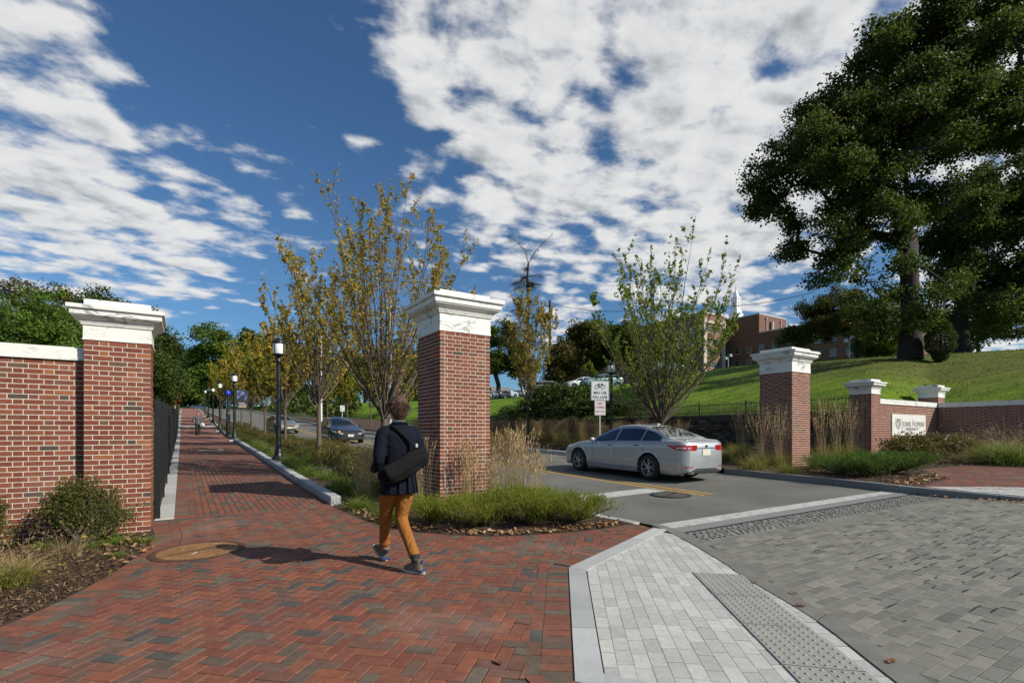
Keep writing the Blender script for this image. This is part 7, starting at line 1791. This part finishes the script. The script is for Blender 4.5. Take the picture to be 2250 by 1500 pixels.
    if detail >= 2:
        MB().box((-.50, L/2+.001, zp+.075), (.50, L/2+.010, zp+.09)).obj('boot_trim', M_chrome, t); MB().box((-.44, L/2+.003, .345), (.44, L/2+.012, .37)).obj('bumper_trim', M_chrome, t)
        bb = MB(); bb.lathe([(.045, -.004), (.045, .004)], 16, rot=Matrix.Rotation(R(90), 4, 'X')); o = bb.obj('badge', M_chrome, t); o.location = (0, L/2+.008, zp+.135); o.scale = (1.2, 1, .7)
        pts = [(x, .968*L-L/2, tab(.968, top)+.012-abs(x)**2*.05) for x in np.linspace(-.66, .66, 12)]; MB().tube(pts, .012, 6).obj('boot_spoiler', paint, t, smooth=True); MB().tube([(x_, y_+.018, z_-.016) for x_, y_, z_ in pts], .005, 4).obj('spoiler_gap', M_cdark, t)
        MB().lathe([(.04, -.06), (.045, .06)], 10, (.55, L/2-.03, .27), rot=Matrix.Rotation(R(90), 4, 'X')).obj('exhaust_tip', M_chrome, t)
        MB().box((-.06, -.12, 0), (.06, .10, .045)).obj('roof_fin', paint, t, bevel=.02).location = (0, .66*L-L/2, tab(.66, top)-.005)
        me = text_mesh('4CB 7219' if False else '', .1) if False else None
    # wheels
    for c in wb:
        for s in (-1, 1):
            w = thing('w', 'x', 'x'); bpy.data.objects.remove(w)
            rt = Matrix.Rotation(R(90), 4, 'Y'); yo = s*(W-.115)
            ty = MB(); ty.lathe([(wr*.66, -.105), (wr*.90, -.11), (wr*.985, -.085), (wr, -.05), (wr, .05), (wr*.985, .085), (wr*.90, .11), (wr*.66, .105)], 30, rot=rt, cap=False); wo = ty.obj('wheel', M_tyre, t, smooth=True); wo.location = (yo, c-L/2, wr)
            rb = MB(); rb.lathe([(wr*.68, .100), (wr*.66, .107), (wr*.62, .10), (wr*.60, .03)], 30, rot=rt if s > 0 else rt @ Matrix.Rotation(math.pi, 4, 'X'), cap=False)
            dd = MB(); dd.lathe([(0, .02), (wr*.62, .02)], 24, rot=rt if s > 0 else rt @ Matrix.Rotation(math.pi, 4, 'X'), cap=False); od = dd.obj('backing_disc', M_cdark, wo)  # dark backing disc that closes the wheel behind the spokes
            for k in range(5):
                for dk in (-.17, .17):
                    a = 2*math.pi*k/5+dk*.6; a2 = 2*math.pi*k/5+dk*1.6
                    p = [(s*.085, .05*math.cos(a), .05*math.sin(a)), (s*.096, wr*.35*math.cos((a+a2)/2), wr*.35*math.sin((a+a2)/2)), (s*.098, wr*.64*math.cos(a2), wr*.64*math.sin(a2))]; rb.tube(p, [.022, .016, .014], 5)
            rb.lathe([(.05, .06), (.05, .10), (.0, .105)], 12, rot=rt if s > 0 else rt @ Matrix.Rotation(math.pi, 4, 'X'), cap=False); rb.obj('rim', M_rim, wo, smooth=True, auto=R(35))
    return t
# built with its nose toward -y; turned half a circle it drives up the road
silver = build_car('sedan', 'silver saloon car driving away up the road with red tail lamps', carpaint('silver_paint', (.43, .445, .455), .5, .34), 2)
# rear contact (9.91, 9.12) and front contact (9.95, 11.8) on its left side
silver.rotation_euler = (math.atan(.028), -math.atan(.018)*0, math.pi+R(-1.5)); silver.rotation_euler = (-math.atan(.028), 0, math.pi-R(-.8)); silver.location = (9.91+.93-.06, 10.42, gz(10.8, 10.4)+.004); silver.scale = (.955,)*3
dark = build_car('sedan', 'dark blue grey saloon coming down the road with its headlamps toward us', carpaint('dark_blue_paint', (.03, .04, .05), .4, .3), 1, headlamp=M_lampc); dark.location = (7.9, 31.4, gz(7.9, 31.4)+.0); dark.rotation_euler = (math.atan(.03), 0, 0)
am = MB().lathe([(.0, -.01), (.07, 0), (.0, .01)], 10, rot=Matrix.Rotation(R(90), 4, 'X'), cap=False).obj('indicator_lamp', M_amber, dark); am.location = (-.62, -2.40, .66)
tan = build_car('sedan', 'tan saloon partly hidden behind the golden trees further up the road', carpaint('tan_paint', (.33, .30, .25), .5, .35), 1); tan.location = (7.1, 47.5, gz(7.1, 47.5)); tan.rotation_euler = (math.atan(.03), 0, R(6))
wagon = build_car('hatch', 'blue grey hatchback crossing beyond the end of the walkway', carpaint('blue_grey_paint', (.10, .14, .20), .5, .3), 1); X, Y = D(441, 132.); wagon.location = (X, Y, Zy(901.5, 132.)); wagon.rotation_euler = (0, 0, R(90)-TH+R(8)); wagon.scale = (1.0,)*3
# on the hill
def hillcar(style, lab, col, px_, ybot, d, rz, first=None):
    c = build_car(style, lab, carpaint('car_paint', col, .4, .3), 1, group='cars parked on the hill'); X, Y = D(px_, d); c.location = (X, Y, Zy(ybot, d)); c.rotation_euler = (0, 0, rz); return c
hillcar('hatch', 'teal hatchback parked at the top of the grass bank behind the cycle sign', (.13, .24, .25), 1322, 853, 53., R(-90)-TH+R(18))
hillcar('hatch', 'white car half hidden behind the teal hatchback', (.62, .64, .66), 1278, 856, 60., R(-90)-TH+R(20))
hillcar('suv', 'silver four wheel drive parked left of the bank shrubs on the hill', (.42, .43, .40), 1212, 865, 68., R(90)-TH+R(-12))
for i, (px_, yb, col, st, lb) in enumerate([(1184, 869, (.55, .60, .66), 'hatch', 'pale blue hatchback parked in the lower hill row'), (1160, 872, (.60, .62, .63), 'sedan', 'white saloon parked in the lower hill row'), (1135, 875, (.45, .50, .60), 'sedan', 'light blue saloon parked in the middle of the lower hill row'), (1112, 877, (.05, .06, .08), 'sedan', 'black saloon parked in the lower hill row'), (1095, 878, (.10, .16, .17), 'hatch', 'dark teal hatchback parked near the left end of the lower hill row'), (1078, 879, (.62, .63, .64), 'sedan', 'white car at the left end of the hill row beside the tall pillar'), (1461, 817, (.25, .32, .42), 'sedan', 'blue grey car whose roof shows over the lawn crest')]):
    hillcar(st, lb, col, px_, yb, 92.-(i*1.0 if i < 6 else 26), R(180)-TH+R(-42) if i < 6 else R(90)-TH)
hillcar('sedan', 'white car seen between the walking man and the tall pillar', (.62, .63, .64), 917, 899, 110., R(-90)-TH+R(30))

# ------------------------------------------------------------------ people
def blob_obj(name, mat, parts, voxel, parent, smooth=4):
    """join solid pieces into one continuous skin"""
    m = MB()
    for p in parts: p(m)
    me = m.mesh('tmp'); o = bpy.data.objects.new('tmp', me); COL.objects.link(o); md = o.modifiers.new('r', 'REMESH'); md.mode = 'VOXEL'; md.voxel_size = voxel; md.use_smooth_shade = True
    sm = o.modifiers.new('s', 'SMOOTH'); sm.factor = .5; sm.iterations = smooth
    dg = bpy.context.evaluated_depsgraph_get(); e = bpy.data.meshes.new_from_object(o.evaluated_get(dg)); bpy.data.objects.remove(o); e.name = name; e.materials.clear(); e.materials.append(mat); return link(name, e, parent)
def ell(rings, n=18):
    """stack of ellipses: (cx,cy,cz, rx, ry[, tilt about x])"""
    def f(m):
        o = len(m.v)
        for r in rings:
            cx, cy, cz, rx, ry = r[:5]; tl = r[5] if len(r) > 5 else 0.; c, s = math.cos(tl), math.sin(tl)
            for k in range(n):
                a = 2*math.pi*k/n; ca, sa = math.cos(a), math.sin(a); x, y = rx*(abs(ca)**.85)*(1 if ca > 0 else -1), ry*(abs(sa)**.85)*(1 if sa > 0 else -1); m.v.append((cx+x, cy+y*c, cz+y*s)); m.r.append(0.)
        K = len(rings)
        for i in range(K-1):
            for k in range(n): m.f.append([o+i*n+k, o+i*n+(k+1) % n, o+(i+1)*n+(k+1) % n, o+(i+1)*n+k])
        m.f.append([o+k for k in range(n)][::-1]); m.f.append([o+(K-1)*n+k for k in range(n)])
    return f
def limb(pts, rad, n=14): return lambda m: m.tube(pts, rad, n)
def spline(pts, k=4):
    P = [Vector(p) for p in pts]; out = []
    for i in range(len(P)-1):
        p0, p1, p2, p3 = P[max(i-1, 0)], P[i], P[i+1], P[min(i+2, len(P)-1)]
        for j in range(k):
            t = j/k; out.append(.5*((2*p1)+(p2-p0)*t+(2*p0-5*p1+4*p2-p3)*t*t+(3*p1-p0-3*p2+p3)*t**3))
    out.append(P[-1]); return out
def splr(r, k=4): return [lerp(r[i], r[i+1], j/k) for i in range(len(r)-1) for j in range(k)]+[r[-1]]
def cloth(name, col, rough=.9, fold=.35, scale=9., sheen=.0):
    m, q = newmat(name); p = coords(q); n = q.noise(p, scale, 4, .55, .8); w = q.noise(p, 420., 2, .6)
    c = q.mix(q.mapr(w, .3, .7), tuple(x*.8 for x in col), tuple(x*1.15 for x in col)); q.put(q.b.inputs['Base Color'], c); q.b.inputs['Roughness'].default_value = rough; q.b.inputs['Sheen Weight'].default_value = sheen; q.b.inputs['Specular IOR Level'].default_value = .2
    q.put(q.b.inputs['Normal'], q.bump(n, fold, .06)); return m
M_skin = plain('skin', (.42, .24, .17), .55); M_navy = cloth('navy_wool', (.0045, .006, .014)); M_chino = cloth('tan_chino', (.30, .118, .026), .85, .5, 14.); M_bag = cloth('black_canvas', (.006, .0065, .007), .9, .6, 7.); M_shoe = cloth('grey_suede', (.15, .12, .09), .9, .2); M_sole = plain('white_rubber_sole', (.40, .39, .35), .6); M_shoeb = plain('blue_shoe_trim', (.03, .05, .15), .6); M_sock = plain('dark_sock', (.02, .02, .025), .9)
def hairmat(name, col):
    m, q = newmat(name); p = coords(q); mp = q.add('ShaderNodeMapping'); q.put(mp.inputs[0], p); mp.inputs['Scale'].default_value = (60, 60, 14); n = q.noise(mp.outputs[0], 1.5, 4, .6, 1.2)
    q.put(q.b.inputs['Base Color'], q.ramp(n, [(.3, tuple(x*.35 for x in col)), (.55, col), (.75, tuple(x*1.7 for x in col))])); q.b.inputs['Roughness'].default_value = .5; q.put(q.b.inputs['Normal'], q.bump(n, .9, .01)); return m
def walker():
    """facing +y; left foot ahead at heel strike, right foot flat behind"""
    X, Y = 1.91, 5.20; t = thing('person', 'man in a navy jacket and tan trousers walking away across the bricks', 'person', (X, Y, gz(X, Y)+.012), R(4))
    hip = (0, 0, .93); Lh, Rh = (-.085, .0, .92), (.085, .0, .92); Lk, Rk = (-.045, .23, .51), (.060, .04, .50); La, Ra = (.0, .37, .115), (.060, -.29, .10)
    hands = []
    def finger_set(c, dirv, side, m):
        # palm and five bent fingers, curled into the pocket edge
        c = Vector(c); dv = Vector(dirv).normalized(); sd = Vector((0, 0, 1)).cross(dv).normalized(); m.tube([c-dv*.03, c+dv*.02, c+dv*.055], [.028, .036, .034], 10)
        for k, (o, l) in enumerate(((-.027, .062), (-.009, .072), (.009, .068), (.026, .055))):
            b = c+dv*.05+Vector((0, 0, 1))*o*-1.; m.tube([b, b+dv*l*.45-sd*side*.008, b+dv*l*.75-sd*side*.026, b+dv*l*.85-sd*side*.044], [.0095, .009, .008, .006], 6)
        b = c+Vector((0, 0, .03)); m.tube([b, b+dv*.025+Vector((0, 0, .018)), b+dv*.05+Vector((0, 0, .016))], [.011, .010, .008], 6)
    LE, RE = (-.245, -.075, 1.13), (.24, -.085, 1.12); LW, RW = (-.20, .15, 1.03), (.20, .14, 1.02); LS, RS = (-.165, -.01, 1.42), (.165, -.01, 1.42)
    parts = [ell([(0, 0, .86, .15, .10), (0, 0, .95, .165, .115), (0, 0, 1.05, .14, .10), (0, 0, 1.2, .16, .11), (0, -.01, 1.36, .185, .11), (0, -.01, 1.44, .15, .085), (0, 0, 1.48, .065, .06)]), limb([(0, -.01, 1.42), (0, .0, 1.50), (0, .012, 1.56)], [.062, .057, .055]),
             ell([(0, .03, 1.545, .045, .055), (0, .03, 1.575, .062, .080), (0, .02, 1.62, .073, .093), (0, .015, 1.67, .076, .097), (0, .01, 1.72, .072, .092), (0, .005, 1.755, .055, .07), (0, 0, 1.775, .025, .03)])]
    for s, (S_, E_, W_) in ((-1, (LS, LE, LW)), (1, (RS, RE, RW))):
        parts.append(limb(spline([S_, E_, W_]), splr([.050, .040, .028]))); parts.append(lambda m, W_=W_, s=s: finger_set(Vector(W_)+Vector((-.02*s, .045, -.01)), (-.35*s, .9, -.15), s, m))
    for (h_, k_, a_) in ((Lh, Lk, La), (Rh, Rk, Ra)): parts.append(limb(spline([h_, k_, a_]), splr([.085, .055, .038])))
    for sx in (-1, 1): parts.append(limb([(sx*.074, .008, 1.66), (sx*.084, .0, 1.66), (sx*.086, -.004, 1.685), (sx*.08, .0, 1.70)], [.010, .014, .013, .008], 8))   # ears
    parts.append(limb([(0, .105, 1.69), (0, .125, 1.655), (0, .108, 1.645)], [.010, .014, .010], 8))     # nose
    for sx in (-1, 1): parts.append(limb([(sx*.03, .092, 1.685), (sx*.03, .10, 1.683)], [.013, .010], 8))
    parts.append(limb([(-.024, .100, 1.615), (0, .110, 1.613), (.024, .100, 1.615)], [.006, .008, .006], 6))
    blob_obj('body', M_skin, parts, .0085, t, 2)
    # trousers
    tp = [ell([(0, .0, .80, .155, .115), (0, -.005, .90, .165, .125), (0, 0, 1.0, .16, .115)])]
    tp.append(limb(spline([(-.080, .01, .88), (-.066, .13, .70), (-.045, .23, .50), (-.020, .31, .31), (.0, .365, .165)]), splr([.098, .086, .065, .058, .054]), 16)); tp.append(limb(spline([(.080, .0, .88), (.078, .03, .70), (.060, .05, .50), (.060, -.11, .32), (.060, -.265, .155)]), splr([.100, .087, .067, .059, .054]), 16))
    for i, (cx, cy, z) in enumerate([(-.04, .25, .46), (-.016, .32, .29), (-.006, .35, .21), (.06, .02, .46), (.06, -.07, .36), (.06, -.22, .215), (.078, .02, .70), (-.07, .11, .73)]):
        tp.append(ell([(cx, cy, z-.006, .060, .063, .3), (cx+.006, cy+.004, z, .066 if i < 6 else .090, .066, .3), (cx, cy, z+.006, .060, .063, .3)], 12))
    blob_obj('trousers', M_chino, tp, .009, t, 2)
    # jacket: one skin, hem open below
    jk = [ell([(0, -.005, .775, .198, .140), (0, -.005, .84, .194, .140), (0, 0, .95, .180, .130), (0, -.002, 1.06, .166, .120), (0, -.008, 1.18, .174, .126), (0, -.015, 1.30, .188, .130), (0, -.02, 1.39, .192, .122), (0, -.015, 1.445, .158, .100), (0, -.008, 1.485, .105, .080), (0, -.002, 1.515, .070, .065)], 26)]
    for s, (S_, E_, W_) in ((-1, (LS, LE, LW)), (1, (RS, RE, RW))):
        S2 = (S_[0]*1.02, S_[1]-.005, S_[2]-.02); mid = (lerp(S_[0], E_[0], .5)+s*.012, lerp(S_[1], E_[1], .5), lerp(S_[2], E_[2], .5)); jk.append(limb(spline([(S_[0]*.6, S_[1], S_[2]-.0), S2, mid, E_, (lerp(E_[0], W_[0], .5), lerp(E_[1], W_[1], .5), lerp(E_[2], W_[2], .5)-.01), W_]), splr([.070, .076, .064, .057, .052, .046]), 16))
        jk.append(ell([(lerp(S_[0], E_[0], .82), lerp(S_[1], E_[1], .82), lerp(S_[2], E_[2], .82)-.006, .060, .062), (lerp(S_[0], E_[0], .82)+s*.004, lerp(S_[1], E_[1], .82)-.004, lerp(S_[2], E_[2], .82), .071, .074), (lerp(S_[0], E_[0], .82), lerp(S_[1], E_[1], .82), lerp(S_[2], E_[2], .82)+.006, .060, .062)], 12))
    for k, x in enumerate((-.13, -.05, .04, .12)): jk.append(limb([(x*.8, -.150, 1.12), (x, -.153, .98), (x*1.2, -.158, .79)], [.004, .010, .014], 6))
    blob_obj('jacket', M_navy, jk, .009, t, 2)
    cl = MB(); cl.tube(spline([(-.085, .03, 1.475), (-.075, -.045, 1.505), (0, -.078, 1.515), (.075, -.045, 1.505), (.085, .03, 1.475)]), .017, 8); cl.obj('collar', M_navy, t, smooth=True)
    sc = MB(); sc.tube(spline([(-.06, .02, 1.515), (-.05, -.045, 1.525), (0, -.064, 1.53), (.05, -.045, 1.525), (.06, .02, 1.515)]), .010, 6); sc.obj('shirt_collar', cloth('grey_shirt', (.20, .20, .21)), t, smooth=True)
    # hair
    hr = [ell([(0, -.030, 1.545, .044, .036), (0, -.030, 1.585, .072, .068), (0, -.022, 1.63, .086, .092), (0, -.016, 1.69, .092, .103), (0, -.008, 1.745, .087, .102), (0, .0, 1.785, .064, .080), (.01, .005, 1.805, .032, .042)], 22)]
    rs = random.Random(4)
    for k in range(90):
        a = rs.uniform(0, 2*math.pi); e = rs.uniform(-.5, 1.25); c = Vector((math.cos(a)*math.cos(e)*.084, math.sin(a)*math.cos(e)*.094-.015, 1.69+math.sin(e)*.102))
        if c.y > .05 and c.z < 1.70: continue
        hr.append(limb([c, c+Vector((rs.gauss(0, .014), rs.gauss(-.004, .012), rs.gauss(-.012, .016))), c+Vector((rs.gauss(0, .024), rs.gauss(-.008, .018), rs.gauss(-.03, .022)))], [.014, .012, .006], 6))
    blob_obj('hair', hairmat('brown_hair', (.085, .042, .022)), hr, .0065, t, 1)
    hd = t.children[-1]; nh = 2600; aa = rng.random(nh)*6.283; ee = rng.uniform(-.45, 1.45, nh); C = np.stack([np.cos(aa)*np.cos(ee)*.088, np.sin(aa)*np.cos(ee)*.099-.012, 1.69+np.sin(ee)*.108], 1); kp = ~((C[:, 1] > .045) & (C[:, 2] < 1.72)); C = C[kp]
    dv = np.stack([C[:, 0]*5+.2*np.sin(C[:, 2]*60), C[:, 1]*4-.15, -.75+0*C[:, 0]], 1)+rng.normal(0, .20, C.shape); dv /= np.linalg.norm(dv, axis=1)[:, None]
    V_, q_, t_, m_ = ribbons(C, dv, rng.uniform(.03, .065, len(C)), rng.uniform(.004, .008, len(C)), rng.uniform(-.1, .4, len(C)), 3)
    link('loose_locks', mesh_np('loose_locks', V_, [q_, t_], hairmat('loose_hair', (.095, .05, .026)), False), hd)
    # shoes
    def shoe(ank, pitch, yaw, nm='shoe'):
        rt = Matrix.Translation(Vector(ank)) @ Matrix.Rotation(yaw, 4, 'Z') @ Matrix.Rotation(pitch, 4, 'X')
        def tr(f): return lambda m: (lambda mm: (f(mm), m.add([rt @ Vector(v) for v in mm.v], mm.f)))(MB())
        up = [tr(ell([(0, .02, -.075, .043, .105), (0, .035, -.05, .046, .115), (0, .02, -.025, .042, .095), (0, -.012, .01, .040, .058), (0, -.022, .045, .043, .050)], 18)), tr(limb([(0, .05, -.055), (0, .11, -.060), (0, .145, -.068)], [.044, .042, .030], 12))]
        o = blob_obj(nm, M_shoe, up, .006, t, 2)
        sl = MB(); pts = []
        for k in range(20): a = 2*math.pi*k/20; pts.append((math.cos(a)*(.048 if math.sin(a) > 0 else .042), .035+math.sin(a)*.150))
        n = 20; sl.add([rt @ Vector((x, y, -.100)) for x, y in pts]+[rt @ Vector((x, y, -.072)) for x, y in pts], [list(range(n))[::-1], [n+i for i in range(n)]]+[[i, (i+1) % n, n+(i+1) % n, n+i] for i in range(n)]); sl.obj('sole', M_sole, o, bevel=.005)
        bt = MB(); bt.box((-.0445, -.105, -.074), (.0445, -.03, -.058), rot=rt.to_3x3(), at=rt.translation); bt.obj('heel_trim', M_shoeb, o); bt = MB(); bt.box((-.012, -.082, .0), (.012, -.070, .04), rot=rt.to_3x3(), at=rt.translation); bt.obj('heel_tab', M_shoeb, o)
        lc = MB()
        for k in range(4): z = .01-k*.018; yy = .045+k*.018; lc.tube([rt @ Vector((-.024, yy, z)), rt @ Vector((0, yy+.010, z+.006)), rt @ Vector((.024, yy, z))], .0035, 5)
        lc.obj('laces', M_sole, o)
    shoe((.060, -.300, .100), 0., R(22)); shoe((.0, .385, .128), R(28), R(10))
    for a_ in (((.060, -.292, .10), (.060, -.277, .185)), ((.0, .378, .125), (.0, .365, .19))): MB().tube(a_, .045, 10).obj('sock', M_sock, t, smooth=True)
    return t
man = walker()
def bag():
    X, Y = 1.91, 5.20; z = gz(X, Y)+.012; t = thing('messenger_bag', 'black canvas messenger bag slung across the back of the walking man', 'bag', (X, Y, z), R(4))
    rot = Matrix.Translation((-.035, -.222, 1.085)) @ Matrix.Rotation(R(-27), 4, 'Y'); hw, hh, hd = .285, .110, .056
    m = MB(); rings = []
    def tr(f): return lambda m: (lambda mm: (f(mm), m.add([rot @ Vector(v) for v in mm.v], mm.f)))(MB())
    def sl(m_):
        n = 22; K = 17; o = len(m_.v)
        for i in range(K):
            u = -1+2*i/(K-1); sh = (1-abs(u)**5)**.5*.75+.25 if abs(u) < 1 else .25; e = max(.22, (1-abs(u)**6)**.6)
            for k in range(n):
                a = 2*math.pi*k/n; ca, sa = math.cos(a), math.sin(a); zz = hh*e*(abs(sa)**.7)*(1 if sa > 0 else -1)*(1+.06*math.sin(u*5+1)); yy = hd*e*(abs(ca)**.8)*(1 if ca > 0 else -1)*(1+.12*math.sin(u*7)); m_.v.append((u*hw, yy-.03*u*u*-1, zz-.02*math.cos(u*2))); m_.r.append(0.)
        for i in range(K-1):
            for k in range(n): m_.f.append([o+i*n+k, o+(i+1)*n+k, o+(i+1)*n+(k+1) % n, o+i*n+(k+1) % n])
        m_.f.append([o+k for k in range(n)]); m_.f.append([o+(K-1)*n+k for k in range(n)][::-1])
    blob_obj('bag_body', M_bag, [tr(sl)], .010, t, 2)
    fl = MB(); vs = []; 
    for i in range(13):
        u = lerp(-.80, .86, i/12)
        for j in range(7): v = j/6; y = -hd*1.04-.010-.006*math.sin(u*6+v*3); zz = lerp(hh*.86, -hh*.50, v); vs.append(rot @ Vector((u*hw, y*(1-.25*(1-v)**3), zz)))
    fl.add(vs, [[i*7+j, i*7+j+1, (i+1)*7+j+1, (i+1)*7+j] for i in range(12) for j in range(6)]); fo = fl.obj('flap', M_bag, t, smooth=True)
    so_ = fo.modifiers.new('t', 'SOLIDIFY'); so_.thickness = .007
    st = MB(); e0 = rot @ Vector((hw*.70, -.02, hh*.9)); e1 = rot @ Vector((-hw*.9, .02, hh*.4))
    def ribbon(pts, w_, nn):
        pts = spline(pts, 5); vs = []
        for i, p in enumerate(pts):
            d = (pts[min(i+1, len(pts)-1)]-pts[max(i-1, 0)]).normalized(); nv = Vector(nn); s = d.cross(nv).normalized()*w_; vs += [p-s, p+s]
        m = MB(); m.add(vs, [[2*i, 2*i+1, 2*i+3, 2*i+2] for i in range(len(pts)-1)]); o = m.obj('shoulder_strap', M_bag, t, smooth=True); md = o.modifiers.new('t', 'SOLIDIFY'); md.thickness = .005; return o
    ribbon([e0, (.075, -.185, 1.30), (-.02, -.165, 1.40), (-.095, -.105, 1.475), (-.115, -.01, 1.475), (-.09, .10, 1.42)], .018, (0, -1, .35))
    ribbon([e1, (-.27, -.13, 1.06), (-.23, .02, 1.12), (-.15, .14, 1.25), (-.09, .11, 1.42)], .018, (-1, 0, .2))
    m = MB(); m.box((-.012, -.004, -.018), (.012, .004, .018), at=tuple(e0+Vector((-.02, -.03, .02)))); m.obj('buckle', M_galv, t)
bag()
def far_walker():
    X, Y = .95, 43.; t = thing('person', 'distant man in a grey sweater and dark trousers walking toward us on the walkway', 'person', (X, Y, gz(X, Y)+.012), math.pi)
    Ls = cloth('grey_sweater', (.10, .11, .12)); Tr = cloth('charcoal_trousers', (.025, .026, .03))
    LS, RS = (-.185, 0, 1.42), (.185, 0, 1.42); LE, RE = (-.27, -.04, 1.14), (.30, -.02, 1.14); LW, RW = (-.25, .10, .92), (.22, .14, 1.18)
    P = [ell([(0, 0, .86, .15, .10), (0, 0, 1.05, .15, .10), (0, 0, 1.3, .17, .11), (0, 0, 1.42, .17, .09), (0, 0, 1.49, .06, .06)]), limb([(0, 0, 1.44), (0, .01, 1.57)], [.06, .055]), ell([(0, .03, 1.55, .045, .055), (0, .025, 1.60, .068, .085), (0, .02, 1.66, .075, .095), (0, .01, 1.73, .068, .085), (0, 0, 1.775, .025, .03)]), limb([(0, .105, 1.69), (0, .125, 1.655)], [.010, .014], 8)]
    for s_, (a, b, c) in ((-1, (LS, LE, LW)), (1, (RS, RE, RW))):
        P.append(limb(spline([a, b, c]), splr([.05, .04, .03])))
        for k in range(5): P.append(limb([Vector(c), Vector(c)+Vector(((k-2)*.014, .04, -.05)), Vector(c)+Vector(((k-2)*.016, .06, -.085-.01*(k % 3)))], [.02, .011, .007], 6))
    for sx, ky, ay in ((-1, .06, .16), (1, .03, -.12)): P.append(limb(spline([(sx*.085, 0, .92), (sx*.085, ky, .5), (sx*.085, ay, .09)]), splr([.085, .055, .04])))
    blob_obj('body', M_skin, P, .011, t, 2)
    blob_obj('sweater', Ls, [ell([(0, 0, .90, .175, .125), (0, 0, 1.05, .175, .125), (0, 0, 1.3, .20, .13), (0, 0, 1.42, .19, .11), (0, 0, 1.50, .08, .075)]), limb(spline([LS, LE, LW]), splr([.078, .06, .045])), limb(spline([RS, RE, RW]), splr([.078, .06, .045]))], .012, t, 2)
    blob_obj('trousers', Tr, [ell([(0, 0, .84, .16, .115), (0, 0, .98, .165, .12)])]+[limb(spline([(sx*.082, 0, .88), (sx*.085, ky, .5), (sx*.085, ay, .13)]), splr([.10, .075, .06])) for sx, ky, ay in ((-1, .06, .16), (1, .03, -.12))], .012, t, 2)
    blob_obj('hair', hairmat('dark_hair', (.035, .022, .015)), [ell([(0, -.03, 1.62, .075, .075), (0, -.012, 1.70, .084, .10), (0, 0, 1.76, .075, .09), (0, 0, 1.80, .04, .05)])], .01, t, 1)
    for sx, ay in ((-1, .16), (1, -.12)): MB().box((-.045, -.09, 0), (.045, .18, .09)).obj('shoe', M_shoe, t, bevel=.03).location = (sx*.085, ay, .0)
    return t
far_walker()
pp = MB().box((-.11, -.02, -.15), (.11, -.016, .15)).obj('paper_sheet', plain('paper_white', (.75, .76, .76), .7)); pp.location = (1.22, 42.88, gz(1.2, 43)+.84); pp.rotation_euler = (.2, .4, .3); props(pp, 'white sheet of paper held by the distant walking man', 'paper')
# rain garden walls, white stones
for i, (a, b, lb) in enumerate([((3.0, 14.9), (4.4, 14.6), 'low pale concrete weir wall across the planting bed behind the first golden tree'), ((3.2, 24.2), (5.2, 24.0), 'low pale concrete weir wall further up the planting bed')]):
    m = MB(); m.prism([a, b, (b[0], b[1]+.18), (a[0], a[1]+.18)], -.05, .20, gz); o = m.obj('weir_wall', M_concrete, bevel=.01); props(o, lb, 'wall')
def whitestones():
    m = MB()
    for k in range(260):
        x, y = random.uniform(3.1, 4.8), random.choice([random.uniform(15.1, 16.2), random.uniform(24.4, 25.6)]); z = gz(x, y)+.03; r = random.uniform(.03, .07)
        m.lathe([(0, -r*.4), (r*.9, -r*.2), (r, r*.1), (r*.6, r*.45), (0, r*.55)], 6, (x, y, z), rot=Matrix.Rotation(random.uniform(-.3, .3), 4, 'X'), cap=False)
    props(m.obj('white_stones', plain('pale_stones', (.5, .49, .46), .8, var=.2, vscale=8)), kind='stuff')
whitestones()
# pale drain strip across the walkway
dr = MB(); dr.prism([(.62, 27.0), (1.62, 27.0), (1.62, 27.22), (.62, 27.22)], .013, .019, gz); props(dr.obj('drain_strip', M_concrete), 'narrow pale strip inset across the brick walkway', 'drain cover')
# boulder and end wall where the walkway stops
bo = MB().lathe([(0, 0), (1.1, .05), (1.25, .5), (.9, .85), (0, 1.0)], 10, cap=False).obj('boulder', M_signw, smooth=True); X, Y = D(405, 138); bo.location = (X, Y, Zy(899, 138)-.1); bo.scale = (1.1, .8, .6); props(bo, 'pale rounded boulder at the far end of the brick walkway', 'boulder')
